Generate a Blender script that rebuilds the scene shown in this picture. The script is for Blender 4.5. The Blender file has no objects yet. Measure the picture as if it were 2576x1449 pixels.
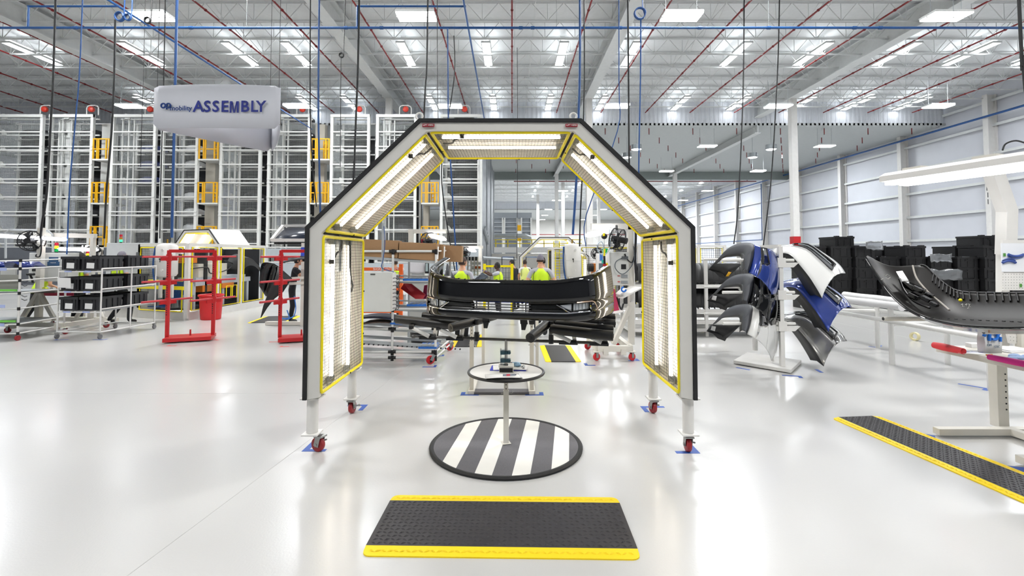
WORLD = .5; EXPO = 0.08; AREA_E = 830; AREA_F = 780
import bpy, bmesh, math, random
from math import sin, cos, pi, radians, atan2, sqrt, hypot
from mathutils import Vector, Matrix, Quaternion
rnd = random.Random(7)
SC = bpy.context.scene
COL = SC.collection
# ---------------------------------------------------------------- view geometry (frame taken as 2576 x 1449)
FPX, CAMH, CX, CYP, TILT = 1212.0, 1.68, 1288.0, 594.0, math.atan(46/1212)
_ct, _st = cos(TILT), sin(TILT)
def _ray(px, py):
    u = (px-CX)/FPX; v = (CYP-py)/FPX
    return u, _ct - v*_st, _st + v*_ct
def at(px, py, Y):            # point of the place seen at (px, py), at distance Y in front of the camera
    x, y, z = _ray(px, py); s = Y/y
    return Vector((x*s, Y, CAMH+z*s))
def fl(px, py, z=0.0):        # point on the floor
    x, y, dz = _ray(px, py); s = (z-CAMH)/dz
    return Vector((x*s, y*s, z))
# ---------------------------------------------------------------- materials
def lin(c):
    if isinstance(c, str):
        c = [int(c[i:i+2], 16)/255 for i in (0, 2, 4)]
    return tuple((x/12.92 if x <= .04045 else ((x+.055)/1.055)**2.4) for x in c)
MATS = {}
def mat(name, col, rough=.5, metal=0, emit=0, coat=0, var=.06, scale=6, trans=0, bump=0, spec=.5, aniso=None):
    if name in MATS: return MATS[name]
    m = bpy.data.materials.new(name); m.use_nodes = True
    nt = m.node_tree; N = nt.nodes; L = nt.links
    b = N['Principled BSDF']; c = lin(col)
    b.inputs['Roughness'].default_value = rough; b.inputs['Metallic'].default_value = metal
    b.inputs['Specular IOR Level'].default_value = spec
    b.inputs['Coat Weight'].default_value = coat; b.inputs['Coat Roughness'].default_value = .04
    b.inputs['Transmission Weight'].default_value = trans
    b.inputs['Base Color'].default_value = (*c, 1)
    if emit:
        b.inputs['Emission Color'].default_value = (*c, 1); b.inputs['Emission Strength'].default_value = emit
    elif var:
        tc = N.new('ShaderNodeTexCoord'); nz = N.new('ShaderNodeTexNoise'); nz.inputs['Scale'].default_value = scale
        nz.inputs['Detail'].default_value = 2
        L.new(tc.outputs['Object'], nz.inputs['Vector'])
        mx = N.new('ShaderNodeMix'); mx.data_type = 'RGBA'
        mx.inputs[6].default_value = (*[max(0, x*(1-var)) for x in c], 1); mx.inputs[7].default_value = (*[min(1, x*(1+var)) for x in c], 1)
        L.new(nz.outputs['Fac'], mx.inputs[0]); L.new(mx.outputs[2], b.inputs['Base Color'])
        if bump:
            bp = N.new('ShaderNodeBump'); bp.inputs['Strength'].default_value = bump; bp.inputs['Distance'].default_value = .01
            n2 = N.new('ShaderNodeTexNoise'); n2.inputs['Scale'].default_value = scale*12; L.new(tc.outputs['Object'], n2.inputs['Vector'])
            L.new(n2.outputs['Fac'], bp.inputs['Height']); L.new(bp.outputs['Normal'], b.inputs['Normal'])
    MATS[name] = m
    return m
white = mat('white_paint', 'eceae6', .42)
cream = mat('cream_paint', 'e6e2d8', .45)
offwhite = mat('warm_grey_powder_coat', 'd2d0cb', .5)
steelw = mat('white_steel', 'e8eae9', .5)
roofm = mat('roof_deck', 'eceeee', .55)
black = mat('black_rubber', '101012', .6)
blackpl = mat('black_plastic', '101012', .45)
foam = mat('black_foam', '1d1b1c', .55, bump=.15)
gloss = mat('black_gloss_paint', '050507', .05, coat=.25, var=0)
yellow = mat('yellow_trim', 'ffe800', .4)
safety = mat('safety_yellow_paint', 'e6ac0c', .45)
wire = mat('dark_wire', '2a2a28', .5)
steel = mat('brushed_steel', '9a9a98', .32, metal=.9)
galv = mat('galvanised_steel', 'a2a7aa', .4, metal=.7)
chrome = mat('chrome', 'd8d8dc', .08, metal=1, var=0)
aluminium = mat('grey_aluminium', 'b4b8ba', .4, metal=.3)
redp = mat('red_paint', 'b8141a', .4)
redw = mat('red_wheel', '8f1a22', .45)
redpipe = mat('red_pipe', '7c1216', .45)
bluepipe = mat('blue_pipe', '164a86', .4)
bluehose = mat('blue_hose', '1c4a86', .5)
blackcable = mat('black_cable', '17171a', .5)
bluetape = mat('blue_floor_tape', '2f55a8', .55)
redtape = mat('red_floor_tape', 'd0504a', .55)
cabinetm = mat('grey_cabinet_paint', 'd3d4d0', .42)
card = mat('cardboard', '9a7856', .8, scale=20)
paper = mat('paper', 'f1f1f0', .7, var=.03)
lamp = mat('lamp_diffuser', 'ffffff', emit=14)
lamphi = mat('skylight_diffuser', 'f6fbff', emit=11)
tubem = mat('fluorescent_tube', 'fff3e0', emit=14)
hivis = mat('hi_vis_yellow', 'cdf01a', .6)
# ---------------------------------------------------------------- mesh builder
ROOT = {}
class MB:
    def __init__(s): s.v = []; s.f = []; s.mi = []; s.cur = 0
    def _add(s, vs, fs):
        o = len(s.v); s.v += [tuple(v) for v in vs]
        s.f += [tuple(i+o for i in f) for f in fs]; s.mi += [s.cur]*len(fs)
        return s
    def box(s, c, d, rz=0, rx=0, ry=0, M=None):
        x, y, z = d[0]/2, d[1]/2, d[2]/2
        R = M or (Matrix.Rotation(rz, 3, 'Z') @ Matrix.Rotation(ry, 3, 'Y') @ Matrix.Rotation(rx, 3, 'X'))
        c = Vector(c)
        vs = [c + R @ Vector((a*x, b*y, e*z)) for e in (-1, 1) for b in (-1, 1) for a in (-1, 1)]
        return s._add(vs, [(0, 2, 3, 1), (4, 5, 7, 6), (0, 1, 5, 4), (2, 6, 7, 3), (0, 4, 6, 2), (1, 3, 7, 5)])
    def b2(s, lo, hi):
        return s.box([(a+b)/2 for a, b in zip(lo, hi)], [abs(b-a) for a, b in zip(lo, hi)])
    def bar(s, p, q, w, h=None, up=(0, 0, 1)):
        p = Vector(p); q = Vector(q); d = q-p
        if d.length < 1e-6: return s
        h = h or w; t = d.normalized(); u = Vector(up)
        if abs(t.dot(u)) > .99: u = Vector((0, 1, 0))
        a = t.cross(u).normalized(); b = a.cross(t)
        vs = [e + a*(i*w/2) + b*(j*h/2) for e in (p, q) for j in (-1, 1) for i in (-1, 1)]
        return s._add(vs, [(0, 1, 3, 2), (4, 6, 7, 5), (0, 4, 5, 1), (2, 3, 7, 6), (0, 2, 6, 4), (1, 5, 7, 3)])
    def tube(s, pts, r, n=8, caps=True, closed=False):
        P = [Vector(p) for p in pts]; k = len(P)
        R = r if isinstance(r, (list, tuple)) else [r]*k
        t0 = (P[1]-P[0]).normalized()
        a = t0.orthogonal().normalized(); rings = []; prev = t0
        for i in range(k):
            if closed: t = (P[(i+1) % k]-P[i-1])
            else: t = (P[min(i+1, k-1)]-P[max(i-1, 0)])
            t = t.normalized() if t.length > 1e-9 else prev
            q = prev.rotation_difference(t); a = (q @ a); a = (a - t*a.dot(t)).normalized(); prev = t
            b = t.cross(a)
            rings.append([P[i]+(a*cos(2*pi*j/n)+b*sin(2*pi*j/n))*R[i] for j in range(n)])
        vs = [v for g in rings for v in g]; fs = []
        for i in range(k if closed else k-1):
            i2 = (i+1) % k
            for j in range(n):
                fs.append((i*n+j, i*n+(j+1) % n, i2*n+(j+1) % n, i2*n+j))
        if caps and not closed:
            fs.append(tuple(range(n-1, -1, -1))); fs.append(tuple((k-1)*n+j for j in range(n)))
        return s._add(vs, fs)
    def cyl(s, p, q, r, n=16): return s.tube([p, q], r, n)
    def lathe(s, prof, c=(0, 0, 0), n=24, M=None, caps=True):
        c = Vector(c); vs = []
        for r, z in prof:
            for j in range(n):
                w = Vector((r*cos(2*pi*j/n), r*sin(2*pi*j/n), z)); vs.append(c+(M @ w if M else w))
        k = len(prof); fs = [(i*n+j, i*n+(j+1) % n, (i+1)*n+(j+1) % n, (i+1)*n+j) for i in range(k-1) for j in range(n)]
        if caps and prof[0][0] > 2e-3: fs.append(tuple(range(n-1, -1, -1)))
        if caps and prof[-1][0] > 2e-3: fs.append(tuple((k-1)*n+j for j in range(n)))
        return s._add(vs, fs)
    def ball(s, c, r, n=16, k=9):
        if not isinstance(r, (list, tuple)): r = (r, r, r)
        M = Matrix.Diagonal(Vector(r))
        return s.lathe([(max(1e-7, sin(pi*i/(k-1))), -cos(pi*i/(k-1))) for i in range(k)], c, n, M)
    def prism(s, poly, a, b, ax='y'):
        f = {'y': lambda u, w, t: (u, t, w), 'z': lambda u, w, t: (u, w, t), 'x': lambda u, w, t: (t, u, w)}[ax]
        n = len(poly)
        vs = [f(u, w, a) for u, w in poly]+[f(u, w, b) for u, w in poly]
        fs = [tuple(range(n)), tuple(range(2*n-1, n-1, -1))]+[(i, i+n, (i+1) % n+n, (i+1) % n) for i in range(n)]
        return s._add(vs, fs)
    def ring(s, outer, inner, a, b, ax='y', close=True):     # frame between two polylines of equal length
        f = {'y': lambda u, w, t: (u, t, w), 'z': lambda u, w, t: (u, w, t), 'x': lambda u, w, t: (t, u, w)}[ax]
        n = len(outer)
        vs = [f(*p, t) for t in (a, b) for P in (outer, inner) for p in P]
        fs = []
        for i in range(n if close else n-1):
            j = (i+1) % n
            fs += [(i, j, n+j, n+i), (2*n+i, 3*n+i, 3*n+j, 2*n+j), (i, 2*n+i, 2*n+j, j), (n+i, n+j, 3*n+j, 3*n+i)]
        if not close: fs += [(0, n, 3*n, 2*n), (n-1, 3*n-1, 4*n-1, 2*n-1)]
        return s._add(vs, fs)
    def loft(s, rows, closed=False):
        n = len(rows[0]); vs = [p for r in rows for p in r]
        fs = [(i*n+j, i*n+(j+1) % n, (i+1)*n+(j+1) % n, (i+1)*n+j) for i in range(len(rows)-1) for j in range(n if closed else n-1)]
        return s._add(vs, fs)
    def quad(s, *p): return s._add(p, [tuple(range(len(p)))])
    def build(s, name, m, parent=None, smooth=True, bevel=0, solid=0, world=True, sub=0, ang=38):
        me = bpy.data.meshes.new(name); vs = s.v
        if parent is not None and world:
            r = parent
            while r.parent: r = r.parent
            loc, rz = ROOT[r.name]
            c, d = cos(-rz), sin(-rz)
            vs = [((x-loc[0])*c-(y-loc[1])*d, (x-loc[0])*d+(y-loc[1])*c, z-loc[2]) for x, y, z in vs]
        me.from_pydata(vs, [], s.f)
        if smooth or len(s.f) < 4000: _fixn(me)
        for k in (m if isinstance(m, (list, tuple)) else [m]): me.materials.append(k)
        if isinstance(m, (list, tuple)): me.polygons.foreach_set('material_index', s.mi)
        me.update()
        if smooth:
            me.polygons.foreach_set('use_smooth', [True]*len(me.polygons)); me.set_sharp_from_angle(angle=radians(ang))
        o = bpy.data.objects.new(name, me); COL.objects.link(o)
        if parent is not None: o.parent = parent
        if solid:
            k = o.modifiers.new('thickness', 'SOLIDIFY'); k.thickness = solid; k.offset = 0
        if sub:
            k = o.modifiers.new('subdivision', 'SUBSURF'); k.levels = k.render_levels = sub
        if bevel:
            k = o.modifiers.new('bevel', 'BEVEL'); k.width = bevel; k.segments = 2; k.limit_method = 'ANGLE'
        return o
def _fixn(me):
    b = bmesh.new(); b.from_mesh(me); bmesh.ops.recalc_face_normals(b, faces=b.faces); b.to_mesh(me); b.free()
def tag(o, label, cat, group=None, kind=None):
    o['label'] = label; o['category'] = cat
    if group: o['group'] = group
    if kind: o['kind'] = kind
    return o
def T(name, label, cat, loc=(0, 0, 0), rz=0, group=None):
    o = bpy.data.objects.new(name, None); COL.objects.link(o)
    o.location = loc; o.rotation_euler = (0, 0, rz); o.empty_display_size = .1
    ROOT[o.name] = (tuple(loc), rz)
    return tag(o, label, cat, group)
def L_(m, name, mt, parent, **k):        # part given in the thing's own axes
    return m.build(name, mt, parent, world=False, **k)
def one(m, name, mt, label, cat, group=None, **k):
    return tag(m.build(name, mt, None, **k), label, cat, group)
def struct(m, name, mt, **k):
    o = m.build(name, mt, None, **k); o['kind'] = 'structure'; return o
def dup(o, loc=None, rz=None, label=None, group=None, parent=None):
    c = o.copy(); COL.objects.link(c)
    if parent is not None: c.parent = parent
    if loc is not None: c.location = loc
    if rz is not None: c.rotation_euler = (0, 0, rz)
    if label: c['label'] = label
    if group: c['group'] = group
    if parent is None: ROOT[c.name] = (tuple(c.location), c.rotation_euler[2])
    for ch in list(o.children): dup(ch, parent=c)
    return c
def dlabel(o, s): o['label'] = s; return o
def text(body, size, loc, rot, mt, parent=None, name='lettering', ext=.001, bold=0, align='CENTER', local=False):
    cu = bpy.data.curves.new(name, 'FONT'); cu.body = body; cu.size = size; cu.extrude = ext; cu.offset = bold
    cu.align_x = align; cu.align_y = 'CENTER'; cu.materials.append(mt); cu.resolution_u = 3
    f = bpy.data.objects.new(name, cu); COL.objects.link(f)
    me = bpy.data.meshes.new_from_object(f.evaluated_get(bpy.context.evaluated_depsgraph_get()))
    bpy.data.objects.remove(f); me.name = name
    if not me.materials: me.materials.append(mt)
    o = bpy.data.objects.new(name, me); COL.objects.link(o)
    M = Matrix.Translation(Vector(loc)) @ rot.to_4x4()
    if parent is not None:
        o.parent = parent
        if not local:
            r = parent
            while r.parent: r = r.parent
            l, rz = ROOT[r.name]
            M = (Matrix.Translation(Vector(l)) @ Matrix.Rotation(rz, 4, 'Z')).inverted() @ M
    o.matrix_basis = M
    return o
def facing(ang=0):       # text standing upright, read from -Y when ang = 0
    return Matrix.Rotation(ang, 3, 'Z') @ Matrix.Rotation(pi/2, 3, 'X')
ORD = ['first', 'second', 'third', 'fourth', 'fifth', 'sixth', 'seventh', 'eighth', 'ninth', 'tenth', 'eleventh', 'twelfth', 'thirteenth', 'fourteenth', 'fifteenth', 'sixteenth']
def arc(c, r, a0, a1, n, plane='xz'):
    out = []
    for i in range(n+1):
        a = a0+(a1-a0)*i/n
        d = {'xz': (cos(a)*r, 0, sin(a)*r), 'xy': (cos(a)*r, sin(a)*r, 0), 'yz': (0, cos(a)*r, sin(a)*r)}[plane]
        out.append(Vector(c)+Vector(d))
    return out
def smooth_pts(pts, n=6):        # Catmull-Rom through the points
    P = [Vector(p) for p in pts]; out = []
    for i in range(len(P)-1):
        a, b, c, d = P[max(i-1, 0)], P[i], P[i+1], P[min(i+2, len(P)-1)]
        for k in range(n):
            t = k/n
            out.append(.5*((2*b)+(c-a)*t+(2*a-5*b+4*c-d)*t*t+(3*b-a-3*c+d)*t**3))
    out.append(P[-1]); return out
# ================================================================ camera, world, render look
cd = bpy.data.cameras.new('camera'); cam = bpy.data.objects.new('camera', cd); COL.objects.link(cam)
cd.sensor_width = 36; cd.lens = FPX/2576*36; cd.shift_y = -(724.5-CYP)/2576; cd.clip_end = 400
cam.location = (0, 0, CAMH); cam.rotation_euler = (pi/2+TILT, 0, 0); SC.camera = cam
w = bpy.data.worlds.new('world'); SC.world = w; w.use_nodes = True
w.node_tree.nodes['Background'].inputs[0].default_value = (.86, .93, 1, 1)
w.node_tree.nodes['Background'].inputs[1].default_value = WORLD
SC.view_settings.view_transform = 'Standard'; SC.view_settings.look = 'None'; SC.view_settings.gamma = 1
SC.view_settings.use_curve_mapping = False; SC.view_settings.exposure = EXPO
cy = SC.cycles; cy.max_bounces = 6; cy.diffuse_bounces = 3; cy.glossy_bounces = 3; cy.transmission_bounces = 4
cy.transparent_max_bounces = 4; cy.caustics_reflective = False; cy.caustics_refractive = False
cy.sample_clamp_indirect = 4; cy.use_denoising = True; cy.use_adaptive_sampling = True; cy.adaptive_threshold = .1; cy.use_light_tree = False; cy.adaptive_min_samples = 16
# ================================================================ floor
fm = bpy.data.materials.new('glossy_epoxy_floor'); fm.use_nodes = True
nt = fm.node_tree; N = nt.nodes; L = nt.links; b = N['Principled BSDF']
tc = N.new('ShaderNodeTexCoord'); n1 = N.new('ShaderNodeTexNoise'); n1.inputs['Scale'].default_value = .35; n1.inputs['Detail'].default_value = 3
L.new(tc.outputs['Object'], n1.inputs['Vector'])
mx = N.new('ShaderNodeMix'); mx.data_type = 'RGBA'; mx.inputs[6].default_value = (*lin('c8c8c8'), 1); mx.inputs[7].default_value = (*lin('d4d3d0'), 1)
L.new(n1.outputs['Fac'], mx.inputs[0]); L.new(mx.outputs[2], b.inputs['Base Color'])
rr = N.new('ShaderNodeMapRange'); rr.inputs[3].default_value = .17; rr.inputs[4].default_value = .29; L.new(n1.outputs['Fac'], rr.inputs[0]); L.new(rr.outputs[0], b.inputs['Roughness'])
n2 = N.new('ShaderNodeTexNoise'); n2.inputs['Scale'].default_value = 70; n2.inputs['Detail'].default_value = 2; L.new(tc.outputs['Object'], n2.inputs['Vector'])
bp = N.new('ShaderNodeBump'); bp.inputs['Strength'].default_value = .12; bp.inputs['Distance'].default_value = .004
L.new(n2.outputs['Fac'], bp.inputs['Height']); L.new(bp.outputs['Normal'], b.inputs['Normal'])
b.inputs['Coat Weight'].default_value = .25; b.inputs['Coat Roughness'].default_value = .14
RX, LX, Y1, Y2, Y3, YB = 30.0, -46.0, 33.0, 52.0, 96.0, 124.0
ZD, ZJ, ZL = 12.25, 11.4, 10.6
struct(MB().b2((LX, -7, -.2), (RX+.3, YB, 0)), 'floor', fm, smooth=False)
jl = mat('floor_joint_sealant', 'b4b4b2', .5)
for i, (x0, y0, x1, y1) in enumerate([(-2.05, 2.2, -1.4, 9), (8.0, 2, 8.0, 30), (-14, 5.9, -2.4, 5.9), (2.2, 8.3, 9, 8.3)]):
    struct(MB().bar((x0, y0, .0002), (x1, y1, .0002), .006, .0012), 'trim_%d' % (i+1), jl, smooth=False)
# ================================================================ roof and walls
cm = mat('corrugated_panel', 'dde0e6', .45)
def corr(m, x0, x1, y, z0, z1, p=.3, d=.018):      # corrugated sheet standing across the hall
    n = int((x1-x0)/p); pts = []
    for i in range(n):
        a = x0+i*p
        pts += [(a, y), (a+p*.4, y), (a+p*.5, y+d), (a+p*.9, y+d)]
    m.loft([[(x, yy, z0) for x, yy in pts], [(x, yy, z1) for x, yy in pts]])
struct(MB().b2((LX, -7, ZD), (RX+.3, Y1+.3, ZD+.2)), 'ceiling', roofm, smooth=False)
lowm = mat('insulated_lower_ceiling', 'c3c7c6', .5)
struct(MB().b2((LX, Y1, ZL), (RX+.3, Y2, ZL+.15)), 'ceiling', lowm, smooth=False)
struct(MB().b2((LX, Y2, ZD), (RX+.3, Y3, ZD+.2)), 'ceiling', roofm, smooth=False)
struct(MB().b2((LX, Y3, ZL), (RX+.3, YB, ZL+.15)), 'ceiling', lowm, smooth=False)
m = MB(); corr(m, LX, RX, Y1, ZL, ZD); struct(m, 'wall_upper', cm, smooth=False)
m = MB(); corr(m, LX, RX, Y3, ZL, ZD); struct(m, 'wall_upper', cm, smooth=False)
struct(MB().b2((LX, Y2-.3, 9.75), (RX, Y2, ZL)), 'wall_upper', mat('grey_green_fascia', '8e9693', .6), smooth=False)
wallm = mat('white_wall_panel', 'dfe1e8', .4, scale=1.2, var=.04)
struct(MB().b2((RX, -7, 0), (RX+.25, YB, 13)), 'wall_right', wallm, smooth=False)
struct(MB().b2((LX, -7.2, 0), (RX+.3, -7, 12.5)), 'wall_front_added', mat('front_wall_grey', '6f7378', .7), smooth=False)  # unseen grey wall added behind the camera to darken reflections in the bumper
struct(MB().b2((LX, YB, 0), (RX+.3, YB+.3, 12.5)), 'wall_back', mat('cream_back_wall', 'dcdad4', .6), smooth=False)
struct(MB().b2((LX-.3, -7, 0), (LX, YB, 12.5)), 'wall_left', wallm, smooth=False)
tn = 5
for k, z in enumerate((1.0, 2.75, 4.5, 6.25, 8.0, 9.75, 11.3)):      # horizontal girts on the right wall
    m = MB().b2((RX-.2, 8, z), (RX, YB, z+.03)).b2((RX-.22, 8, z-.14), (RX-.2, YB, z+.03))
    struct(m, 'trim_%d' % tn, steelw, smooth=False); tn += 1
for i in range(14):                                # wall columns
    y = 22.9+6.72*i
    m = MB().b2((RX-.62, y-.17, 0), (RX-.58, y+.17, 11.6)).b2((RX-.1, y-.17, 0), (RX-.02, y+.17, 11.6)).b2((RX-.6, y-.02, 0), (RX-.05, y+.02, 11.6))
    o = struct(m, 'wall_column', white, smooth=False)
    if i == 1:
        for j, ch in enumerate('F11'): text(ch, .45, (RX-.63, y-.0, 5.75-.42*j), Matrix.Rotation(-pi/2, 3, 'Z') @ Matrix.Rotation(pi/2, 3, 'X'), blackpl, None, 'column_lettering')['kind'] = 'structure'
# beams and columns
for x in (-20.4, -7.45, 4.65, 17.0):
    m = MB().b2((x-.26, 6, 11.1), (x+.26, Y2, 11.14)).b2((x-.26, 6, 11.95), (x+.26, Y1, 12)).b2((x-.02, 6, 11.1), (x+.02, Y1, 12))
    m.b2((x-.03, Y1, ZL-.5), (x+.03, Y2, ZL)).b2((x-.2, Y1, ZL-.55), (x+.2, Y2, ZL-.5))
    struct(m, 'roof_beam', steelw, smooth=False)
    for y in ((28.9, 50) if x > -20 else (29,)):
        if x == -7.45 and y > 40: continue
        m = MB().b2((x-.18, y-.18, 0), (x+.18, y-.15, 11.1)).b2((x-.18, y+.15, 0), (x+.18, y+.18, 11.1)).b2((x-.16, y-.15, 0), (x+.16, y+.15, 11.1))
        struct(m, 'steel_column', white, smooth=False)
for x, y in ((7.0, 66), (13, 72), (4.3, 80), (21, 62)):
    struct(MB().b2((x-.22, y-.22, 0), (x+.22, y+.22, 11.6)), 'steel_column', white, smooth=False)
struct(MB().b2((16.79, 28.69, 1.9), (17.21, 29.11, 2.75)), 'column_band', redp, smooth=False)
def joist(y, x0, x1, z0, z1, mt, pw=1.36):
    m = MB()
    for z, hh in ((z0, .045), (z1, .05)):
        m.bar((x0, y-.035, z), (x1, y-.035, z), .03, hh).bar((x0, y+.035, z), (x1, y+.035, z), .03, hh)
    n = int((x1-x0)/pw)
    for i in range(n):
        a = x0+i*pw
        m.bar((a, y, z1), (a+pw/2, y, z0), .025).bar((a+pw/2, y, z0), (a+pw, y, z1), .025)
        m.bar((a+pw/2, y, z0), (a+pw/2, y, z1), .02)
    struct(m, 'roof_joist', mt, smooth=False)
for i in range(10):
    joist(18.05+1.67*i, -40, RX-.2, ZJ, ZJ+.78, steelw)
for i in range(9):
    joist(Y2+2+4.6*i, -4, RX-.2, ZJ, ZJ+.78, steelw, 1.8)
for x in [-30, -25.5, -16.3, -12.0, -3.1, .95, 8.6, 12.8, 21.5, 25.5]:       # bridging lines
    m = MB()
    for i in range(9):
        y = 18.05+1.67*i
        m.bar((x, y, ZJ+.03), (x, y+1.67, ZJ+.75), .022).bar((x, y, ZJ+.75), (x, y+1.67, ZJ+.03), .022)
    struct(m, 'joist_bridging', steelw, smooth=False)
# ================================================================ lights of the hall, plus unseen area lights added to fill it
XS = [-23.8, -18.4, -13.5, -10.7, -5.25, -1.23, 2.46, 5.9, 11.1, 14.95, 19.1, 22.8, 26.4]
t0 = None
rown = ['front', 'second', 'third', 'last']
for r, (ya, yb) in enumerate(((22.25, 23.45), (23.75, 25.1), (30.0, 31.3), (31.6, 32.8))):
    for i, x in enumerate(XS):
        lab = 'white roof light strip between the joists, %s row, %s from the left' % (rown[r], ORD[i])
        if t0 is None:
            t0 = T('roof_light', lab, 'ceiling light', (x, ya, 11.62), 0, 'roof light strips between the joists')
            L_(MB().ring([(-.22, 0), (.22, 0), (.22, 1.28), (-.22, 1.28)], [(-.19, .03), (.19, .03), (.19, 1.25), (-.19, 1.25)], -.01, .08, 'z'), 'frame', steelw, t0, smooth=False)
            L_(MB().b2((-.185, .035, .01), (.185, 1.245, .04)), 'diffuser', lamphi, t0, smooth=False)
            L_(MB().b2((-.12, .02, .17), (.12, 1.26, .19)), 'added_glow_lid', steelw, t0, smooth=False)  # lid added over the diffuser to hold back its glow on the roof
            for sx in (-.12, .12): L_(MB().bar((sx, .64, .08), (sx, .64, .62), .012), 'hanger', steelw, t0, smooth=False)
        else:
            dup(t0, (x, ya, 11.62), 0, lab)
for r, y in enumerate((58.5, 66.5, 74.5, 82.5)):
    for i, x in enumerate((3.6, 9.5, 15.5, 21.5, 26.5)):
        dup(t0, (x, y, 11.62), 0, 'white roof light beyond the lower ceiling, %s row, %s from the left' % (ORD[r], ORD[i]))
hb = None
rows = [(15.2, [-11.6, -3.07, 5.44, 13.95], 'nearest row'), (24.6, [-19.7, -11.1, -3.2, 5.42, 13.75, 22.0], 'second row'), (33.8, [13.8, 22.1], 'third row under the lower ceiling'),
        (44.0, [14.2, 22.6], 'fourth row under the lower ceiling'), (57.7, [6.1, 23.5], 'fifth row beyond the lower ceiling'), (67.9, [6.3, 24.2], 'sixth row beyond the lower ceiling'),
        (81.7, [6.2, 15.5], 'seventh row far back'), (94.0, [6.4, 16.4], 'eighth row far back'), (106, [6.7, 15.6], 'ninth row far back')]
for Y, xs, rl in rows:
    for i, x in enumerate(xs):
        lab = 'hanging twin panel hall light, %s, %s from the left' % (rl, ORD[i])
        zt = 12.0 if (Y < Y1 or Y2 < Y < Y3) else ZL
        if hb is None:
            hb = T('high_bay_light', lab, 'ceiling light', (x, Y, 9.3), 0, 'hanging high bay lights')
            L_(MB().b2((-.61, -.31, .03), (.61, .31, .1)).b2((-.63, -.02, -.01), (.63, .02, .05)), 'housing', steelw, hb, smooth=False)
            for s in (-1, 1): L_(MB().b2((-.6, s*.165-.135, -.012), (.6, s*.165+.135, .028)), 'diffuser', lamp, hb, smooth=False)
            for s in (-1, 1): L_(MB().bar((s*.5, 0, .1), (s*.5, 0, 1.3), .012), 'hanger', galv, hb, smooth=False)
        else: dup(hb, (x, Y, 9.3), 0, lab)
rb = None
for i, (x, y) in enumerate(((8.7, 33.4), (8.7, 36.2), (18.2, 36.2), (18.1, 33.4))):
    lab = ['round grey drum light, upper one beside the arch top', 'round grey drum light, lower one beside the arch top', 'round grey drum light nearer the white column, lower one', 'round grey drum light nearer the white column, upper one'][i]
    if rb is None:
        rb = T('drum_light', lab, 'ceiling light', (x, y, 9.0), 0, 'round drum lights under the lower ceiling')
        L_(MB().lathe([(.33, .02), (.35, .0), (.34, .34), (.1, .36)], n=24), 'drum', galv, rb)
        L_(MB().lathe([(.001, -.03), (.28, -.02), (.33, .02)], n=24), 'diffuser', lamp, rb)
        L_(MB().cyl((0, 0, .36), (0, 0, ZL-9.0), .012, 6), 'hanger', galv, rb)
    else: dup(rb, (x, y, 9.0), 0, lab)
def area(loc, sx, sy, e, rot=(0, 0, 0), col=(.92, .96, 1)):  # area light without any fixture, added to brighten the hall
    l = bpy.data.lights.new('added_fill_light', 'AREA'); l.shape = 'RECTANGLE'; l.size = sx; l.size_y = sy; l.energy = e; l.color = col
    o = bpy.data.objects.new('added_fill_light', l); COL.objects.link(o); o.location = loc; o.rotation_euler = rot
    return o
for x in (-22, -8, 6, 20):
    for y in (-2, 11.5): area((x, y, 10.8), 3, 1.2, AREA_E, col=(.99, .985, .97))
for x in (-25, -8, 9, 24):
    for y in (22, 42, 62, 88): area((x, y, 10.4 if y in (42,) else 10.9), 3, 1.2, AREA_F)
for x in (2, 12, 22):
    for y in (76, 101, 114): area((x, y, 10.2), 4, 2, AREA_F*1.8)
# ================================================================ sprinkler pipes
pn = {0: 'above the arch centre'}
for k in range(-11, 10):
    x = 3.05*k
    m = MB().cyl((x, 7, ZJ), (x, Y1-.3, ZJ), .036, 8)
    for i in range(9): m.cyl((x, 18+1.67*i+.8, ZJ), (x, 18.06+1.67*i+.8, ZJ), .055, 8)
    if k == 0: lab = 'red sprinkler pipe under the roof straight above the arch centre'
    else: lab = 'red sprinkler pipe under the roof, %s %s of the one above the arch' % (ORD[abs(k)-1], 'left' if k < 0 else 'right')
    one(m, 'sprinkler_pipe', redpipe, lab, 'pipe', 'red sprinkler pipes under the roof')
dr = None; j = 0
for r, y in enumerate((33.8, 36.5, 39.2, 41.9, 44.6, 47.3, 50.0)):
    for i in range(10):
        x = .4+3.1*i+(1.55 if r % 2 else 0)
        if x > RX-1: continue
        lab = 'short red sprinkler drop under the lower ceiling, %s row, %s from left' % (ORD[r], ORD[i])
        if dr is None:
            dr = T('sprinkler_drop', lab, 'sprinkler', (x, y, ZL), 0, 'red sprinkler drops under the lower ceiling')
            L_(MB().cyl((0, 0, 0), (0, 0, -.42), .03, 8), 'pipe', redpipe, dr); L_(MB().lathe([(.05, -.47), (.05, -.46), (.02, -.42)], n=8), 'head', galv, dr)
        else: dup(dr, (x, y, ZL), 0, lab)
m = MB().cyl((.2, 53, 9.75), (27, 53, 9.75), .05, 8)
for x in range(2, 27, 4): m.cyl((x, 53, 9.75), (x, 53, 11.4), .03, 6)
one(m, 'sprinkler_main', redpipe, 'long red sprinkler main crossing behind the lower ceiling', 'pipe')
one(MB().cyl((3, 110, 6.2), (26, 110, 6.2), .09, 8).b2((3, 109.9, 6.0), (3.1, 110.1, 6.3)), 'sprinkler_main', redpipe, 'red pipe along the far back wall under its lights', 'pipe')
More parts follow.
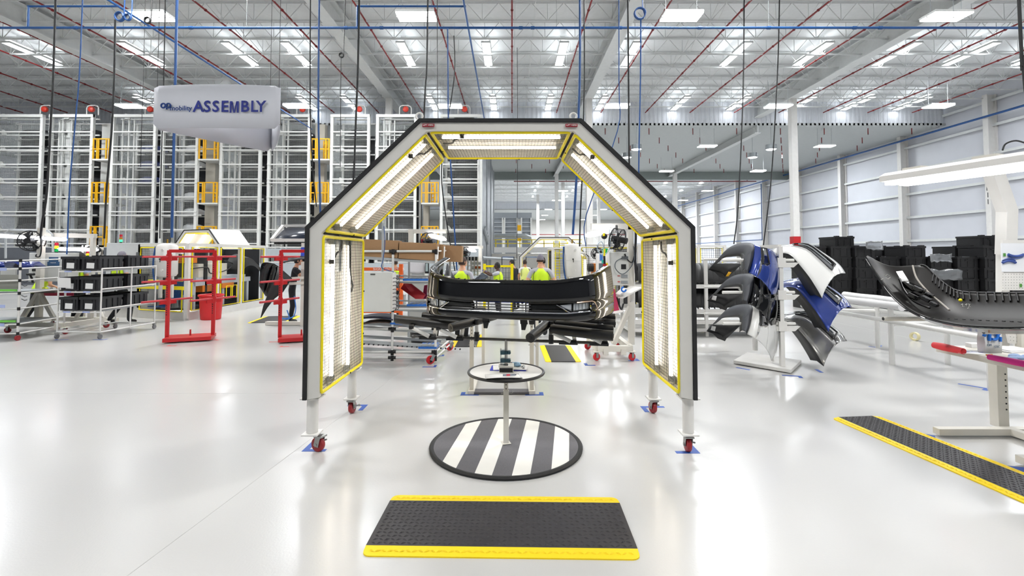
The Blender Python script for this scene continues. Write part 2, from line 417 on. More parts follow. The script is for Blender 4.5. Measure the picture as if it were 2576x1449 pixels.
# ================================================================ blue air pipes
YP = 13.0
def P(px, py, Y=YP): return at(px, py, Y)
t = T('air_main', 'blue compressed air main crossing the whole hall under the roof', 'pipe', P(1288, 70))
p0, p1 = P(-200, 70), P(2800, 70)
m = MB().cyl(p0, p1, .033, 10)
m.build('pipe', bluepipe, t)
for px in (190, 480, 870, 960, 1310, 1340, 1560, 1760, 1934, 2150, 2215):
    q = P(px, 70); MB().cyl(q-Vector((.05, 0, 0)), q+Vector((.05, 0, 0)), .045, 10).build('coupling', bluepipe, t)
for px in (70, 898):
    q = P(px, 70); MB().tube([q, q+Vector((0, 0, .58))], .028, 8).build('riser', bluepipe, t)
for px in (265, 620, 1400, 1934, 2400):
    q = P(px, 70); MB().cyl(q, Vector((q.x, q.y, 12.2)), .006, 4).build('hanger_rod', galv, t)
a = P(70, 16); b_ = P(300, 16)
one(MB().cyl(a, b_, .028, 8), 'air_branch', bluepipe, 'short blue air pipe above the main at far left', 'pipe')
a = P(898, 16); b_ = P(1172, 16)
one(MB().cyl(a, b_, .028, 8), 'air_branch', bluepipe, 'short blue air pipe above the main left of the arch', 'pipe')
q = P(1172, 16); one(MB().cyl((q.x, 8, q.z), (q.x-.15, 30, q.z-.1), .028, 8), 'air_branch', bluepipe, 'blue air pipe running back under the roof above the arch', 'pipe')
q = P(300, 16); one(MB().cyl((q.x, 8, q.z), (q.x-.1, 26, q.z), .03, 8), 'air_branch', bluepipe, 'blue air pipe running back under the roof behind the hanging sign', 'pipe')
one(MB().cyl((RX-.7, 10, 10.2), (RX-.7, 96, 10.2), .07, 8), 'air_branch', bluepipe, 'blue air pipe along the right wall just below the eaves', 'pipe')
one(MB().tube([(RX-.7, 56.4, 10.0), (RX-.7, 56.4, 3.4), (RX-.7, 96, 3.4)], .05, 6), 'air_branch', bluepipe, 'blue drop pipe going down the right wall and along it', 'pipe')
# hanging hoses and cables: (points in the view, distance, radius, material, label)
def hose(pts, Y, r, mt, lab, name='hose', n=6):
    P3 = [at(a, b, Y) for a, b in pts]
    top = P3[0]
    if pts[0][1] <= 2: P3[0] = Vector((top.x, top.y, 11.3))
    return one(MB().tube(smooth_pts(P3, 4), r*1.3, n), name, mt, lab, 'hose' if name == 'hose' else 'cable', 'hoses and cables hanging from the roof')
hose([(136, 0), (135, 160), (128, 300), (118, 480), (106, 560), (102, 600)], 10.3, .016, blackcable, 'black cable hanging down to the fan at far left', 'cable')
hose([(207, 0), (203, 120), (190, 300), (176, 460), (170, 600), (168, 640)], 10.6, .010, bluehose, 'thin blue hose hanging right of the far left cable')
hose([(290, 50), (287, 200), (280, 340), (268, 480), (262, 600)], 11, .016, blackcable, 'dark hose pair hanging from the coil at upper left', 'cable')
hose([(413, 0), (412, 200), (408, 330), (404, 480), (402, 600)], 11.5, .010, blackcable, 'thin black cable hanging behind the sign left end', 'cable')
hose([(444, 0), (442, 150), (438, 330), (434, 500), (432, 598)], 11.9, .024, bluehose, 'thick blue hose hanging to the left white air tank')
hose([(364, 0), (362, 150), (356, 330), (354, 420)], 14, .006, blackcable, 'very thin dark cable hanging left of the sign', 'cable')
hose([(802, 0), (801, 200), (803, 400), (806, 540)], 11.5, .018, bluehose, 'blue hose hanging just left of the arch')
hose([(778, 0), (780, 200), (785, 400), (796, 520)], 11.2, .012, blackcable, 'black cable hanging left of the blue hose beside the arch', 'cable')
hose([(858, 135), (857, 250), (856, 420)], 14, .008, blackcable, 'thin dark cable hanging from a small coil left of the arch', 'cable')
hose([(905, 0), (902, 100), (896, 280), (891, 420), (888, 470)], 9.5, .016, blackcable, 'heavy black cable hanging over the left slope of the arch', 'cable')
hose([(1078, 0), (1075, 100), (1070, 220), (1066, 300)], 9.8, .014, blackcable, 'black cable hanging to the left lifting eye', 'cable')
hose([(1098, 0), (1100, 120), (1102, 300)], 12, .007, blackcable, 'thin cable hanging just right of the left lifting eye', 'cable')
hose([(1126, 72), (1127, 180), (1128, 300), (1134, 420), (1150, 690)], 11, .014, bluehose, 'blue hose hanging down inside the arch at left')
hose([(1142, 90), (1142, 200), (1112, 400), (1118, 520), (1146, 690)], 11.6, .012, blackcable, 'black cable hanging down inside the arch at left', 'cable')
hose([(1301, 120), (1302, 300), (1301, 560), (1300, 650)], 16, .007, blackcable, 'thin cable hanging down through the arch centre', 'cable')
hose([(1460, 0), (1459, 120), (1455, 300), (1450, 450), (1441, 590)], 11.5, .022, bluehose, 'thick blue hose hanging to the white air tank inside the arch')
hose([(1470, 0), (1470, 130), (1468, 290), (1464, 450), (1460, 540), (1458, 620)], 11.3, .013, blackcable, 'black cable hanging right of the thick blue hose', 'cable')
hose([(1558, 0), (1557, 200), (1553, 330), (1475, 540), (1474, 620)], 12.5, .010, bluehose, 'thin blue hose hanging above the right slope of the arch')
hose([(1580, 0), (1581, 200), (1582, 350), (1583, 420)], 9.5, .014, blackcable, 'black cable hanging behind the right slope of the arch', 'cable')
hose([(1612, 45), (1611, 200), (1608, 350), (1606, 480)], 12.5, .014, bluehose, 'blue hose hanging from the coil above the right slope')
hose([(1873, 0), (1870, 200), (1863, 400), (1855, 540), (1846, 614)], 17, .016, blackcable, 'dark cable hanging above the bumper rack', 'cable')
hose([(1962, 0), (1958, 130), (1950, 300), (1940, 450), (1930, 540), (1920, 620)], 17, .016, blackcable, 'dark cable hanging left of the white column', 'cable')
hose([(2560, 0), (2566, 60), (2572, 140), (2580, 230)], 6, .016, blackcable, 'thick black cable at the upper right corner', 'cable')
def coil(px, py, Y, R, lab, mt, k=4):
    c = at(px, py, Y); pts = []
    for i in range(k*16+1):
        a = 2*pi*i/16; pts.append(c+Vector((cos(a)*R*(1+.06*sin(i*.37)), .02*i/16, sin(a)*R*1.05)))
    pts = pts+[c+Vector((R*.6, .1, R*1.6)), Vector((c.x+.1, c.y+.1, 11.3))]
    one(MB().tube(pts, .017, 6), 'hose_coil', mt, lab, 'hose coil', 'hose coils tied up under the roof')
coil(298, 40, 12.6, .11, 'coiled blue hose tied up at the upper left', bluehose)
coil(319, 42, 12.6, .075, 'smaller coil beside the upper left hose coil', bluehose, 3)
coil(369, 50, 13.4, .08, 'grey cable coil under the upper left hall light', blackcable, 3)
coil(858, 138, 14, .06, 'small dark cable coil left of the arch', blackcable, 3)
coil(1611, 32, 12.4, .14, 'coiled blue hose above the right slope of the arch', bluehose)
# ================================================================ floor mats
def diamond_mat(name, col, rough):
    m = bpy.data.materials.new(name); m.use_nodes = True; nt = m.node_tree; N = nt.nodes; L = nt.links; b = N['Principled BSDF']
    b.inputs['Base Color'].default_value = (*lin(col), 1); b.inputs['Roughness'].default_value = rough
    b.inputs['Specular IOR Level'].default_value = .35
    MATS[name] = m; return m
matblk = diamond_mat('mat_black_rubber', '353336', .45); matyel = diamond_mat('mat_yellow_rubber', 'ffdd1c', .5)
def tread(m, x0, x1, y0, y1, z, p=.034):
    """diamond plate lozenges standing on the mat, alternating direction"""
    ny = int((y1-y0)/p); nx = int((x1-x0)/p)
    for j in range(ny):
        for i in range(nx):
            x = x0+(i+.5)*(x1-x0)/nx; y = y0+(j+.5)*(y1-y0)/ny
            a = .5 if (i+j) % 2 else -.5
            c, s = cos(a), sin(a); l, w = .0178, .0058
            pts = [(l*c, l*s, 0), (-w*s, w*c, 0), (-l*c, -l*s, 0), (w*s, -w*c, 0)]
            m._add([(x+q[0], y+q[1], z) for q in pts]+[(x, y, z+.0068)], [(0, 1, 4), (1, 2, 4), (2, 3, 4), (3, 0, 4)])
def floor_mat(lab, c, lx, ly, rz, band, ends=False, lug=True, group='yellow edged black floor mats'):
    """lx along the yellow bands; bands lie on the two long sides (+-y)"""
    t = T('floor_mat', lab, 'mat', (c[0], c[1], 0), rz, group)
    h = .014
    def slab(x0, x1, y0, y1, zz):
        m = MB(); r = .05
        m.prism([(x0, y0), (x1, y0), (x1, y1), (x0, y1)], 0, zz, 'z'); return m
    m = slab(-lx/2, lx/2, -ly/2+band, ly/2-band, h)
    if lug: tread(m, -lx/2+.02, lx/2-.02, -ly/2+band+.005, ly/2-band-.005, h)
    L_(m, 'tread_panel', matblk, t, smooth=False)
    for s in (-1, 1):
        y0, y1 = (-ly/2, -ly/2+band) if s < 0 else (ly/2-band, ly/2)
        r = .045; o = y0 if s < 0 else y1; k = y1 if s < 0 else y0; g = 1 if s < 0 else -1
        poly = [(-lx/2, k), (-lx/2, o+g*r)]+[(-lx/2+r-r*cos(a*pi/8), o+g*(r-r*sin(a*pi/8))) for a in (1, 2, 3)]+[(-lx/2+r, o), (lx/2-r, o)]+[(lx/2-r+r*sin(a*pi/8), o+g*(r-r*cos(a*pi/8))) for a in (1, 2, 3)]+[(lx/2, o+g*r), (lx/2, k)]
        if s < 0: poly = poly[::1]
        vs = [(x, y, 0) for x, y in poly]+[(x, y, h if abs(y-k) < 1e-6 else h*.55) for x, y in poly]
        n = len(poly); m = MB()._add(vs, [tuple(range(n, 2*n)), tuple(range(n-1, -1, -1))]+[(i, (i+1) % n, (i+1) % n+n, i+n) for i in range(n)])
        if lug: tread(m, -lx/2+.03, lx/2-.03, y0+.012, y1-.012, h*.8, .034)
        L_(m, 'yellow_border', matyel, t, smooth=False)
    return t
A, B_, C_, D_ = fl(921, 1392), fl(1603, 1401), fl(988, 1254), fl(1552, 1260)
c = (A+B_+C_+D_)/4
floor_mat('large black diamond plate mat with yellow borders nearest the camera', c, 1.55, .675, atan2((B_-A).y, (B_-A).x), .085)
A, B_, C_, D_ = fl(2092, 1053), fl(2490, 1229), fl(2222, 1053), fl(2700, 1247)
d = (B_-A).normalized(); nrm = Vector((-d.y, d.x, 0)); wd = (C_-A).dot(nrm)
c = A+d*1.2+nrm*wd/2
floor_mat('long black diamond plate mat lying in front of the right workbench', c, 2.4, abs(wd), atan2(d.y, d.x), .075)
def back_mat(lab, pts):
    A, B_, C_, D_ = [fl(*p) for p in pts]      # near left, near right, far right, far left
    c = (A+B_+C_+D_)/4; ax = ((D_+C_)-(A+B_)).normalized()
    floor_mat(lab, c, ((D_+C_)/2-(A+B_)/2).length, ((B_-A).length+(C_-D_).length)/2, atan2(ax.y, ax.x), .09, lug=False)
back_mat('black mat with yellow sides under the brown haired worker', [(1132, 873), (1212, 873), (1219, 843), (1150, 843)])
back_mat('black mat with yellow sides between turntable and wheeled cart', [(1372, 911), (1463, 911), (1434, 870), (1358, 870)])
back_mat('black mat with yellow sides at far left beyond the red racks', [(622, 812), (724, 812), (752, 796), (672, 796)])
# ================================================================ tape marks on the floor
TG = {'b': 'blue tape corners on the floor', 'r': 'red tape marks on the floor'}
def elbow(px, py, a, b, w, rz, lab, mt=bluetape, k='b'):
    c = fl(px, py); t = MB()
    poly = [(0, 0), (a, 0), (a, w), (w, w), (w, b), (0, b)]
    t.prism(poly, .0004, .0014, 'z')
    o = tag(t.build('tape_mark', mt, None, smooth=False), lab, 'floor tape', TG[k]); o.location = (c.x, c.y, 0); o.rotation_euler = (0, 0, rz)
    return o
elbow(758, 1136, .20, .20, .05, 0, 'blue tape corner under the front left caster of the arch')
elbow(1762, 1141, .20, .20, .05, pi/2, 'blue tape corner under the front right caster of the arch')
elbow(926, 1018, .22, .20, .05, pi, 'blue tape corner under the rear left caster of the arch')
elbow(1610, 1022, .20, .26, .05, -pi/2, 'blue tape corner under the rear right caster of the arch')
elbow(1158, 995, .22, .14, .05, 0, 'blue tape corner at the left foot of the bumper stand')
elbow(1368, 995, .14, .22, .05, pi/2, 'blue tape corner at the right foot of the bumper stand')
elbow(1096, 924, .14, .2, .04, pi/2, 'blue tape corner by the front caster of the cardboard box rack')
elbow(1116, 896, .12, .2, .04, pi/2, 'blue tape piece right of the cardboard box rack, middle one')
elbow(1130, 878, .12, .2, .04, pi/2, 'blue tape piece right of the cardboard box rack, farthest one')
elbow(1472, 920, .16, .16, .05, 0, 'blue tape corner before the wheeled control cart, left')
elbow(1610, 908, .16, .18, .05, pi/2, 'blue tape corner before the wheeled control cart, right')
elbow(2048, 929, .2, .05, .05, -pi/2-.2, 'blue tape strip right of the bumper rack base')
elbow(2015, 946, .24, .12, .05, pi-.3, 'blue tape corner in front of the bumper rack base')
elbow(1850, 925, .2, .05, .05, -.9, 'blue tape strip left of the bumper rack base')
elbow(2352, 1096, .34, .3, .07, pi/2+.9, 'blue tape corner at the left foot of the right workbench')
elbow(2576, 1176, .5, .3, .07, pi*.9, 'blue tape corner beside the long mat at the right edge')
elbow(2492, 978, .3, .16, .05, pi/2+.6, 'blue tape corner at the near leg of the padded tube table')
elbow(2212, 875, .3, .16, .04, pi/2-.8, 'blue tape strip at the far leg of the padded tube table')
elbow(418, 871, .16, .1, .04, .2, 'red tape corner at the near end of the left red rack', redtape, 'r')
elbow(552, 855, .22, .05, .04, pi*.9, 'red tape strip at the right end of the left red rack', redtape, 'r')
elbow(676, 861, .2, .05, .04, .2, 'red tape strip at the left end of the right red rack', redtape, 'r')
elbow(703, 873, .16, .1, .04, .2, 'red tape corner at the near end of the right red rack', redtape, 'r')
elbow(133, 856, .24, .1, .04, .3, 'blue tape corner under the near left wheel of the tote rack')
elbow(262, 855, .1, .24, .04, pi/2, 'blue tape corner under the near right wheel of the tote rack')
# ================================================================ inspection light arch
def caster_parts(leg, x, y, rz, wr=.062, red=redw, big=True, fork=steel):
    """swivel caster; x, y = axle position, wheel resting on the floor"""
    R = Matrix.Rotation(rz, 3, 'Z'); c = Vector((x, y, wr))
    a = R @ Vector((1, 0, 0)); d = R @ Vector((0, 1, 0))
    m = MB(); hw = .022
    Mx = Matrix((a, d, Vector((0, 0, 1)))).transposed() @ Matrix.Rotation(pi/2, 3, 'Y')
    m.lathe([(.02, -hw), (wr*.72, -hw), (wr*.95, -hw*.8), (wr, -hw*.3), (wr, hw*.3), (wr*.95, hw*.8), (wr*.72, hw), (.02, hw)], c, 24, Mx)
    L_(m, 'wheel', red, leg)
    m = MB()
    for s in (-1, 1):
        q = c+a*(s*(hw+.008))
        m.bar(q-Vector((0, 0, .012)), q+d*(-.02)+Vector((0, 0, wr*1.12)), .05, .004, up=a)
        m.cyl(q-a*.006, q+a*.006, .014, 12)
    m.box(c-d*.02+Vector((0, 0, wr*1.15)), (.075, .08, .012), rz)
    if big:
        q = c+a*(hw+.02)
        m.tube([q+d*(-.05)+Vector((0, 0, .03)), q+d*.02+Vector((0, 0, .01)), q+d*.075+Vector((0, 0, .0))], .008, 6)
        m.ball(q+d*.075, .014, 10, 7)
    L_(m, 'caster_fork', fork, leg)
OUT = lambda h: [(-h, .468), (-h, 1.912), (-.69, 2.835), (.69, 2.835), (h, 1.912), (h, .468)]
HALF, HIN = 1.643, 1.508
INN = [(-HIN, .486), (-HIN, 1.862), (-.624, 2.728), (.624, 2.728), (HIN, 1.862), (HIN, .486)]
def off(P, d):
    out = []
    for i, p in enumerate(P):
        p = Vector(p)
        n = []
        if i > 0: e = (p-Vector(P[i-1])).normalized(); n.append(Vector((-e.y, e.x)))
        if i < len(P)-1: e = (Vector(P[i+1])-p).normalized(); n.append(Vector((-e.y, e.x)))
        if len(n) == 2:
            b = (n[0]+n[1]).normalized(); out.append(tuple(p+b*d/max(.3, b.dot(n[0]))))
        else: out.append(tuple(p+n[0]*d))
    return out
def light_arch(lab, loc, rz, drop=0.0, detail=True, depth=1.16):
    """profile in x-z, tunnel running along +y from 0 to depth"""
    t = T('inspection_light_arch', lab, 'inspection arch', (loc[0], loc[1], -drop), rz, 'inspection light arches')
    O = OUT(HALF); Oi = off(O, -.032)        # left-hand normals of this path point outward
    Fo = [(-HALF+.032, .468)]+Oi[1:5]+[(HALF-.032, .468)]
    m = MB().ring(O, Fo, -.012, .02, close=False); L_(m, 'edge_foam', black, t, smooth=False)
    m = MB().ring(Fo, INN, 0, .05, close=False); L_(m, 'front_frame', offwhite, t, smooth=False, bevel=.004)
    Bo = off(O, -.01)
    m = MB().ring(O, Bo, .02, depth, close=False); L_(m, 'outer_shell', offwhite, t, smooth=False)
    m = MB().ring(Bo, INN, depth-.05, depth, close=False); L_(m, 'rear_frame', offwhite, t, smooth=False, bevel=.004)
    y0, y1 = .03, depth-.03
    nm = ['left_wall', 'left_slope', 'roof', 'right_slope', 'right_wall']
    for i in range(5):
        p, q = Vector(INN[i]), Vector(INN[i+1]); e = (q-p); Ln = e.length; e.normalize(); n = Vector((-e.y, e.x))      # n points outward
        def W(s, y, dn): v = p+e*s+n*dn; return Vector((v.x, y, v.y))
        # reflector pan behind the tubes
        m = MB(); prof = [(y0, 0), (y0+.03, .085), (y1-.03, .085), (y1, 0)]
        yy = [y0, y0+.1, y0+.34, y0+.43, y0+.5, y0+.62, y0+.72, y0+.8, y1-.1, y1]; dd = [.0, .075, .092, .07, .09, .09, .07, .092, .075, 0]
        m.loft([[W(.012, a, b) for a, b in zip(yy, dd)], [W(Ln-.012, a, b) for a, b in zip(yy, dd)]])
        pan = L_(m, 'reflector_panel', cream, t)
        for s in (.012, Ln-.012): L_(MB().quad(*[W(s, a, b) for a, b in zip(yy, dd)]), 'reflector_end', cream, pan, smooth=False)
        # yellow trim loop with rounded corners
        r = .035; loop = []
        for cs, cyy, a0 in ((.03+r, y0+r, pi), (Ln-.03-r, y0+r, 1.5*pi), (Ln-.03-r, y1-r, 0), (.03+r, y1-r, .5*pi)):
            for k in range(5): a = a0+k*pi/8; loop.append((cs+r*cos(a), cyy+r*sin(a)))
        m = MB(); m.tube([W(s, y, -.004) for s, y in loop], .0135, 8, closed=True)
        L_(m, 'yellow_trim', yellow, t)
        # tubes, holders, cords
        for k, yt in enumerate((y0+.36, y0+.80)):
            g = (Ln-min(1.19, Ln-.16))/2
            m = MB().cyl(W(g, yt, .045), W(Ln-g, yt, .045), .0165, 12)
            tb = L_(m, 'light_tube', tubem, t)
            for s in (g-.03, Ln-g+.03): L_(MB().box(W(s, yt, .05), (.05, .05, .05)), 'tube_holder', galv, tb, smooth=False)
        if detail:
            m = MB(); s = .055
            while s < Ln-.05:
                m.bar(W(s, y0+.01, .002), W(s, y1-.01, .002), .0026); s += .0295
            y = y0+.028
            while y < y1-.02:
                m.bar(W(.04, y, .004), W(Ln-.04, y, .004), .0026); y += .0275
            L_(m, 'wire_guard', wire, t, smooth=False)
            m = MB()
            for s, yc in ((.35, y1), (.8, y1), (.03, y1-.4)): m.box(W(min(s, Ln-.1), yc, -.015), (.014, .014, .014))
            L_(m, 'clip', black, t, smooth=False)
            m = MB(); ss = Ln-.05 if i < 2 else .06; sg = -1 if i < 2 else 1
            m.tube(smooth_pts([W(ss+sg*.0, y0+.55, .03), W(ss+sg*.09, y0+.5, .02), W(ss+sg*.12, y0+.42, .03), W(ss+sg*.2, y0+.36, .05)], 4), .009, 6)
            m.box(W(ss+sg*.2, y0+.36, .05), (.04, .04, .04)); L_(m, 'power_cord', blackcable, t)
    if detail:       # ballast box and conduit high on the left wall
        x = -HIN-.03
        L_(MB().b2((x-.05, .5, 1.66), (x, .58, 1.86)).b2((x-.04, .50, 1.52), (x+.0, .57, 1.66)), 'ballast_box', galv, t, smooth=False)
        L_(MB().tube(smooth_pts([(x, .58, 1.83), (x, .72, 1.83), (x, .8, 1.8), (x, .82, 1.6), (x, .84, 1.45), (x, .9, 1.36), (x, .86, 1.3)], 4), .011, 6), 'conduit', blackcable, t)
        for k, x in enumerate((-.66, .555)):
            o = L_(MB().b2((x, -.016, 2.762), (x+.1, -.001, 2.786)), 'lift_label', mat('dark_red_label', '8e1024', .5), t, smooth=False)
            o['label'] = 'dark red label reading lift here'
            text('LIFT HERE', .02, (x+.05, -.0175, 2.774), facing(), paper, o, local=True)
        for x in (-.70, .63):
            m = MB(); m.tube([(x+.028*cos(a*pi/8), .06, 2.872+.028*sin(a*pi/8)) for a in range(16)], .009, 8, closed=True); m.cyl((x, .06, 2.83), (x, .06, 2.845), .025, 10)
            L_(m, 'lifting_eye', white, t)
    for k, (x, y) in enumerate(((-1.60, .10), (1.60, .10), (-1.595, depth-.06), (1.595, depth-.06))):
        if drop > .3: continue
        lg = L_(MB().cyl((x, y, max(.17, drop)), (x, y, .47), .047, 20).box((x, y, .465), (.16, .15, .012)).box((x, y, max(.163, drop+.007)), (.135, .14, .014)), 'leg', white, t, bevel=.002)
        if drop < .05: caster_parts(lg, x+(.045 if k == 0 else 0), y+.02, (1.2, 0, -.15, .25)[k])
    return t
light_arch('tall white light tunnel arch with black rim standing over the turntable', (-.1, 4.06), 0)
# ================================================================ turntable with stand
TX, TY = -.052, 4.30
t = T('turntable_stand', 'round striped turntable carrying a post with tray and padded bumper fixture', 'turntable', (TX, TY, 0), 0)
R = .648
m = MB().lathe([(R, .004), (R, .022), (.0001, .022)], n=72); asph = mat('grey_grit_surface', '5f5e62', .8, var=.3, scale=160)
L_(m, 'base_disc', asph, t)
L_(MB().lathe([(R, 0), (R+.018, .004), (R+.02, .018), (R+.006, .03), (R-.012, .028), (R-.02, .022)], n=72, caps=False), 'rubber_rim', black, t)
sa = -.12; ca, sn = cos(sa), sin(sa)
for x0 in (-.455, -.16, .125, .415):      # white stripes, clipped by the disc
    w_ = .135; poly = []
    rr = R-.022
    xs = [x0+w_*k/6-.0 for k in range(7)]
    poly = [(x, -sqrt(max(0, rr*rr-x*x))) for x in xs]+[(x, sqrt(max(0, rr*rr-x*x))) for x in reversed(xs)]
    poly = [(x*ca-y*sn, x*sn+y*ca) for x, y in poly]
    L_(MB().prism(poly, .0222, .0236, 'z'), 'white_stripe', mat('white_floor_tape', 'f2f0ea', .5), t, smooth=False)
L_(MB().b2((-.024, -.024, .024), (.024, .024, .48)).box((0, 0, .027), (.075, .075, .006), .3), 'post', cream, t, smooth=False, bevel=.003)
up = L_(MB().b2((-.019, -.019, .46), (.019, .019, .64)), 'inner_post', cream, t, smooth=False, bevel=.002)
m = MB()
for z in (.50, .535, .57, .605): m.cyl((0, -.0192, z), (0, -.021, z), .0055, 10)
L_(m, 'pin_hole', black, up)
L_(MB().cyl((-.045, 0, .455), (.05, 0, .455), .005, 8).tube([(.05, 0, .455), (.06, -.01, .47), (.055, -.015, .485)], .003, 6), 'locking_pin', steel, t)
L_(MB().lathe([(.0001, .632), (.325, .632), (.325, .648), (.0001, .648)], n=64), 'tray', white, t)
L_(MB().tube([(.33*cos(a*pi/32), .33*sin(a*pi/32), .644) for a in range(64)], .0125, 8, closed=True), 'tray_rim', blackpl, t)
mb = L_(MB().b2((-.06, -.06, .648), (.065, .07, .70)).b2((-.066, -.064, .698), (.07, .075, .705)), 'mounting_block', cream, t, smooth=False, bevel=.002)
L_(MB().b2((-.057, -.0615, .655), (.058, -.0602, .69)), 'dark_slot', black, mb, smooth=False)
L_(MB().b2((-.052, -.01, .705), (-.042, .05, .85)).b2((-.052, -.01, .705), (.0, .05, .712)), 'clamp_plate', white, t, smooth=False)
teal = mat('dark_teal_clamp', '20414c', .4)
for z in (.745, .815):
    L_(MB().b2((-.05, -.03, z-.016), (-.012, .03, z+.016)).lathe([(.026, -.014), (.03, 0), (.026, .014)], (0, 0, z), 16).b2((.015, -.03, z-.013), (.036, .03, z+.013)).cyl((.03, -.034, z), (.03, .034, z), .012, 10), 'tube_clamp', teal, t)
L_(MB().cyl((0, 0, .70), (0, 0, .93), .0135, 14).lathe([(.03, .705), (.02, .712)], n=16), 'upright_rod', steel, t)
# padded fixture, in axes turned with the cross bar
FA = -.2
def fx(x, y, z): return Vector((x*cos(FA)-y*sin(FA), x*sin(FA)+y*cos(FA), z))
L_(MB().cyl(fx(-.86, 0, .925), fx(.87, 0, .925), .0135, 14).cyl(fx(-.885, 0, .925), fx(-.86, 0, .925), .017, 12).cyl(fx(.87, 0, .925), fx(.885, 0, .925), .017, 12), 'cross_bar', mat('dark_steel_tube', '5a5856', .3, metal=.8), t)
def pad(p, q, r=.045):
    P_, Q_ = fx(*p), fx(*q); d = (Q_-P_).normalized()
    L_(MB().tube([P_, P_.lerp(Q_, .33), P_.lerp(Q_, .67)-Vector((0, 0, .003)), Q_], r, 20), 'foam_roll', foamg, t)
    for e in (P_-d*.0015, Q_+d*.0015): L_(MB().cyl(e-d*.002, e+d*.002, r*.42, 12), 'roll_core', black, t)
foamg = mat('black_foam_roll', '131213', .38)
pad((-1.05, .02, 1.075), (-.42, -.06, 1.045), .042); pad((-.86, .2, 1.09), (-.30, .18, 1.075), .04); pad((-.74, .42, 1.125), (-.3, .4, 1.12), .04)
pad((-.46, -.17, 1.04), (-.16, .26, 1.10), .038)
pad((.40, -.03, 1.035), (.93, -.06, 1.0), .044); pad((.42, .12, 1.065), (.93, .1, 1.03), .036); pad((.42, .24, 1.085), (.95, .24, 1.06), .036); pad((.2, .42, 1.115), (.95, .4, 1.09), .04)
pad((.27, -.33, 1.005), (.40, .2, 1.10), .04)
for i, x in enumerate((-.27, .40)):
    L_(MB().cyl(fx(x, 0, .925), fx(x, 0, 1.09), .016, 12), 'riser', white, t)
    L_(MB().cyl(fx(x, 0, .905), fx(x, 0, .985), .022, 12), 'joint', blackpl, t); L_(MB().cyl(fx(x, 0, 1.05), fx(x, .0, 1.10), .021, 12), 'joint', blackpl, t)
for x in (-.76, -.50, .52, .78):
    s = 1 if x < 0 else 1
    for a_, b_ in ((fx(x+.05, -.03, .935), fx(x-.11, -.05, 1.015)), (fx(x+.08, .03, .94), fx(x+.05, .2, 1.06))):
        L_(MB().cyl(a_, b_, .018, 12), 'brace_tube', white, t)
        L_(MB().cyl(b_-Vector((.022, 0, -.004)), b_+Vector((.022, 0, .004)), .024, 12), 'joint', blackpl, t)
    L_(MB().cyl(fx(x+.0, 0, .925), fx(x+.10, 0, .925), .02, 12).box(fx(x+.03, .0, .915), (.16, .05, .02), FA), 'bar_clamp', blackpl, t)
# things lying on the tray
zt = .649
t = T('clipboard', 'blue clipboard with papers lying on the back of the round tray', 'clipboard', (TX+.03, TY+.10, zt), -.06)
L_(MB().b2((-.17, -.09, 0), (.15, .10, .004)), 'board', mat('blue_board', '2030c0', .4), t, smooth=False)
L_(MB().box((-.04, .005, .006), (.22, .17, .003), .12).box((.06, .005, .0095), (.2, .17, .003), -.05), 'sheets', paper, t, smooth=False)
L_(MB().b2((.118, -.05, .004), (.136, .06, .014)).cyl((.127, -.05, .018), (.127, .05, .018), .006, 8).tube([(.12, -.04, .014), (.10, 0, .02), (.12, .04, .014)], .003, 6), 'clip', steel, t)
t = T('paper_sheet', 'white printed form hanging over the front rim of the tray', 'paper', (TX-.02, TY-.2, zt), .1)
m = MB(); rows = []
for j in range(7):
    y = -.12+j*.035; z = .003 if y > -.05 else .003+.012*(1-((y+.12)/.07))
    if y < -.1: z = .016
    rows.append([(x/10-.15+.0, y, z+(.004*sin(x*1.3))+.006*(j == 0)) for x in range(4)]+[(.14, y+.04, z)])
L_(m.loft(rows), 'sheet', paper, t, solid=.0006)
t = T('marker_pen', 'grey and red marker pen lying on the white form', 'pen', (TX+.03, TY-.215, zt+.02), .12)
L_(MB().cyl((-.055, 0, 0), (.05, 0, 0), .0075, 10), 'barrel', mat('pen_grey', '7f8794', .4), t)
L_(MB().cyl((-.025, 0, 0), (.005, 0, 0), .0079, 10), 'band', mat('pen_red', 'c03048', .4), t)
L_(MB().cyl((.05, 0, 0), (.058, 0, 0), .004, 8), 'tip', black, t)
m = MB()
for a, b, r in ((0, 0, .02), (.02, .01, .018), (-.018, .008, .017), (.03, -.01, .013), (.035, .005, .012), (.01, -.016, .014)): m.ball((TX+.085+a, TY+.135+b, zt+.012+r), (r*1.4, r*1.1, r), 10, 7)
one(m, 'glove', mat('pale_blue_nitrile', '9cc4e4', .5), 'crumpled pale blue glove lying on the clipboard', 'glove')
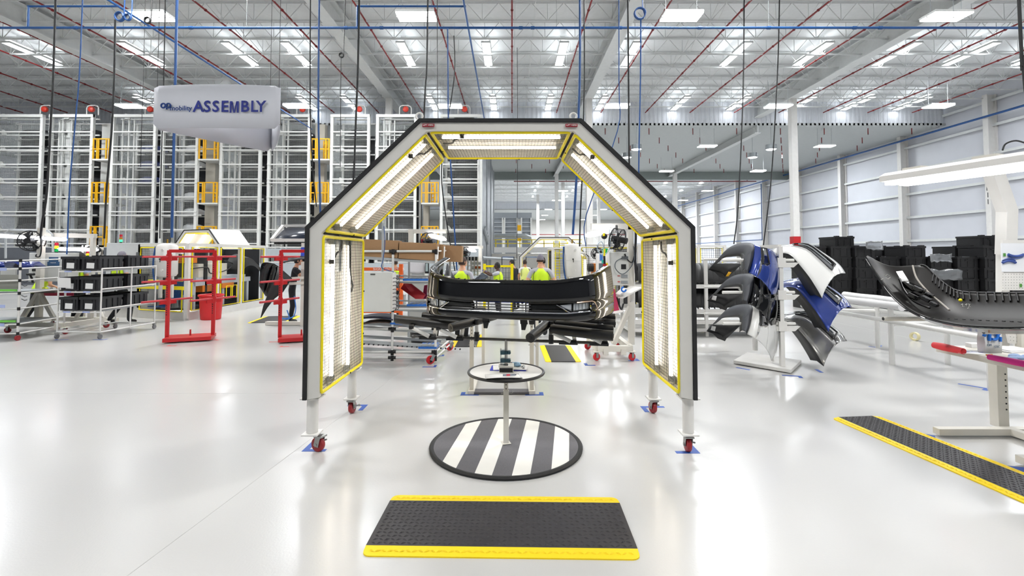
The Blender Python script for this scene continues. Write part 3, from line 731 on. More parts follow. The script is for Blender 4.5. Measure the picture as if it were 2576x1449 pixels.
# ================================================================ the black front bumper on the fixture
def bumper_front():
    BA, ox, oy, bz = -.30, -.005, 4.33, 1.142
    t = T('front_bumper', 'gloss black car front bumper with fog lamps resting on padded fixture', 'bumper', (ox, oy, bz), BA)
    half = smooth_pts([(0, -.31, 0), (.28, -.30, 0), (.50, -.272, 0), (.65, -.22, 0), (.735, -.135, 0), (.78, -.02, 0), (.805, .12, 0), (.822, .25, 0), (.835, .38, 0)], 14)
    plan = [(-p.x, p.y) for p in reversed(half[1:])]+[(p.x, p.y) for p in half]
    n = len(plan); mid = n//2
    nor = []
    for i in range(n):
        a, b = plan[max(i-1, 0)], plan[min(i+1, n-1)]; e = Vector((b[0]-a[0], b[1]-a[1])).normalized(); nor.append(Vector((e.y, -e.x)))     # outward
    arcs = [0]*n
    for i in range(mid+1, n): arcs[i] = arcs[i-1]+hypot(plan[i][0]-plan[i-1][0], plan[i][1]-plan[i-1][1])
    for i in range(mid-1, -1, -1): arcs[i] = arcs[i+1]+hypot(plan[i][0]-plan[i+1][0], plan[i][1]-plan[i+1][1])
    def top(i):       # top edge height along the bumper
        a = arcs[i]; g = .62 if plan[i][0] > 0 else 1; return .322 if a < .40 else .322+g*(.085*min(1, (a-.40)/.40)**1.3+.10*max(0, (a-.8)/.5))
    def S(i, f, o=0.0):
        x, y = plan[i]; q = nor[i]; return Vector((x+q.x*o, y+q.y*o, f))
    ax = [abs(p[0]) for p in plan]
    def rows(spec):   # spec: list of (height fn of i, outward offset fn of i)
        return [[S(i, h(i), o(i)) for i in range(n)] for h, o in spec]
    br = lambda i: .148+.02*max(0, (ax[i]-.3)/.5)         # crease above the lower intake
    lo = lambda i: .058+.025*max(0, (ax[i]-.55)/.28)
    tp = lambda i: top(i)
    wing = lambda i: max(0, (ax[i]-.78)/.055)
    upper = rows([(lambda i: tp(i)-.012, lambda i: -.06), (lambda i: tp(i)-.004, lambda i: -.022), (lambda i: tp(i), lambda i: -.006), (lambda i: tp(i)-.006, lambda i: .002),
                  (lambda i: tp(i)*.75+br(i)*.25, lambda i: .012), (lambda i: tp(i)*.45+br(i)*.55, lambda i: .02), (lambda i: tp(i)*.2+br(i)*.8, lambda i: .026), (lambda i: br(i)+.006, lambda i: .028), (br, lambda i: .024)])
    m = MB().loft(upper); m.build('upper_skin', gloss, t, solid=.004, world=False, ang=50)
    low = rows([(lo, lambda i: .012), (lambda i: lo(i)-.003, lambda i: .027), (lambda i: lo(i)-.02, lambda i: .029), (lambda i: .016, lambda i: .027), (lambda i: .004, lambda i: .02), (lambda i: 0, lambda i: .0), (lambda i: .004, lambda i: -.07)])
    MB().loft(low).build('lower_lip', gloss, t, solid=.004, world=False, ang=50)
    side = [i for i in range(n) if ax[i] > .715]
    for sgn in (-1, 1):       # corner panels beside the lamps
        idx = [i for i in side if plan[i][0]*sgn > 0]
        MB().loft([[S(i, br(i)+.001, .024) for i in idx], [S(i, (br(i)+lo(i))/2, .028) for i in idx], [S(i, lo(i)-.001, .03) for i in idx]]).build('corner_panel', gloss, t, solid=.004, world=False)
    recess = [i for i in range(n) if .24 < ax[i] < .735]
    for sgn in (-1, 1):
        idx = [i for i in recess if plan[i][0]*sgn > 0]
        hs = [br, lambda i: br(i)*.72+lo(i)*.28, lambda i: br(i)*.7+lo(i)*.3, lambda i: br(i)*.4+lo(i)*.6, lambda i: br(i)*.38+lo(i)*.62, lo]
        of = [.02, -.012, -.02, -.012, -.02, .01]
        MB().loft([[S(i, h(i), o) for i in idx] for h, o in zip(hs, of)]).build('intake_insert', mat('satin_black_plastic', '0a0a0b', .35), t, solid=.003, world=False)
    # grille over the middle
    g = MB(); idx = [i for i in range(n) if ax[i] < .275]
    for f in (.30, .55, .8): g.tube([S(i, br(i)*(1-f)+lo(i)*f, .004) for i in idx], .0045, 6)
    g.tube([S(i, lo(i)-.016, .02) for i in idx], .004, 6)
    for k in range(-2, 3):
        x = k*.108; i = min(range(n), key=lambda j: abs(plan[j][0]-x))
        g.bar((x, plan[i][1]+.004, lo(i)), (x, plan[i][1]+.004, br(i)), .008, .012)
    g.build('grille', mat('grey_grille_bar', '4b4b4e', .35), t, world=False)
    idx = [i for i in range(n) if ax[i] < .73]
    MB().loft([[S(i, lo(i)+.006, .012) for i in idx], [S(i, lo(i)+.009, .02) for i in idx], [S(i, lo(i)+.001, .026) for i in idx]]).build('chrome_strip', chrome, t, world=False, solid=.002)
    clear = mat('lamp_lens', 'd9dde0', .12, metal=.55, var=0)
    def curve_pt(sgn, a, f, o):        # position at half-width a, height fraction f of the intake
        j = min([i for i in range(n) if plan[i][0]*sgn > 0], key=lambda i: abs(ax[i]-a)); k = j+(1 if ax[j] < a and 0 < j < n-1 else 0)
        # linear interpolation in arc
        c = [i for i in range(n) if plan[i][0]*sgn > 0]; c.sort(key=lambda i: ax[i])
        for u, v in zip(c, c[1:]):
            if ax[u] <= a <= ax[v]:
                w = (a-ax[u])/max(1e-6, ax[v]-ax[u]); p = S(u, br(u)*(1-f)+lo(u)*f, o); q = S(v, br(v)*(1-f)+lo(v)*f, o); return p*(1-w)+q*w
        return S(c[-1], br(c[-1])*(1-f)+lo(c[-1])*f, o)
    for sgn in (-1, 1):
        rowsA = [[curve_pt(sgn, a, f0+(f1-f0)*k/4, .004) for a, f0, f1 in ((.60, .2, .86), (.63, .18, .84), (.66, .16, .82), (.69, .15, .8), (.71, .15, .78))] for k in range(5)]
        fl_ = MB().loft(rowsA).build('fog_lamp', clear, t, world=False, solid=.004)
        rib = MB()
        for a in (.615, .64, .665, .69): rib.tube([curve_pt(sgn, a, .24, .008), curve_pt(sgn, a, .5, .011), curve_pt(sgn, a, .76, .008)], .003, 5)
        rib.build('lens_rib', mat('lens_shade', '8c9196', .15, metal=.4), fl_, world=False)
        rowsB = [[curve_pt(sgn, a, f0+(f1-f0)*k/3, .004) for a, f0, f1 in ((.50, .3, .34), (.54, .25, .6), (.585, .22, .82))] for k in range(4)]
        MB().loft(rowsB).build('daytime_lamp', mat('white_lamp_lens', 'b9bdc2', .15, metal=.3, var=0), t, world=False, solid=.004)
        MB().tube([curve_pt(sgn, a, f, .014) for a, f in ((.47, .26), (.51, .5), (.55, .78), (.575, .95), (.62, .96), (.66, .95), (.70, .93), (.73, .92))], .0055, 8).build('chrome_bar', chrome, t, world=False)
        MB().tube([curve_pt(sgn, a, f, .028) for a, f in ((.62, .12), (.68, .08), (.72, .07), (.735, .2), (.745, .5), (.75, .8), (.755, 1.0))], .006, 8).build('lamp_surround', mat('bronze_trim', 'b39a86', .2, metal=.6), t, world=False)
    MB().b2((-.265, -.2, .128), (.27, -.19, .15)).build('blue_strip', mat('blue_strip', '1a45c8', .4), t, world=False, smooth=False)
    m = MB()     # clips along the top flange
    for k in range(-6, 7):
        i = min(range(n), key=lambda j: abs(plan[j][0]-k*.075)); p = S(i, tp(i)-.006, -.04); m.box(p, (.045, .02, .016)).box(p+Vector((.03, .01, .006)), (.012, .02, .01))
    m.build('mounting_clip', blackpl, t, world=False, smooth=False)
    for sgn in (-1, 1):    # inner brackets reaching down behind the lip
        m = MB().prism([(sgn*.17-.03, -.05), (sgn*.17+.035, -.05), (sgn*.17+.02, .03), (sgn*.17-.035, .03)], -.2, -.19, 'y')
        m.prism([(sgn*.17-.02, -.1), (sgn*.17+.012, -.1), (sgn*.17+.03, -.04), (sgn*.17-.025, -.04)], -.2, -.19, 'y'); m.build('bracket', blackpl, t, world=False, smooth=False)
    return t
bumper_front()
# ================================================================ rack with six painted rear bumpers
RY = 6.95
t = T('bumper_rack', 'white two post rack on a flat base holding six painted rear bumpers', 'rack', (3.95, 7.15, 0))
A, B_, C_ = fl(1845, 916), fl(1990, 941), fl(2016, 916)
D_ = A+C_-B_
MB().prism([(p.x, p.y) for p in (A, B_, C_, D_)], .012, .06, 'z').build('base_plate', white, t, bevel=.004)
p1, p2 = fl(1968, 931), fl(1900, 890)
for p in (p1, p2):
    MB().b2((p.x-.03, p.y-.03, .06), (p.x+.03, p.y+.03, 1.80)).build('post', white, t, smooth=False, bevel=.003)
MB().bar((p1.x, p1.y, 1.80), (p2.x, p2.y, 1.80), .05).build('top_bar', white, t, smooth=False)
m = MB()
for k in range(34): m.b2((p1.x-.033, p1.y-.012, .55+k*.033), (p1.x-.029, p1.y+.012, .565+k*.033))
m.build('slot_row', black, t, smooth=False)
for z in (1.56, 1.09, .635):
    for p in (p1, p2):
        m = MB().b2((p.x-.06, p.y-.045, z-.07), (p.x+.06, p.y+.045, z+.07)); m.prism([(p.x-.26, z+.0), (p.x+.26, z+.0), (p.x+.18, z-.07), (p.x-.18, z-.07)], p.y-.035, p.y+.035)
        m.build('arm_bracket', white, t, smooth=False, bevel=.003)
        MB().cyl((p.x-.85, p.y, z+.035), (p.x+.2, p.y, z+.035), .022, 12).build('arm', white, t)
MB().cyl((3.97, 7.4, .06), (3.97, 7.4, .17), .018, 10).build('peg', white, t)
def c8(x, y): return (1730+x/4.139, 600+y/4.139)
paints = {'blue': mat('metallic_blue_paint', '153690', .22, metal=.35, coat=1, var=.03), 'black': gloss, 'white': mat('white_car_paint', 'eeeeec', .2, coat=1, var=0), 'silver': mat('silver_car_paint', '8e8d8b', .25, metal=.6, coat=1, var=.03), 'navy': mat('dark_blue_paint', '152c7a', .2, metal=.3, coat=1, var=.03)}
greypl = mat('grey_textured_plastic', '46484e', .6, bump=.1)
innerpl = mat('black_inner_plastic', '1b1b1d', .5)
def resample(cols, n=4):
    return [smooth_pts(c, n) for c in cols]
def left_bumper(col, lab, dx, dy, dz=0):
    sh = lambda x, y: c8(x+dx, y+dy)
    q = lambda x, y, Y: at(*sh(x, y), Y+dz)
    t = T('rear_bumper', lab, 'bumper', q(800, 300, 7.2), 0, 'painted rear bumpers on the white rack')
    cols = [[(692, 62, 7.05), (690, 150, 6.98), (668, 255, 6.92), (632, 355, 6.9)], [(748, 80, 6.98), (742, 180, 6.88), (718, 280, 6.82), (690, 382, 6.8)], [(765, 92, 6.96), (765, 180, 6.86), (750, 290, 6.8), (722, 405, 6.78)]]
    cols2 = [[(765, 92, 6.96), (775, 268, 6.81), (762, 340, 6.79), (722, 405, 6.78)], [(800, 268, 6.82), (800, 300, 6.81), (790, 360, 6.8), (770, 435, 6.78)], [(852, 262, 6.84), (850, 330, 6.82), (840, 410, 6.81), (812, 480, 6.8)], [(822, 102, 6.98), (855, 265, 6.85), (850, 395, 6.83), (835, 510, 6.82)],
             [(868, 120, 7.0), (885, 280, 6.88), (880, 420, 6.86), (858, 545, 6.84)], [(930, 180, 7.12), (938, 320, 6.98), (925, 460, 6.94), (878, 592, 6.9)], [(955, 300, 7.3), (962, 390, 7.16), (948, 520, 7.08), (890, 632, 6.95)]]
    m = MB()
    for C in (cols, cols2[:1]+cols2[1:3]+[cols2[3]], cols2[3:]):
        R = [smooth_pts([q(*p) for p in c], 5) for c in C]
        R = [list(r) for r in zip(*[smooth_pts([r[i] for r in R], 4) for i in range(len(R[0]))])] if len(R) > 2 else R
        m.loft(R)
    m.build('painted_skin', col, t, solid=.006, ang=60)
    m = MB().tube([q(*p) for p in ((768, 95, 6.93), (820, 104, 6.94), (852, 262, 6.82), (775, 268, 6.79))], .011, 8, closed=True)
    m.build('lamp_opening', blackpl, t)
    MB().tube([q(*p) for p in ((772, 100, 6.92), (785, 180, 6.86), (782, 262, 6.8))], .016, 8).build('opening_rib', black, t)
    MB().quad(*[q(*p) for p in ((770, 97, 7.06), (822, 104, 7.07), (852, 262, 6.98), (776, 267, 6.96))]).build('reflector', chrome if col is not gloss else greypl, t, solid=.004)
    outer = [(215, 325, 8.35), (300, 228, 8.15), (400, 120, 7.85), (500, 62, 7.6), (620, 45, 7.3), (690, 66, 7.06), (690, 150, 6.98), (665, 262, 6.92), (630, 362, 6.9)]
    inner = [(268, 262, 8.3), (335, 225, 8.1), (400, 172, 7.85), (480, 158, 7.55), (560, 153, 7.3), (590, 170, 7.1), (592, 230, 7.0), (592, 285, 6.95), (590, 318, 6.92)]
    O = smooth_pts([q(*p) for p in outer], 4); I = smooth_pts([q(*p) for p in inner], 4)
    mid = [(a*.55+b*.45)+Vector((0, -.03, .02)) for a, b in zip(O, I)]
    MB().loft([O, mid, I]).build('grey_valance', greypl, t, solid=.006, ang=60)
    I2 = [p+Vector((.02, .14, -.05)) for p in I]
    MB().loft([I, [(a+b)/2+Vector((0, 0, .01)) for a, b in zip(I, I2)], I2]).build('inner_lip', blackpl, t, solid=.004)
    fw = [[(215, 325, 8.4), (262, 258, 8.35)], [(290, 350, 8.45), (350, 262, 8.45)], [(360, 400, 8.5), (460, 262, 8.5)], [(430, 395, 8.5), (570, 262, 8.45)]]
    MB().loft([[q(*p) for p in c] for c in fw]).build('far_wing', innerpl, t, solid=.006)
    # inside of the far wing hanging below the arms
    fw = [[(215, 325, 8.4), (285, 352, 8.42), (330, 400, 8.42)], [(300, 300, 8.5), (360, 350, 8.5), (385, 420, 8.48)], [(480, 270, 8.55), (450, 350, 8.55), (405, 430, 8.5)]]
    MB().loft([[q(*p) for p in c] for c in fw]).build('far_wing_inside', innerpl, t, solid=.006)
    MB().quad(*[q(*p) for p in ((270, 270, 8.33), (312, 278, 8.33), (300, 325, 8.33), (256, 312, 8.33))] if col is not paints['blue'] else [q(*p) for p in ((425, 345, 8.33), (455, 352, 8.33), (425, 395, 8.33), (395, 395, 8.33))]).build('sticker', paper if col is not paints['blue'] else safety, t, solid=.001)
    return t
left_bumper(paints['blue'], 'blue rear bumper with grey valance on the left top arms of the rack', 0, 0)
left_bumper(paints['black'], 'gloss black rear bumper on the left middle arms of the rack', -8, 322, .0)
left_bumper(paints['white'], 'white rear bumper with grey valance on the left lowest arms of the rack', -18, 640, .0)
def right_bumper(col, lab, dx, dy, dz):
    q = lambda x, y, Y: at(*c8(x+dx, y+dy), Y+dz)
    t = T('rear_bumper', lab, 'bumper', q(1250, 200, 7.3), 0, 'painted rear bumpers on the white rack')
    up = [(870, 105, 8.0), (960, 85, 7.95), (1080, 58, 7.9), (1250, 50, 7.8), (1400, 140, 7.6), (1520, 222, 7.4), (1595, 290, 7.25), (1642, 362, 7.1)]
    dn = [(860, 172, 7.75), (985, 152, 7.55), (1070, 172, 7.4), (1150, 256, 7.25), (1260, 392, 7.05), (1330, 500, 6.95), (1372, 570, 6.88), (1400, 622, 6.85)]
    U = smooth_pts([q(*p) for p in up], 3); D = smooth_pts([q(*p) for p in dn], 3)
    n = len(U)
    def row(f, pull=0):
        out = []
        for i, (a, b) in enumerate(zip(U, D)):
            p = a*(1-f)+b*f; bul = 4*f*(1-f)
            p += Vector((.02, -.05, .05))*bul
            k = max(0, (i-(n-7))/6)
            out.append(p+Vector((-.07, .02, .055))*bul*k**2)
        return out
    rs = [row(f) for f in (0, .15, .3, .45, .6, .75, .9, 1)]
    # slot for the lamp between rows 1 and 3
    i0, i1 = 6, n-6
    m = MB().loft(rs[:2]).loft([r[:i0+1] for r in rs[1:4]]).loft([r[i1:] for r in rs[1:4]]).loft(rs[3:])
    m.build('painted_skin', col, t, solid=.006, ang=60)
    d = Vector((-.02, .05, -.03))
    MB().loft([[p+d for p in r[i0-1:i1+2]] for r in rs[1:4]]).build('lamp_recess', innerpl, t, solid=.004)
    MB().tube(rs[1][i0:i1+1]+list(reversed(rs[3][i0:i1+1])), .012, 8, closed=True).build('lamp_opening', blackpl, t)
    MB().tube([p+Vector((0, 0, .005)) for p in rs[2][i0+1:i1]], .012, 8).build('opening_rib', galv, t)
    und = [p+Vector((.06, .4, .0)) for p in D]
    MB().loft([D, [(a+b)/2+Vector((0, 0, .03)) for a, b in zip(D, und)], und]).build('underside', innerpl, t, solid=.006)
    return t
right_bumper(paints['white'], 'white rear bumper on the right top arms of the rack', 0, 0, 0)
right_bumper(paints['blue'], 'blue rear bumper on the right middle arms of the rack', 65, 352, -.05)
right_bumper(paints['silver'], 'silver grey rear bumper on the right lowest arms of the rack', 18, 708, -.05)
# ================================================================ racks of nested black bumpers behind
t = T('parts_rack', 'white rack of nested black bumpers behind the arch right leg', 'rack', (4.0, 10.2, 0))
for z in (.30, .52, 1.03, 1.50)[:3]:
    MB().b2((2.5, 9.95, z-.05), (5.4, 10.0, z+.03)).build('beam', white, t, smooth=False); MB().b2((2.5, 11.0, z-.05), (5.4, 11.05, z+.03)).build('beam', white, t, smooth=False)
for x in (2.5, 4.0, 5.4):
    for y in (9.97, 11.02): MB().b2((x-.03, y-.03, 0), (x+.03, y+.03, 1.6)).build('post', white, t, smooth=False)
MB().b2((2.4, 9.9, .1), (5.5, 11.1, .16)).build('base_frame', white, t, smooth=False)
proto = None
for lv, z in enumerate((.56, 1.07)):
    for k in range(24):
        x = 2.62+k*.115
        lab = 'black bumper nested on the %s tier of the rack behind the arch, %s from left' % ('lower' if lv == 0 else 'upper', ORD[k] if k < 16 else '%dth' % (k+1))
        if proto is None:
            m = MB(); pts = [(0, -.5, .02), (0.0, -.45, .22), (.04, -.3, .36), (.06, 0, .4), (.04, .3, .36), (0, .45, .22), (0, .5, .02)]
            P0 = smooth_pts(pts, 3); m.loft([P0, [p+Vector((.16, 0, .02)) for p in P0], [p+Vector((.2, 0, -.05)) for p in P0]])
            proto = tag(m.build('nested_bumper', innerpl, None, solid=.012), lab, 'bumper', 'black bumpers nested on the rack behind the arch'); proto.location = (x, 10.5, z)
        else: dup(proto, (x, 10.5, z), 0, lab)
# ================================================================ yellow edged fence far behind the bumper rack
def fence(name, lab, pts, z0, z1, mesh=.07, post=.07, ymesh=True, trim=yellow, grp='yellow edged machine guard fences', wr=.006):
    t = T(name, lab, 'fence', (*pts[0], 0), 0, grp)
    for i, (a, b) in enumerate(zip(pts, pts[1:])):
        a3 = Vector((*a, 0)); b3 = Vector((*b, 0)); d = (b3-a3).normalized(); Ln = (b3-a3).length
        Z = lambda z: Vector((0, 0, z))
        p, q = a3+d*post, b3-d*post
        MB().tube([p+Z(z0+.06), q+Z(z0+.06), q+Z(z1-.06), p+Z(z1-.06)], .014, 6, closed=True).build('yellow_trim', trim, t)
        m = MB(); n = int(Ln/mesh)
        for k in range(1, n): c = p+(q-p)*k/n; m.bar(c+Z(z0+.06), c+Z(z1-.06), wr)
        n = int((z1-z0)/mesh)
        for k in range(1, n): m.bar(p+Z(z0+(z1-z0)*k/n), q+Z(z0+(z1-z0)*k/n), wr)
        m.build('mesh_panel', wire, t, smooth=False)
        [MB().bar(a3+Z(zz), b3+Z(zz), post, .05).build('rail', white, t, smooth=False) for zz in (z0, z1)]
    for a in pts: MB().b2((a[0]-post/2, a[1]-post/2, 0), (a[0]+post/2, a[1]+post/2, z1+.03)).build('post', white, t, smooth=False)
    return t
fence('guard_fence', 'low yellow edged mesh fence behind the bumper rack', [(4.9, 14.6), (5.6, 14.5), (6.35, 14.4)], .3, 1.93)
# ================================================================ stacks of black crates along the right wall
protoc = None
tops = [6, 6, 6, 5, 6, 5, 5, 6, 6, 6, 6, 7, 7]
for ci, n in enumerate(tops):
    for row in range(2):
        for k in range(n+ (1 if row and ci % 3 == 2 else 0)):
            if row and k < n-1: continue
            x = 9.35+ci*.66+rnd.uniform(-.02, .02); y = 15.2+row*.9-ci*.12+rnd.uniform(-.03, .03)
            lab = 'black crate in the %s stack from the left, %s' % (ORD[ci], ('level %s from the floor' % ORD[k]) if not row else 'behind the front stack at level %s' % ORD[k])
            if protoc is None:
                protoc = T('crate', lab, 'crate', (x, y, 0), 0, 'black crates stacked before the right wall')
                m = MB().ring([(-.3, -.4), (.3, -.4), (.3, .4), (-.3, .4)], [(-.28, -.38), (.28, -.38), (.28, .38), (-.28, .38)], .0, .31, 'z').b2((-.29, -.39, 0), (.29, .39, .02)).ring([(-.315, -.415), (.315, -.415), (.315, .415), (-.315, .415)], [(-.28, -.38), (.28, -.38), (.28, .38), (-.28, .38)], .26, .318, 'z')
                for sx in (-.2, 0, .2): m.b2((sx-.012, -.41, .03), (sx+.012, -.40, .26))
                L_(m, 'body', blackpl, protoc, smooth=False)
                for sx in (-.22, .22): L_(MB().b2((sx-.05, -.41, .318), (sx+.05, -.28, .345)), 'stacking_lug', blackpl, protoc, smooth=False)
                L_(MB().b2((-.08, -.419, .2), (.08, -.414, .235)), 'hand_grip', black, protoc, smooth=False)
            else: dup(protoc, (x, y, k*.322), 0, lab)
film = mat('clear_film', 'dfe3e8', .18, var=0, trans=.75)
for (px, py, Y, w_, h_, lab) in ((2195, 618, 14.4, .5, .3, 'crumpled clear plastic film on crates left of the workbench lamp'), (2362, 648, 13.8, .6, .3, 'clear plastic strip hanging over the crates behind the upturned bumper'), (2375, 690, 13.7, .9, .35, 'clear plastic film lying on crates low behind the upturned bumper')):
    c = at(px, py, Y); rows = []
    for j in range(6): rows.append([(c.x+(i/7-.5)*w_, c.y-.05*rnd.random()-.05, c.z+(j/5-.5)*h_*(.6+.4*rnd.random())) for i in range(8)])
    one(MB().loft(rows), 'plastic_film', film, lab, 'plastic film', 'clear film on the crates', solid=.002)
# ================================================================ padded tube table
t = T('padded_tube_table', 'white tube table with foam wrapped top rails behind the right workbench', 'table', (6.2, 7.4, 0))
X0, X1 = 5.80, 6.65
wt = mat('white_tube', 'ecebe8', .4)
for x, y in ((X0, 7.42), (X1, 7.42), (X1-.08, 8.72), (X0+.12, 6.02), (X0-.1, 8.9), (X1, 6.1)):
    MB().cyl((x, y, .012), (x, y, .86), .037, 12).cyl((x, y, 0), (x, y, .014), .035, 12).build('leg', wt, t)
for a, b in (((X0, 5.6, .66), (X0-.05, 9.6, .66)), ((X1, 5.6, .68), (X1-.05, 9.6, .68)), ((X0, 7.42, .62), (X1, 7.42, .62)), ((X0, 6.02, .62), (X1, 6.1, .62)), ((X0-.1, 8.9, .66), (X1, 8.72, .66))): MB().cyl(a, b, .034, 12).build('rail', wt, t)
softw = mat('white_foam_wrap', 'e9e9ea', .8)
for a, b, r in (((X0, 7.2, .90), (X0-.1, 9.7, .90), .06), ((X1, 6.3, .88), (X1-.05, 9.6, .88), .06), ((X0, 7.42, .88), (X1, 7.42, .88), .05)):
    P0 = [Vector(a)*(1-k/8)+Vector(b)*k/8 for k in range(9)]
    MB().tube(P0, [r*(1+.06*((-1)**k)) for k in range(9)], 12).build('foam_wrap', softw, t)
c = fl(2302, 857); one(MB().lathe([(.055, -.03), (.082, -.03), (.082, .03), (.055, .03), (.055, -.03)], (c.x, c.y, .082), 28, Matrix.Rotation(.35, 3, 'Z') @ Matrix.Rotation(pi/2, 3, 'Y'), False), 'tape_roll', mat('pale_tape', 'e6dcae', .5), 'roll of pale yellow tape standing on the floor before the tube table', 'tape')
# ================================================================ right workbench
t = T('workbench', 'white workbench with lamp, pegboard and bumper arms at the right edge', 'workbench', (4.5, 4.3, 0))
wb = cream; H = .826
MB().prism([(3.97, 4.55), (3.99, 3.2), (4.95, 3.2), (4.95, 4.55)], H-.055, H, 'z').build('top', wb, t, bevel=.005)
p = fl(2518, 1086)
MB().b2((p.x-.055, p.y-.04, .05), (p.x+.045, p.y+.05, H-.05)).build('column', wb, t, smooth=False, bevel=.004)
m = MB()
for k in range(7): m.cyl((p.x+.02, p.y-.0405, .22+k*.055), (p.x+.02, p.y-.0425, .22+k*.055), .008, 8)
m.build('hole_row', black, t)
MB().bar((3.93, 4.53, .045), (5.2, 4.53, .045), .075, .06).build('foot_bar', wb, t, smooth=False, bevel=.004)
MB().bar((4.62, 4.5, .045), (4.72, 3.2, .045), .075, .06).build('foot_bar', wb, t, smooth=False, bevel=.004)
MB().bar((4.04, 3.9, .045), (5.2, 3.85, .045), .075, .06).build('foot_bar', wb, t, smooth=False, bevel=.004)
for a in ((2519, 612), (2519, 735)): pass
u0, u1 = at(2522, 870, 4.62), at(2522, 612, 4.62)
MB().bar(u0, u1, .075, .06).build('upright', white, t, smooth=False)
m = MB()
for k in range(9): c = u0.lerp(u1, .15+k*.1); m.cyl((c.x-.02, c.y-.031, c.z), (c.x-.02, c.y-.033, c.z), .007, 8)
m.build('upright_hole', black, t)
MB().bar(at(2531, 735, 4.66), at(2531, 615, 4.66), .02, .02).build('dark_strip', black, t, smooth=False)
MB().tube([at(2530, 640, 4.55), at(2533, 530, 4.5), at(2497, 430, 4.45), at(2490, 418, 4.42)], [.075]*4, 4).build('lamp_boom', white, t, smooth=False)
# lamp hood
hA, hB = at(2216, 458, 4.5), at(2640, 398, 3.35)
d = (hB-hA).normalized(); sd = Vector((d.y, -d.x, 0)).normalized()
if sd.x < 0: sd = -sd
zz = Vector((0, 0, 1))
sec = [(-.02, 0), (-.02, .05), (.05, .085), (.27, .085), (.34, .05), (.34, 0)]
m = MB().loft([[P_+sd*a+zz*b for a, b in sec] for P_ in (hA, hB)], closed=True); m.quad(*[hA+sd*a+zz*b for a, b in sec]); m.quad(*[hB+sd*a+zz*b for a, b in sec])
lh = m.build('lamp_hood', white, t, smooth=False)
for a, w_ in ((.07, .10), (.25, .10)):
    MB().loft([[P_+sd*(a-w_/2)-zz*.004, P_+sd*(a-w_/2)-zz*.03, P_+sd*(a+w_/2)-zz*.03, P_+sd*(a+w_/2)-zz*.004] for P_ in (hA+d*.02, hB-d*.02)], closed=True).build('light_strip', lamp, lh, smooth=False)
for f in (.16, .62):
    c = hA.lerp(hB, f)+sd*.16+zz*.1; MB().box(c, (.16, .09, .03), atan2(d.y, d.x)).build('hood_bracket', cream, lh, smooth=False)
MB().tube(smooth_pts([at(2522, 378, 4.2), at(2530, 362, 4.2), at(2556, 354, 4.15), at(2585, 362, 4.1)], 5), .007, 6).build('lamp_cord', blackcable, lh)
# pegboard and sheets
b0, b1 = at(2516, 604, 4.5), at(2516, 730, 4.5)
pb = MB().b2((b0.x, 4.48, b1.z), (5.5, 4.5, b0.z)).build('pegboard', white, t, smooth=False)
b2_, b3_ = at(2536, 845, 4.5), at(2536, 862, 4.5)
MB().prism([(at(2520, 800, 4.5).x, 1.09), (5.5, 1.09), (5.5, .78), (at(2535, 862, 4.5).x, .86)], 4.48, 4.5).build('lower_pegboard', white, t, smooth=False)
m = MB()
for i in range(10):
    for j in range(6): q = at(2523+i*7, 690+j*7, 4.479); m.box(q, (.006, .002, .006))
for i in range(7):
    for j in range(3): q = at(2542+i*8, 838+j*9+i*1.2, 4.479); m.box(q, (.006, .002, .006))
m.build('peg_hole', mat('peg_hole_grey', 'a9a9a4', .6), pb, smooth=False)
one_ = T('instruction_sheet', 'white instruction sheet with blue bumper drawings on the pegboard', 'sheet', at(2545, 650, 4.475))
MB().b2((at(2519, 612, 4.47).x, 4.472, at(2519, 684, 4.47).z), (5.3, 4.478, at(2519, 612, 4.47).z)).build('sheet', mat('sheet_paper', 'f4f6fa', .6, var=0), one_, smooth=False)
for (x0, x1, y0, up) in ((2536, 2575, 640, 1), (2522, 2555, 661, -1)):
    P0 = [at(x0+(x1-x0)*k/8, y0+up*5*(1-((k-4)/4)**2), 4.466) for k in range(9)]
    MB().tube(P0, .012, 6).tube([p-Vector((0, 0, .02*up)) for p in P0], .004, 5).build('bumper_drawing', mat('print_blue', '22408c', .5), one_)
MB().box(at(2527, 641, 4.467), (.02, .004, .03)).box(at(2568, 718, 4.475), (.018, .004, .03)).build('tag', mat('tag_green', '4c8a3a', .5), one_, smooth=False)
# arms
for a, b in ((at(2222, 802, 4.47), (4.7, 4.47, 1.09)), (at(2474, 834, 3.72), (4.7, 3.72, 1.09))):
    MB().tube([a, b], .02, 14).build('support_arm', cream, t)
    e = Vector(a); MB().cyl(e-Vector((.002, 0, 0)), e+Vector((.003, 0, 0)), .0155, 12).build('open_end', black, t)
for y in (4.47, 3.72): MB().b2((4.66, y-.03, .8), (4.74, y+.03, 1.12)).build('arm_post', cream, t, smooth=False)
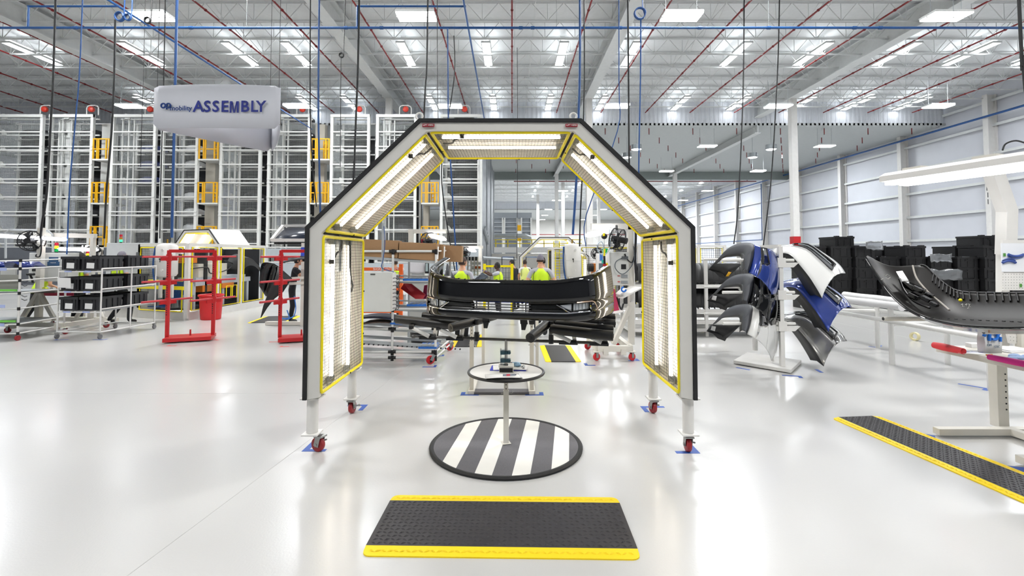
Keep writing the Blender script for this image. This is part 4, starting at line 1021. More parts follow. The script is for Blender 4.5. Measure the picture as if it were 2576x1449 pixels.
# upturned bumper on those arms
def upturned():
    t = T('upturned_bumper', 'black bumper lying upturned with its inside showing on the right workbench', 'bumper', (3.8, 4.2, 1.13))
    L0 = [at(2178, 645, 4.83), at(2196, 675, 4.74), at(2220, 712, 4.56), at(2252, 750, 4.40), at(2290, 780, 4.24), at(2330, 798, 4.09), at(2400, 815, 3.82), at(2480, 822, 3.56), at(2576, 823, 3.3), at(2700, 812, 3.0)]
    R0 = [at(2182, 643, 4.95), at(2235, 668, 4.9), at(2300, 668, 4.82), at(2326, 668, 4.75), at(2348, 688, 4.64), at(2382, 718, 4.50), at(2420, 734, 4.34), at(2500, 737, 4.05), at(2576, 737, 3.81), at(2690, 733, 3.5)]
    L1, R1 = smooth_pts(L0, 4), smooth_pts(R0, 4)
    def row(f, sag):
        return [a*(1-f)+b*f+Vector((.3*sag, .12*sag, -.55*sag))*min(1, i/10) for i, (a, b) in enumerate(zip(L1, R1))]
    rows = [row(0, 0), row(.05, .02), row(.2, .09), row(.4, .15), row(.6, .16), row(.8, .10), row(.95, .03), row(1, 0)]
    inner = mat('unpainted_inner_skin', '0f0d0c', .45, var=.1, spec=.22)
    MB().loft(rows).build('skin', inner, t, solid=.006, ang=60)
    MB().loft([L1, [p+Vector((-.012, 0, -.012)) for p in L1], [p+Vector((.01, .0, -.05)) for p in row(.08, .03)]]).build('outer_lip', gloss, t, solid=.003)
    m = MB()
    for i in range(16, len(R1)-1, 1):
        q9 = row(.86, .075)[i]+Vector((-.006, -.012, .01)); m.bar(R1[i]+Vector((-.004, -.008, .004)), q9, .008, .018)
    m.build('flange_rib', blackpl, t, smooth=False)
    MB().tube([p+Vector((0, 0, .002)) for p in R1[10:]], .007, 6).build('flange_edge', blackpl, t)
    # seam strip crossing the skin and lamp housing
    MB().tube(smooth_pts([at(2296, 668, 4.74), at(2306, 700, 4.62), at(2335, 735, 4.42), at(2365, 760, 4.25), at(2388, 780, 4.08)], 5), .008, 6).build('seam_strip', mat('pale_seam', '8f8a82', .5), t)
    m = MB()
    for px, py, Y, s in ((2290, 720, 4.5, .09), (2312, 728, 4.42, .07), (2300, 745, 4.36, .07), (2330, 752, 4.28, .06), (2350, 765, 4.2, .05), (2338, 742, 4.34, .05)): m.box(at(px, py, Y), (s, s*1.2, s*.6), .5, .5)
    m.tube(smooth_pts([at(2262, 700, 4.55), at(2275, 730, 4.46), at(2300, 758, 4.33), at(2340, 775, 4.18)], 4), .012, 6)
    m.build('lamp_housing', gloss, t, bevel=.01)
    MB().quad(at(2254, 683, 4.66), at(2270, 681, 4.66), at(2286, 706, 4.56), at(2268, 708, 4.56)).build('label_sticker', paper, t, solid=.001)
    chalk = mat('chalk', 'b9b6b0', .8)
    m = MB()
    for P0, Y in (([(2216, 704), (2222, 700), (2226, 708), (2230, 718)], 4.58), ([(2224, 690), (2228, 694), (2232, 690), (2238, 694)], 4.64), ([(2228, 698), (2234, 702), (2240, 697)], 4.62), ([(2418, 766), (2422, 764), (2421, 771), (2426, 772)], 4.05), ([(2428, 767), (2432, 764), (2431, 770)], 4.04), ([(2435, 765), (2440, 765), (2437, 771), (2442, 772)], 4.03), ([(2433, 776), (2438, 774)], 4.02)):
        m.tube([at(a, b, Y-.03) for a, b in P0], .0022, 5)
    m.build('chalk_mark', chalk, t)
    MB().ball(at(2416, 755, 4.05), .013, 10, 7).build('yellow_plug', yellow, t)
    m = MB()
    for k in range(12): m.box(at(2345+k*20, 800+k*.9-.0*k, 3.98-k*.06), (.014, .014, .006))
    m.build('lip_slot', black, t, smooth=False)
upturned()
# things on the bench
def benchp(px, py, dz=0): return fl(px, py, H+dz)
redf = mat('red_foam', 'e0303a', .6); mag = mat('magenta_foam', 'd01a86', .6)
a, b = benchp(2350, 868, .02), benchp(2424, 884, .02)
one(MB().tube([a, a.lerp(b, .3), a.lerp(b, .7), b], [.028, .033, .03, .026], 12), 'foam_roll', redf, 'red foam roll on the far left corner of the right workbench', 'foam roll')
a, b = benchp(2488, 898, .018), benchp(2620, 924, .018)
one(MB().tube([a, a.lerp(b, .5), b], [.022, .026, .024], 12), 'foam_roll', mag, 'magenta foam roll on the front edge of the right workbench', 'foam roll')
c = benchp(2490, 887)
t = T('paper_bag', 'white bag with large blue curved lettering standing on the workbench', 'bag', c, .15)
L_(MB().loft([[(-.085, -.03, 0), (.085, -.03, 0), (.085, .03, 0), (-.085, .03, 0)], [(-.09, -.035, .1), (.09, -.03, .1), (.09, .03, .1), (-.09, .03, .1)], [(-.095, -.01, .235), (.09, -.005, .24), (.09, .005, .24), (-.095, .01, .235)]], closed=True), 'bag_body', paper, t, solid=.001)
blu = mat('logo_blue', '1568c2', .5)
L_(MB().tube(smooth_pts([(-.1, -.034, .15), (-.07, -.036, .2), (-.05, -.03, .21)], 4), .014, 6).tube([(-.055, -.042, .11), (-.05, -.04, .17)], .013, 6).tube(smooth_pts([(-.03, -.04, .195), (.02, -.038, .19), (.035, -.04, .15), (.01, -.042, .12), (-.03, -.042, .125)], 5), .012, 6).tube(smooth_pts([(.03, -.038, .15), (.06, -.036, .175), (.08, -.034, .2)], 4), .012, 6).tube([(.06, -.04, .1), (.065, -.038, .14)], .011, 6), 'blue_letters', blu, t)
grey = mat('grey_print', '6c7c92', .6)
text('OM', .028, (-.05, -.037, .072), facing(), grey, t, local=True); text('STIC', .028, (.03, -.036, .055), facing(), grey, t, local=True)
c = benchp(2452, 874); one(MB().box(c+Vector((0, 0, .02)), (.11, .07, .04), -.1), 'small_box', paper, 'small white box lying beside the white bag on the workbench', 'box', bevel=.003)
c = benchp(2440, 886); 
t = T('printed_sheet', 'white sheet with blue print lying on the workbench', 'paper', c, -.3)
L_(MB().b2((-.12, -.1, .001), (.12, .1, .003)), 'sheet', paper, t, smooth=False)
L_(MB().box((-.03, .0, .0035), (.14, .008, .001), .5).box((0, .03, .0035), (.12, .008, .001), -.4).box((.02, -.03, .0035), (.16, .007, .001), .2), 'blue_print', mat('print_blue2', '3c57b0', .5), t, smooth=False)
c = benchp(2540, 882); one(MB().box(c+Vector((0, 0, .006)), (.3, .22, .012), .2).box(c+Vector((.02, 0, .016)), (.26, .2, .008), .05), 'paper_stack', paper, 'stack of white papers on the workbench under the pegboard', 'paper')
c = benchp(2490, 893, .006); one(MB().cyl(c-Vector((.03, 0, 0)), c+Vector((.03, .01, 0)), .006, 8), 'marker_pen', mat('orange_pen', 'e08a2a', .5), 'short orange pen beside the magenta foam roll', 'pen')
c = benchp(2568, 900, .015); m = MB()
for q in ((0, 0, 0), (-.05, .01, -.004), (.05, .0, .01), (-.02, .03, .01)): m.ball(c+Vector(q), (.05, .025, .018), 10, 7)
one(m, 'glove', mat('blue_glove', '9db6dd', .5), 'crumpled light blue gloves at the right end of the workbench', 'glove')
# ================================================================ tall automatic storage racks at the left
AY = 26.7; K = AY/FPX
def ax_(px): return (px-1288)*K
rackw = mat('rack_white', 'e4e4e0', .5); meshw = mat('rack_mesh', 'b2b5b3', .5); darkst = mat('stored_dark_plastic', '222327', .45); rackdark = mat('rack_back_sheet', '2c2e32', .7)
storedw = mat('stored_white_plastic', 'd6d8da', .4); storedb = mat('stored_blue_plastic', '2b3566', .35)
bays = [(-48, 96, 'at the far left edge'), (112, 224, 'second from left'), (270, 384, 'left of the sign'), (397, 492, 'behind the sign left half'), (547, 652, 'behind the sign right half'), (668, 776, 'right of the hanging sign'), (827, 927, 'left of the arch slope'), (943, 1046, 'behind the arch left slope'), (1106, 1207, 'seen through the arch')]
LV = [2.2+.915*i for i in range(9)]
pb_ = None
def stored(x0, x1, z, lab, mt):
    global pb_
    xc = (x0+x1)/2
    if pb_ is None:
        m = MB(); sec = [(-.28, -.06), (-.3, .08), (-.22, .22), (.0, .3), (.2, .26), (.3, .1), (.26, -.05), (0, -.1)]
        rows = []
        for i in range(13):
            f = i/12*2-1; s = 1-.55*abs(f)**3; y = .35*f*f
            rows.append([(f*.86, y+a*s, b*s) for a, b in sec])
        m.loft(rows, closed=True); m.quad(*rows[0]); m.quad(*rows[-1])
        pb_ = tag(m.build('stored_bumper', darkst, None), lab, 'bumper', 'bumpers stored in the tall racks')
        o = pb_
    else:
        o = dup(pb_, None, None, lab)
    o.location = (xc, AY+1.0, z); o.scale = ((x1-x0)/2.2, 1, 1.12)
    if mt is not darkst:
        o.material_slots[0].link = 'OBJECT'; o.material_slots[0].material = mt
for bi, (a, b, where) in enumerate(bays):
    x0, x1 = ax_(a), ax_(b)
    t = T('storage_rack', 'tall white meshed storage rack bay %s' % where, 'storage rack', (x0, AY, 0), 0, 'tall meshed storage rack bays')
    pw = .15
    for x in (x0+pw/2, x1-pw/2): MB().b2((x-pw/2, AY, 0), (x+pw/2, AY+.16, 9.52)).build('post', rackw, t, smooth=False)
    for x in (x0+.12, x1-.12): MB().b2((x-.06, AY+1.7, 0), (x+.06, AY+1.8, 9.4)).build('rear_post', rackw, t, smooth=False)
    m = MB()
    for z in (1.25, 3.05, 4.87, 6.7, 8.53): m.b2((x0, AY-.02, z-.035), (x1, AY+.04, z+.035))
    for z in (2.18, 3.95, 5.77, 7.6):
        for dz in (-.1, .1): m.b2((x0, AY-.02, z+dz-.03), (x1, AY+.04, z+dz+.03))
    m.b2((x0, AY-.03, 9.36), (x1, AY+.1, 9.52)); m.build('front_rail', rackw, t, smooth=False)
    m = MB(); n = int((x1-x0)/.075)
    for k in range(1, n): x = x0+(x1-x0)*k/n; m.b2((x-.003, AY+.05, 2.2), (x+.003, AY+.056, 9.35))
    n = int(7.2/.085)
    for k in range(n): z = 2.2+k*.085; m.b2((x0+.1, AY+.056, z-.0035), (x1-.1, AY+.062, z+.0035))
    m.build('mesh_panel', meshw, t, smooth=False)
    m = MB()
    for z in LV: m.b2((x0+.1, AY+.55, z-.17), (x1-.1, AY+.62, z-.09)); m.b2((x0+.1, AY+1.5, z-.17), (x1-.1, AY+1.56, z-.1))
    m.build('shelf_beam', rackw, t, smooth=False)
    for z in LV:       # cradle arms at the left of each level
        MB().prism([(x0+.35, z+.2), (x0+.45, z+.18), (x0+.62, z-.06), (x0+.62, z-.14), (x0+.35, z-.14)], AY+.5, AY+.56).build('cradle_arm', rackw, t, smooth=False)
    if bi in (1, 2, 4, 5, 7):    # pale ladder uprights inside
        m = MB()
        for f in ((.16, .3, .42) if bi != 1 else (.12, .2, .4)): x = x0+(x1-x0)*f; m.b2((x-.035, AY+.3, .3), (x+.035, AY+.37, 9.3))
        if bi == 1: m.b2((x0+.1, AY+.5, .3), (x0+.75, AY+.55, 9.3))
        m.build('inner_upright', rackw, t, smooth=False)
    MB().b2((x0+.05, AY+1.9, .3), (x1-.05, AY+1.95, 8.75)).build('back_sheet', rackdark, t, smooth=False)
    for li, z in enumerate(LV[:-1] + ([LV[-1]-.05] if bi in (5, 7, 8) else [])):
        mt = darkst
        if bi == 3 and li in (1, 2, 3, 5, 6): mt = storedw
        if bi == 2 and li in (4, 5, 6): mt = storedb
        if bi == 7 and li in (5, 6): mt = storedb
        c = 'white' if mt is storedw else ('dark blue' if mt is storedb else 'dark grey')
        stored(x0+(.5 if bi in (1, 2, 4) else .35), x1-.15, z, '%s bumper on the %s level of the rack bay %s' % (c, ORD[li], where) if bi else '%s bumper on the %s level of the leftmost rack bay' % (c, ORD[li]), mt)
# base skirt and side cladding
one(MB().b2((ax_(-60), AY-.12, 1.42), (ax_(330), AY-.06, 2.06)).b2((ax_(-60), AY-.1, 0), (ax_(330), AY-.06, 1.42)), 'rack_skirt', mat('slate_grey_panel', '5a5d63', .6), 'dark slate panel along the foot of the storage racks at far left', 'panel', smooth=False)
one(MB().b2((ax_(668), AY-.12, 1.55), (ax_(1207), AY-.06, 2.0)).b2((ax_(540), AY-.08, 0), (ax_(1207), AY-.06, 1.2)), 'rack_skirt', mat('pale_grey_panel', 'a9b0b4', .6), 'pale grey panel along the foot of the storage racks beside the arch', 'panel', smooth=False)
clad = bpy.data.materials.new('galvanised_mesh_cladding'); clad.use_nodes = True
nt = clad.node_tree; N = nt.nodes; L = nt.links; b = N['Principled BSDF']; b.inputs['Metallic'].default_value = .4; b.inputs['Roughness'].default_value = .4
tc = N.new('ShaderNodeTexCoord'); mp = N.new('ShaderNodeMapping'); mp.inputs['Scale'].default_value = (1, 3.2, .45); nz = N.new('ShaderNodeTexNoise'); nz.inputs['Scale'].default_value = 2.2; nz.inputs['Detail'].default_value = 8; nz.inputs['Roughness'].default_value = .75
L.new(tc.outputs['Object'], mp.inputs[0]); L.new(mp.outputs[0], nz.inputs['Vector'])
cr = N.new('ShaderNodeValToRGB'); cr.color_ramp.elements[0].position = .35; cr.color_ramp.elements[0].color = (.06, .065, .07, 1); cr.color_ramp.elements[1].position = .68; cr.color_ramp.elements[1].color = (.5, .53, .56, 1)
L.new(nz.outputs['Fac'], cr.inputs[0]); L.new(cr.outputs[0], b.inputs['Base Color'])
t = T('rack_side_screen', 'grey galvanised end screen of the storage rack seen through the arch', 'screen', (ax_(1207), AY, 0))
x = ax_(1207); m = MB()
pts = [(x+.05*(k % 2), AY+.2+k*.35) for k in range(52)]
m.loft([[(a, y, 1.3) for a, y in pts], [(a, y, 9.4) for a, y in pts]]); m.build('screen_sheet', clad, t, smooth=False)
for y in (AY+.1, AY+6, AY+12, AY+18.2): MB().b2((x-.1, y-.1, 0), (x+.12, y+.1, 9.5)).build('post', rackw if y < 30 else galv, t, smooth=False)
MB().tube([(x+.1, AY+.4, 1.5), (x+2.1, AY+14, 1.25)], .09, 8).build('side_rail', galv, t)
for k in range(4): MB().box((x+.15, AY+2.5+k*1.1, 3.1-k*.15), (.1, .5, .5), 0, .3).build('cladding_bracket', galv, t, smooth=False)
# service platforms in the gaps
sp = None; gaps = [(226, 270, 'left of the third rack bay'), (494, 546, 'behind the middle of the sign'), (778, 827, 'left of the arch'), (1058, 1104, 'seen through the arch')]
for gi, (a, b, where) in enumerate(gaps):
    x0, x1 = ax_(a)+.02, ax_(b)-.02
    for li, z in enumerate((7.0, 4.55, 2.1)):
        lab = 'yellow railed service platform %s, %s' % (where, ('topmost', 'middle one', 'lowest')[li])
        if sp is None:
            sp = T('service_platform', lab, 'platform', (x0, AY, z), 0, 'yellow railed platforms between the racks')
            W_ = 1.0
            L_(MB().b2((0, -.05, -.08), (W_, 1.3, 0)), 'deck', rackw, sp, smooth=False)
            m = MB()
            for zz in (.55, 1.12): m.b2((0, -.06, zz-.03), (W_, 0, zz+.03))
            for k in (.03, .25, .34, .8, .97): m.b2((k*W_-.03, -.06, 0 if k != .34 else .0), (k*W_+.03, 0, 1.12))
            L_(m, 'guard_rail', safety, sp, smooth=False)
            m = MB().b2((.45, .5, 0), (.52, .56, 1.15)).b2((.62, .5, 0), (.69, .56, 1.15))
            for k in range(5): m.b2((.45, .5, .1+k*.22), (.69, .56, .15+k*.22))
            L_(m, 'ladder', safety, sp, smooth=False)
        else: o = dup(sp, (x0, AY, z), 0, lab)
        (sp if (gi == 0 and li == 0) else o).scale = ((x1-x0), 1, 1)
    mt = rackw if gi == 0 else mat('mast_beige', 'b9b4a8', .6)
    ma, mb_ = ((247, 269), (513, 537), (789, 813), (1064, 1078))[gi]; kk = (AY+.9)/FPX
    one(MB().b2(((ma-1288)*kk, AY+.9, 0), ((mb_-1288)*kk, AY+1.3, 9.2)), 'lift_mast', mt, 'pale lift mast standing behind the yellow platforms %s' % where, 'mast', 'lift masts between the storage racks', smooth=False)
    for z in (1.0, 3.4, 5.9, 8.3):
        pass
bc = None
for px in (95, 214, 364, 752, 897, 1015, 1165):
    i = (95, 214, 364, 752, 897, 1015, 1165).index(px); x = ax_(px)
    lab = 'round red alarm bell in a hoop on the racks, %s from the left' % ORD[i]
    if bc is None:
        bc = T('alarm_bell', lab, 'alarm', (x, AY+.1, 9.52), 0, 'red alarm bells on the racks')
        L_(MB().lathe([(.001, -.1), (.14, -.09), (.17, 0), (.15, .06), (.05, .1), (.001, .1)], (.05, -.05, .3), 20, Matrix.Rotation(pi/2, 3, 'X')), 'bell', mat('bell_red', 'c3301c', .4), bc)
        L_(MB().tube([(-.33, .1, 0), (-.33, .1, .42), (-.27, .1, .52), (-.15, .1, .56), (.15, .1, .56), (.27, .1, .52), (.33, .1, .42), (.33, .1, 0)], .035, 8), 'hoop', rackw, bc)
    else: dup(bc, (x, AY+.1, 9.52), 0, lab)
# ================================================================ hanging sign
Y0 = 9.2
a0, a1 = at(387, 270, Y0), at(705, 270, Y0)
zt_, zb_ = at(500, 217, Y0).z, at(500, 324, Y0).z
t = T('hanging_sign', 'three sided white hanging sign reading assembly in dark blue letters', 'sign', ((a0.x+a1.x)/2, Y0, zb_))
signm = mat('sign_board', 'd4d6de', .5, var=.02); ink = mat('sign_blue_ink', '0b1f7d', .5); ink2 = mat('logo_navy_ink', '0d3578', .5)
V3 = [Vector((a0.x, Y0, 0)), Vector((a1.x, Y0, 0)), Vector(((a0.x+a1.x)/2, Y0+.866*(a1.x-a0.x), 0))]
def panel(p, q):
    e = (q-p).normalized(); n = Vector((e.y, -e.x, 0)); W_ = (q-p).length; r = .1; rows = []
    for k in range(25):
        s = W_*k/24; bow = .05*(1-(2*k/24-1)**2)
        dd = min(s, W_-s); cr_ = r-sqrt(max(0, r*r-(r-min(dd, r))**2))
        b = p+e*s+n*bow
        rows.append([Vector((b.x, b.y, zb_+cr_)), Vector((b.x, b.y, (zb_+zt_)/2)), Vector((b.x, b.y, zt_-cr_*.4+.02*(1-(2*k/24-1)**2)))])
    return MB().loft(rows)
for i in range(3): panel(V3[i], V3[(i+1) % 3]).build('sign_panel', signm, t, solid=.008)
def on(px, py): return at(px, py, Y0-.075)
c = on(577.5, 269)
sz = (on(577, 254).z-on(577, 283).z)
for ch, px in zip('ASSEBLY', (499, 521, 542.6, 565.2, 615.9, 639.5, 656.5)):
    text(ch, sz*1.36, on(px, 269), facing(), ink, t, 'sign_lettering', .002, sz*.026)
q = on(589.3, 269); hh = sz*.495; ww = .086; st = sz*.15
M_ = [(-ww, -hh), (-ww, hh), (-ww+st*1.45, hh), (0, -hh+st*1.2), (ww-st*1.45, hh), (ww, hh), (ww, -hh), (ww-st, -hh), (ww-st, hh*.62), (st*.55, -hh), (-st*.55, -hh), (-ww+st, hh*.62), (-ww+st, -hh)]
MB().prism([(q.x+a_, q.z+b_) for a_, b_ in M_], q.y-.002, q.y+.002).build('sign_lettering', ink, t, smooth=False)
text('mobility', sz*.58, on(455, 272.5), facing(), ink2, t, 'sign_lettering', .002, sz*.008)
q0 = on(410.8, 265.8); r = sz*.185
m = MB(); m.tube([q0+Vector((r*cos(k*pi/10), 0, r*sin(k*pi/10))) for k in range(20)], sz*.07, 8, closed=True)
q1 = on(423.6, 265.8)
m.tube([q1+Vector((-r*1.0, 0, -r*.75)), q1+Vector((-r*.6, 0, .25*r))]+[q1+Vector((r*cos(k*pi/10), 0, r*sin(k*pi/10))) for k in range(8, -6, -1)]+[q1+Vector((-.1*r, 0, -r))], sz*.07, 8)
m.tube([q1+Vector((-r*.75, 0, -r*1.75)), q1+Vector((-r*.75, 0, -.95*r)), q1+Vector((-.1*r, 0, -r))], sz*.07, 8)
m.build('sign_logo', ink2, t)
for p in (V3[0]+Vector((.04, .02, 0)), V3[1]+Vector((-.04, .02, 0))):
    MB().cyl((p.x, p.y, zt_-.08), (p.x, p.y, 11.3), .005, 5).build('hanging_wire', wire, t)
p = V3[2]+Vector((.0, -.1, 0)); MB().cyl((p.x, p.y, zt_), (p.x, p.y, 11.3), .005, 5).build('hanging_wire', wire, t)
e = V3[1].lerp(V3[2], .06)
MB().box((e.x+.0, e.y+.0, (zb_+zt_)/2-.15), (.05, .02, .3), .5).build('corner_strip', mat('brown_corner_tape', '6b6257', .6), t, smooth=False)
# ================================================================ shared small equipment parts
lampb = mat('bench_lamp_diffuser', 'f4f6ff', emit=9)
amber = mat('amber_signal', 'ff9a10', emit=4); greens = mat('green_signal', '0aa050', .3); reds = mat('red_signal', 'b0102a', .3); greenlit = mat('green_signal_lit', '30e070', emit=3)
def fan(parent, c, r, az, tilt=0, name='fan'):
    """round cage fan, axis pointing az (0 = towards -y)"""
    M = Matrix.Rotation(az, 3, 'Z') @ Matrix.Rotation(pi/2+tilt, 3, 'X'); c = Vector(c)
    w = lambda x, y, z: c+M @ Vector((x, y, z))
    m = MB()
    for z in (-.07, .07): m.tube([w(r*cos(k*pi/12), r*sin(k*pi/12), z) for k in range(24)], .01, 6, closed=True)
    for k in range(28):
        a = k*2*pi/28; m.tube([w(.05*cos(a), .05*sin(a), -.11), w(r*.7*cos(a), r*.7*sin(a), -.10), w(r*cos(a), r*sin(a), -.07), w(r*cos(a), r*sin(a), .07), w(r*.6*cos(a), r*.6*sin(a), .1)], .0032, 4)
    f = m.build(name, black, parent)
    m = MB()
    for k in range(4):
        a = k*pi/2
        m.loft([[w(.05*cos(a+b), .05*sin(a+b), -.02+.06*b) for b in (0, .5, .9)], [w(r*.92*cos(a+b), r*.92*sin(a+b), -.04+.09*b) for b in (0, .35, .8)]])
    m.build('blade', mat('dark_blade', '26282b', .35, metal=.4), f, solid=.003)
    MB().cyl(w(0, 0, -.09), w(0, 0, .16), r*.3, 16).build('motor', black, f)
def stack_light(parent, c, s=1.0, lit=1):
    c = Vector(c); cols = [(greens if lit != 0 else greenlit, 0), (amber if lit == 1 else mat('amber_signal_off', 'b06a18', .3), 1), (reds, 2)]
    b = MB().cyl(c-Vector((0, 0, .03*s)), c, .03*s, 12).build('signal_tower', black, parent)
    for mt, k in cols: MB().cyl(c+Vector((0, 0, k*.07*s)), c+Vector((0, 0, (k*.07+.062)*s)), .034*s, 14).build('signal_lamp', mt, b)
def bar_lamp(parent, p, q, w=.1, mt=None):
    p, q = Vector(p), Vector(q); d = (q-p).normalized(); s = d.cross(Vector((0, 0, 1))).normalized()
    sec = [(-w/2, 0), (-w*.4, -.045), (w*.4, -.045), (w/2, 0), (w*.35, .03), (-w*.35, .03)]
    m = MB().loft([[p+s*a*f+Vector((0, 0, b*f)) for a, b in sec] for f, p in ((.5, p), (1, p+d*.08), (1, q-d*.08), (.5, q))], closed=True)
    h = MB().b2((0, 0, 0), (.001, .001, .001))
    l = m.build('lamp_tube', mt or lampb, parent)
    MB().bar(p+d*.05+Vector((0, 0, .035)), q-d*.05+Vector((0, 0, .035)), w*.7, .02).build('lamp_housing', white, l, smooth=False)
def base_frame(t, cx, cy, lx, ly, rz, wheel=redw, wr=.06):
    c, s = cos(rz), sin(rz)
    G = lambda x, y, z=0: Vector((cx+x*c-y*s, cy+x*s+y*c, z))
    m = MB()
    for y in (-ly/2, ly/2): m.bar(G(-lx/2, y, .19), G(lx/2, y, .19), .08, .09)
    for x in (-lx/2, lx/2): m.bar(G(x, -ly/2, .19), G(x, ly/2, .19), .08, .09)
    b = m.build('base_frame', cream, t, smooth=False)
    m = MB()
    for x in (-lx/2+.12, lx/2-.12): m.bar(G(x, -ly/2-.03, .1), G(x, -ly/2-.03, .19), .08, .06)
    m.build('fork_pocket', cream, t, smooth=False)
    for x in (-lx/2, lx/2):
        for y in (-ly/2, ly/2):
            q = G(x*1.08, y, 0)
            l = MB().box((q.x, q.y, .143), (.11, .11, .012), rz).build('caster_plate', cream, t, smooth=False)
            m = MB(); a = rz+.4
            Mx = Matrix.Rotation(a, 3, 'Z') @ Matrix.Rotation(pi/2, 3, 'X')
            m.lathe([(.018, -.02), (wr*.75, -.02), (wr, -.012), (wr, .012), (wr*.75, .02), (.018, .02)], (q.x, q.y, wr), 18, Mx).build('wheel', wheel, l)
            m = MB(); d = Vector((-sin(a), cos(a), 0))
            for sg in (-1, 1): m.bar(Vector((q.x, q.y, wr*.8))+d*(sg*.028), Vector((q.x, q.y, .14))+d*(sg*.028), .04, .005, up=d)
            m.build('fork', steel, l, smooth=False)
    return G
# ================================================================ rack with black totes
A, B_, C_, D_ = Vector((-9.06, 9.66, 0)), Vector((-8.17, 9.62, 0)), Vector((-8.08, 10.95, 0)), Vector((-9.0, 11.0, 0))
t = T('tote_rack', 'white tube flow rack on casters holding black totes', 'rack', (A+C_)/2)
wt_ = mat('white_tube', 'ecebe8', .4)
Z = lambda z: Vector((0, 0, z))
mid = B_.lerp(C_, .52)
for p in (A, B_, C_, D_): MB().cyl(p+Z(.12), p+Z(1.40 if p in (A, B_) else 1.44), .015, 10).build('post', wt_, t)
MB().cyl(mid+Z(.12), mid+Z(1.40), .015, 10).build('post', wt_, t)
for z in (1.335, .928, .53):
    for p, q, dz in ((A, B_, 0), (D_, C_, .04)): MB().cyl(p+Z(z+dz), q+Z(z+dz), .014, 8).build('shelf_rail', wt_, t)
    for k in (.12, .4, .62, .9): MB().bar(A.lerp(B_, k)+Z(z+.012), D_.lerp(C_, k)+Z(z+.05), .03, .03).build('roller_track', aluminium, t, smooth=False)
    MB().cyl(B_+Z(z+.06), C_+Z(z+.08), .014, 8).build('side_rail', wt_, t)
    for k in (.15, .6): MB().box(A.lerp(B_, k+.08)+Vector((0, -.02, z+.005)), (.14, .005, .03)).build('shelf_ticket', mat('pale_blue_ticket', 'aebbe6', .6), t, smooth=False)
for p, q in ((A, B_), (B_, C_), (C_, D_), (D_, A)): MB().cyl(p+Z(.14), q+Z(.14), .016, 8).build('base_rail', wt_, t)
for p in (A, B_, C_, D_):
    o = MB().lathe([(.014, -.016), (.045, -.016), (.05, 0), (.045, .016), (.014, .016)], (p.x, p.y, .05), 18, Matrix.Rotation(pi/2, 3, 'Y')).build('caster', mat('grey_wheel', '6d6d70', .5), t)
    MB().b2((p.x-.025, p.y-.03, .09), (p.x+.025, p.y+.03, .13)).build('caster_fork', steel, o, smooth=False)
tote = None; shelfn = ['top', 'middle', 'bottom']
totem = mat('black_tote_plastic', '1c1d21', .5)
for si, z in enumerate((1.372, .965, .568)):
    for cx in (0, 1):
        for ry_ in (0, 1):
            p = A.lerp(B_, .27+.46*cx).lerp(D_.lerp(C_, .27+.46*cx), .2+.5*ry_)
            lab = 'black tote on the %s shelf of the tote rack, %s %s' % (shelfn[si], 'left column' if cx == 0 else 'right column', 'in front' if ry_ == 0 else 'behind')
            if tote is None:
                tote = T('tote', lab, 'tote', (p.x, p.y, z), 0, 'black totes in the tote rack')
                m = MB().ring([(-.175, -.29), (.175, -.29), (.175, .29), (-.175, .29)], [(-.165, -.28), (.165, -.28), (.165, .28), (-.165, .28)], 0, .26, 'z').b2((-.17, -.285, 0), (.17, .285, .01)).ring([(-.19, -.305), (.19, -.305), (.19, .305), (-.19, .305)], [(-.165, -.28), (.165, -.28), (.165, .28), (-.165, .28)], .215, .265, 'z')
                for y in (-.2, -.07, .07, .2): m.b2((.175, y-.012, .02), (.187, y+.012, .22)).b2((-.187, y-.012, .02), (-.175, y+.012, .22))
                for x in (-.12, .12): m.b2((x-.01, -.303, .02), (x+.01, -.29, .22))
                L_(m, 'body', totem, tote, smooth=False)
                L_(MB().box((.0, -.294, .085), (.15, .004, .11), .0, 0, .04), 'paper_label', paper, tote, smooth=False)
                L_(MB().b2((-.07, -.308, .17), (.07, -.303, .205)), 'hand_grip', black, tote, smooth=False)
            else:
                o = dup(tote, (p.x, p.y, z+.02*ry_), rnd.uniform(-.03, .03), lab)
one(MB().box((-8.85, 9.55, 1.12), (.26, .004, .2), 0, .12, .03), 'paper_note', paper, 'large white printed note hung on the middle left tote', 'paper', smooth=False)
# ================================================================ wheeled station with cabinet, fan and lamp at far left
t = T('control_cart', 'wheeled cream control cart with cabinet, fan and long lamp at far left', 'cart', (-10.2, 10.6, 0), 0, 'wheeled control carts')
G = base_frame(t, -10.05, 10.75, 1.3, .9, -.12)
MB().b2((-10.36, 10.5, .2), (-10.26, 10.6, 2.26)).build('mast', cream, t, smooth=False)
MB().b2((-9.6, 10.95, .2), (-9.52, 11.03, 2.15)).build('mast', cream, t, smooth=False)
MB().bar((-10.31, 10.52, .85), (-10.62, 10.48, .25), .07).bar((-10.31, 10.55, .85), (-10.0, 10.6, .25), .07).build('brace', cream, t, smooth=False)
MB().bar((-9.55, 11, .85), (-9.85, 10.95, .25), .06).bar((-9.55, 11, .85), (-9.3, 11, .25), .06).build('brace', cream, t, smooth=False)
MB().bar((-11.1, 10.95, 2.13), (-9.5, 10.99, 2.10), .09, .1).build('cross_beam', cream, t, smooth=False)
c0, c1 = at(76, 636, 10.7), at(172, 708, 10.7)
cb = MB().b2((c0.x, 10.68, c1.z), (c1.x, 10.95, c0.z)).build('cabinet', cabinetm, t, smooth=False, bevel=.006)
MB().b2((c0.x+.08, 10.672, 1.31), (c0.x+.18, 10.682, 1.41)).build('black_vent', black, cb, smooth=False)
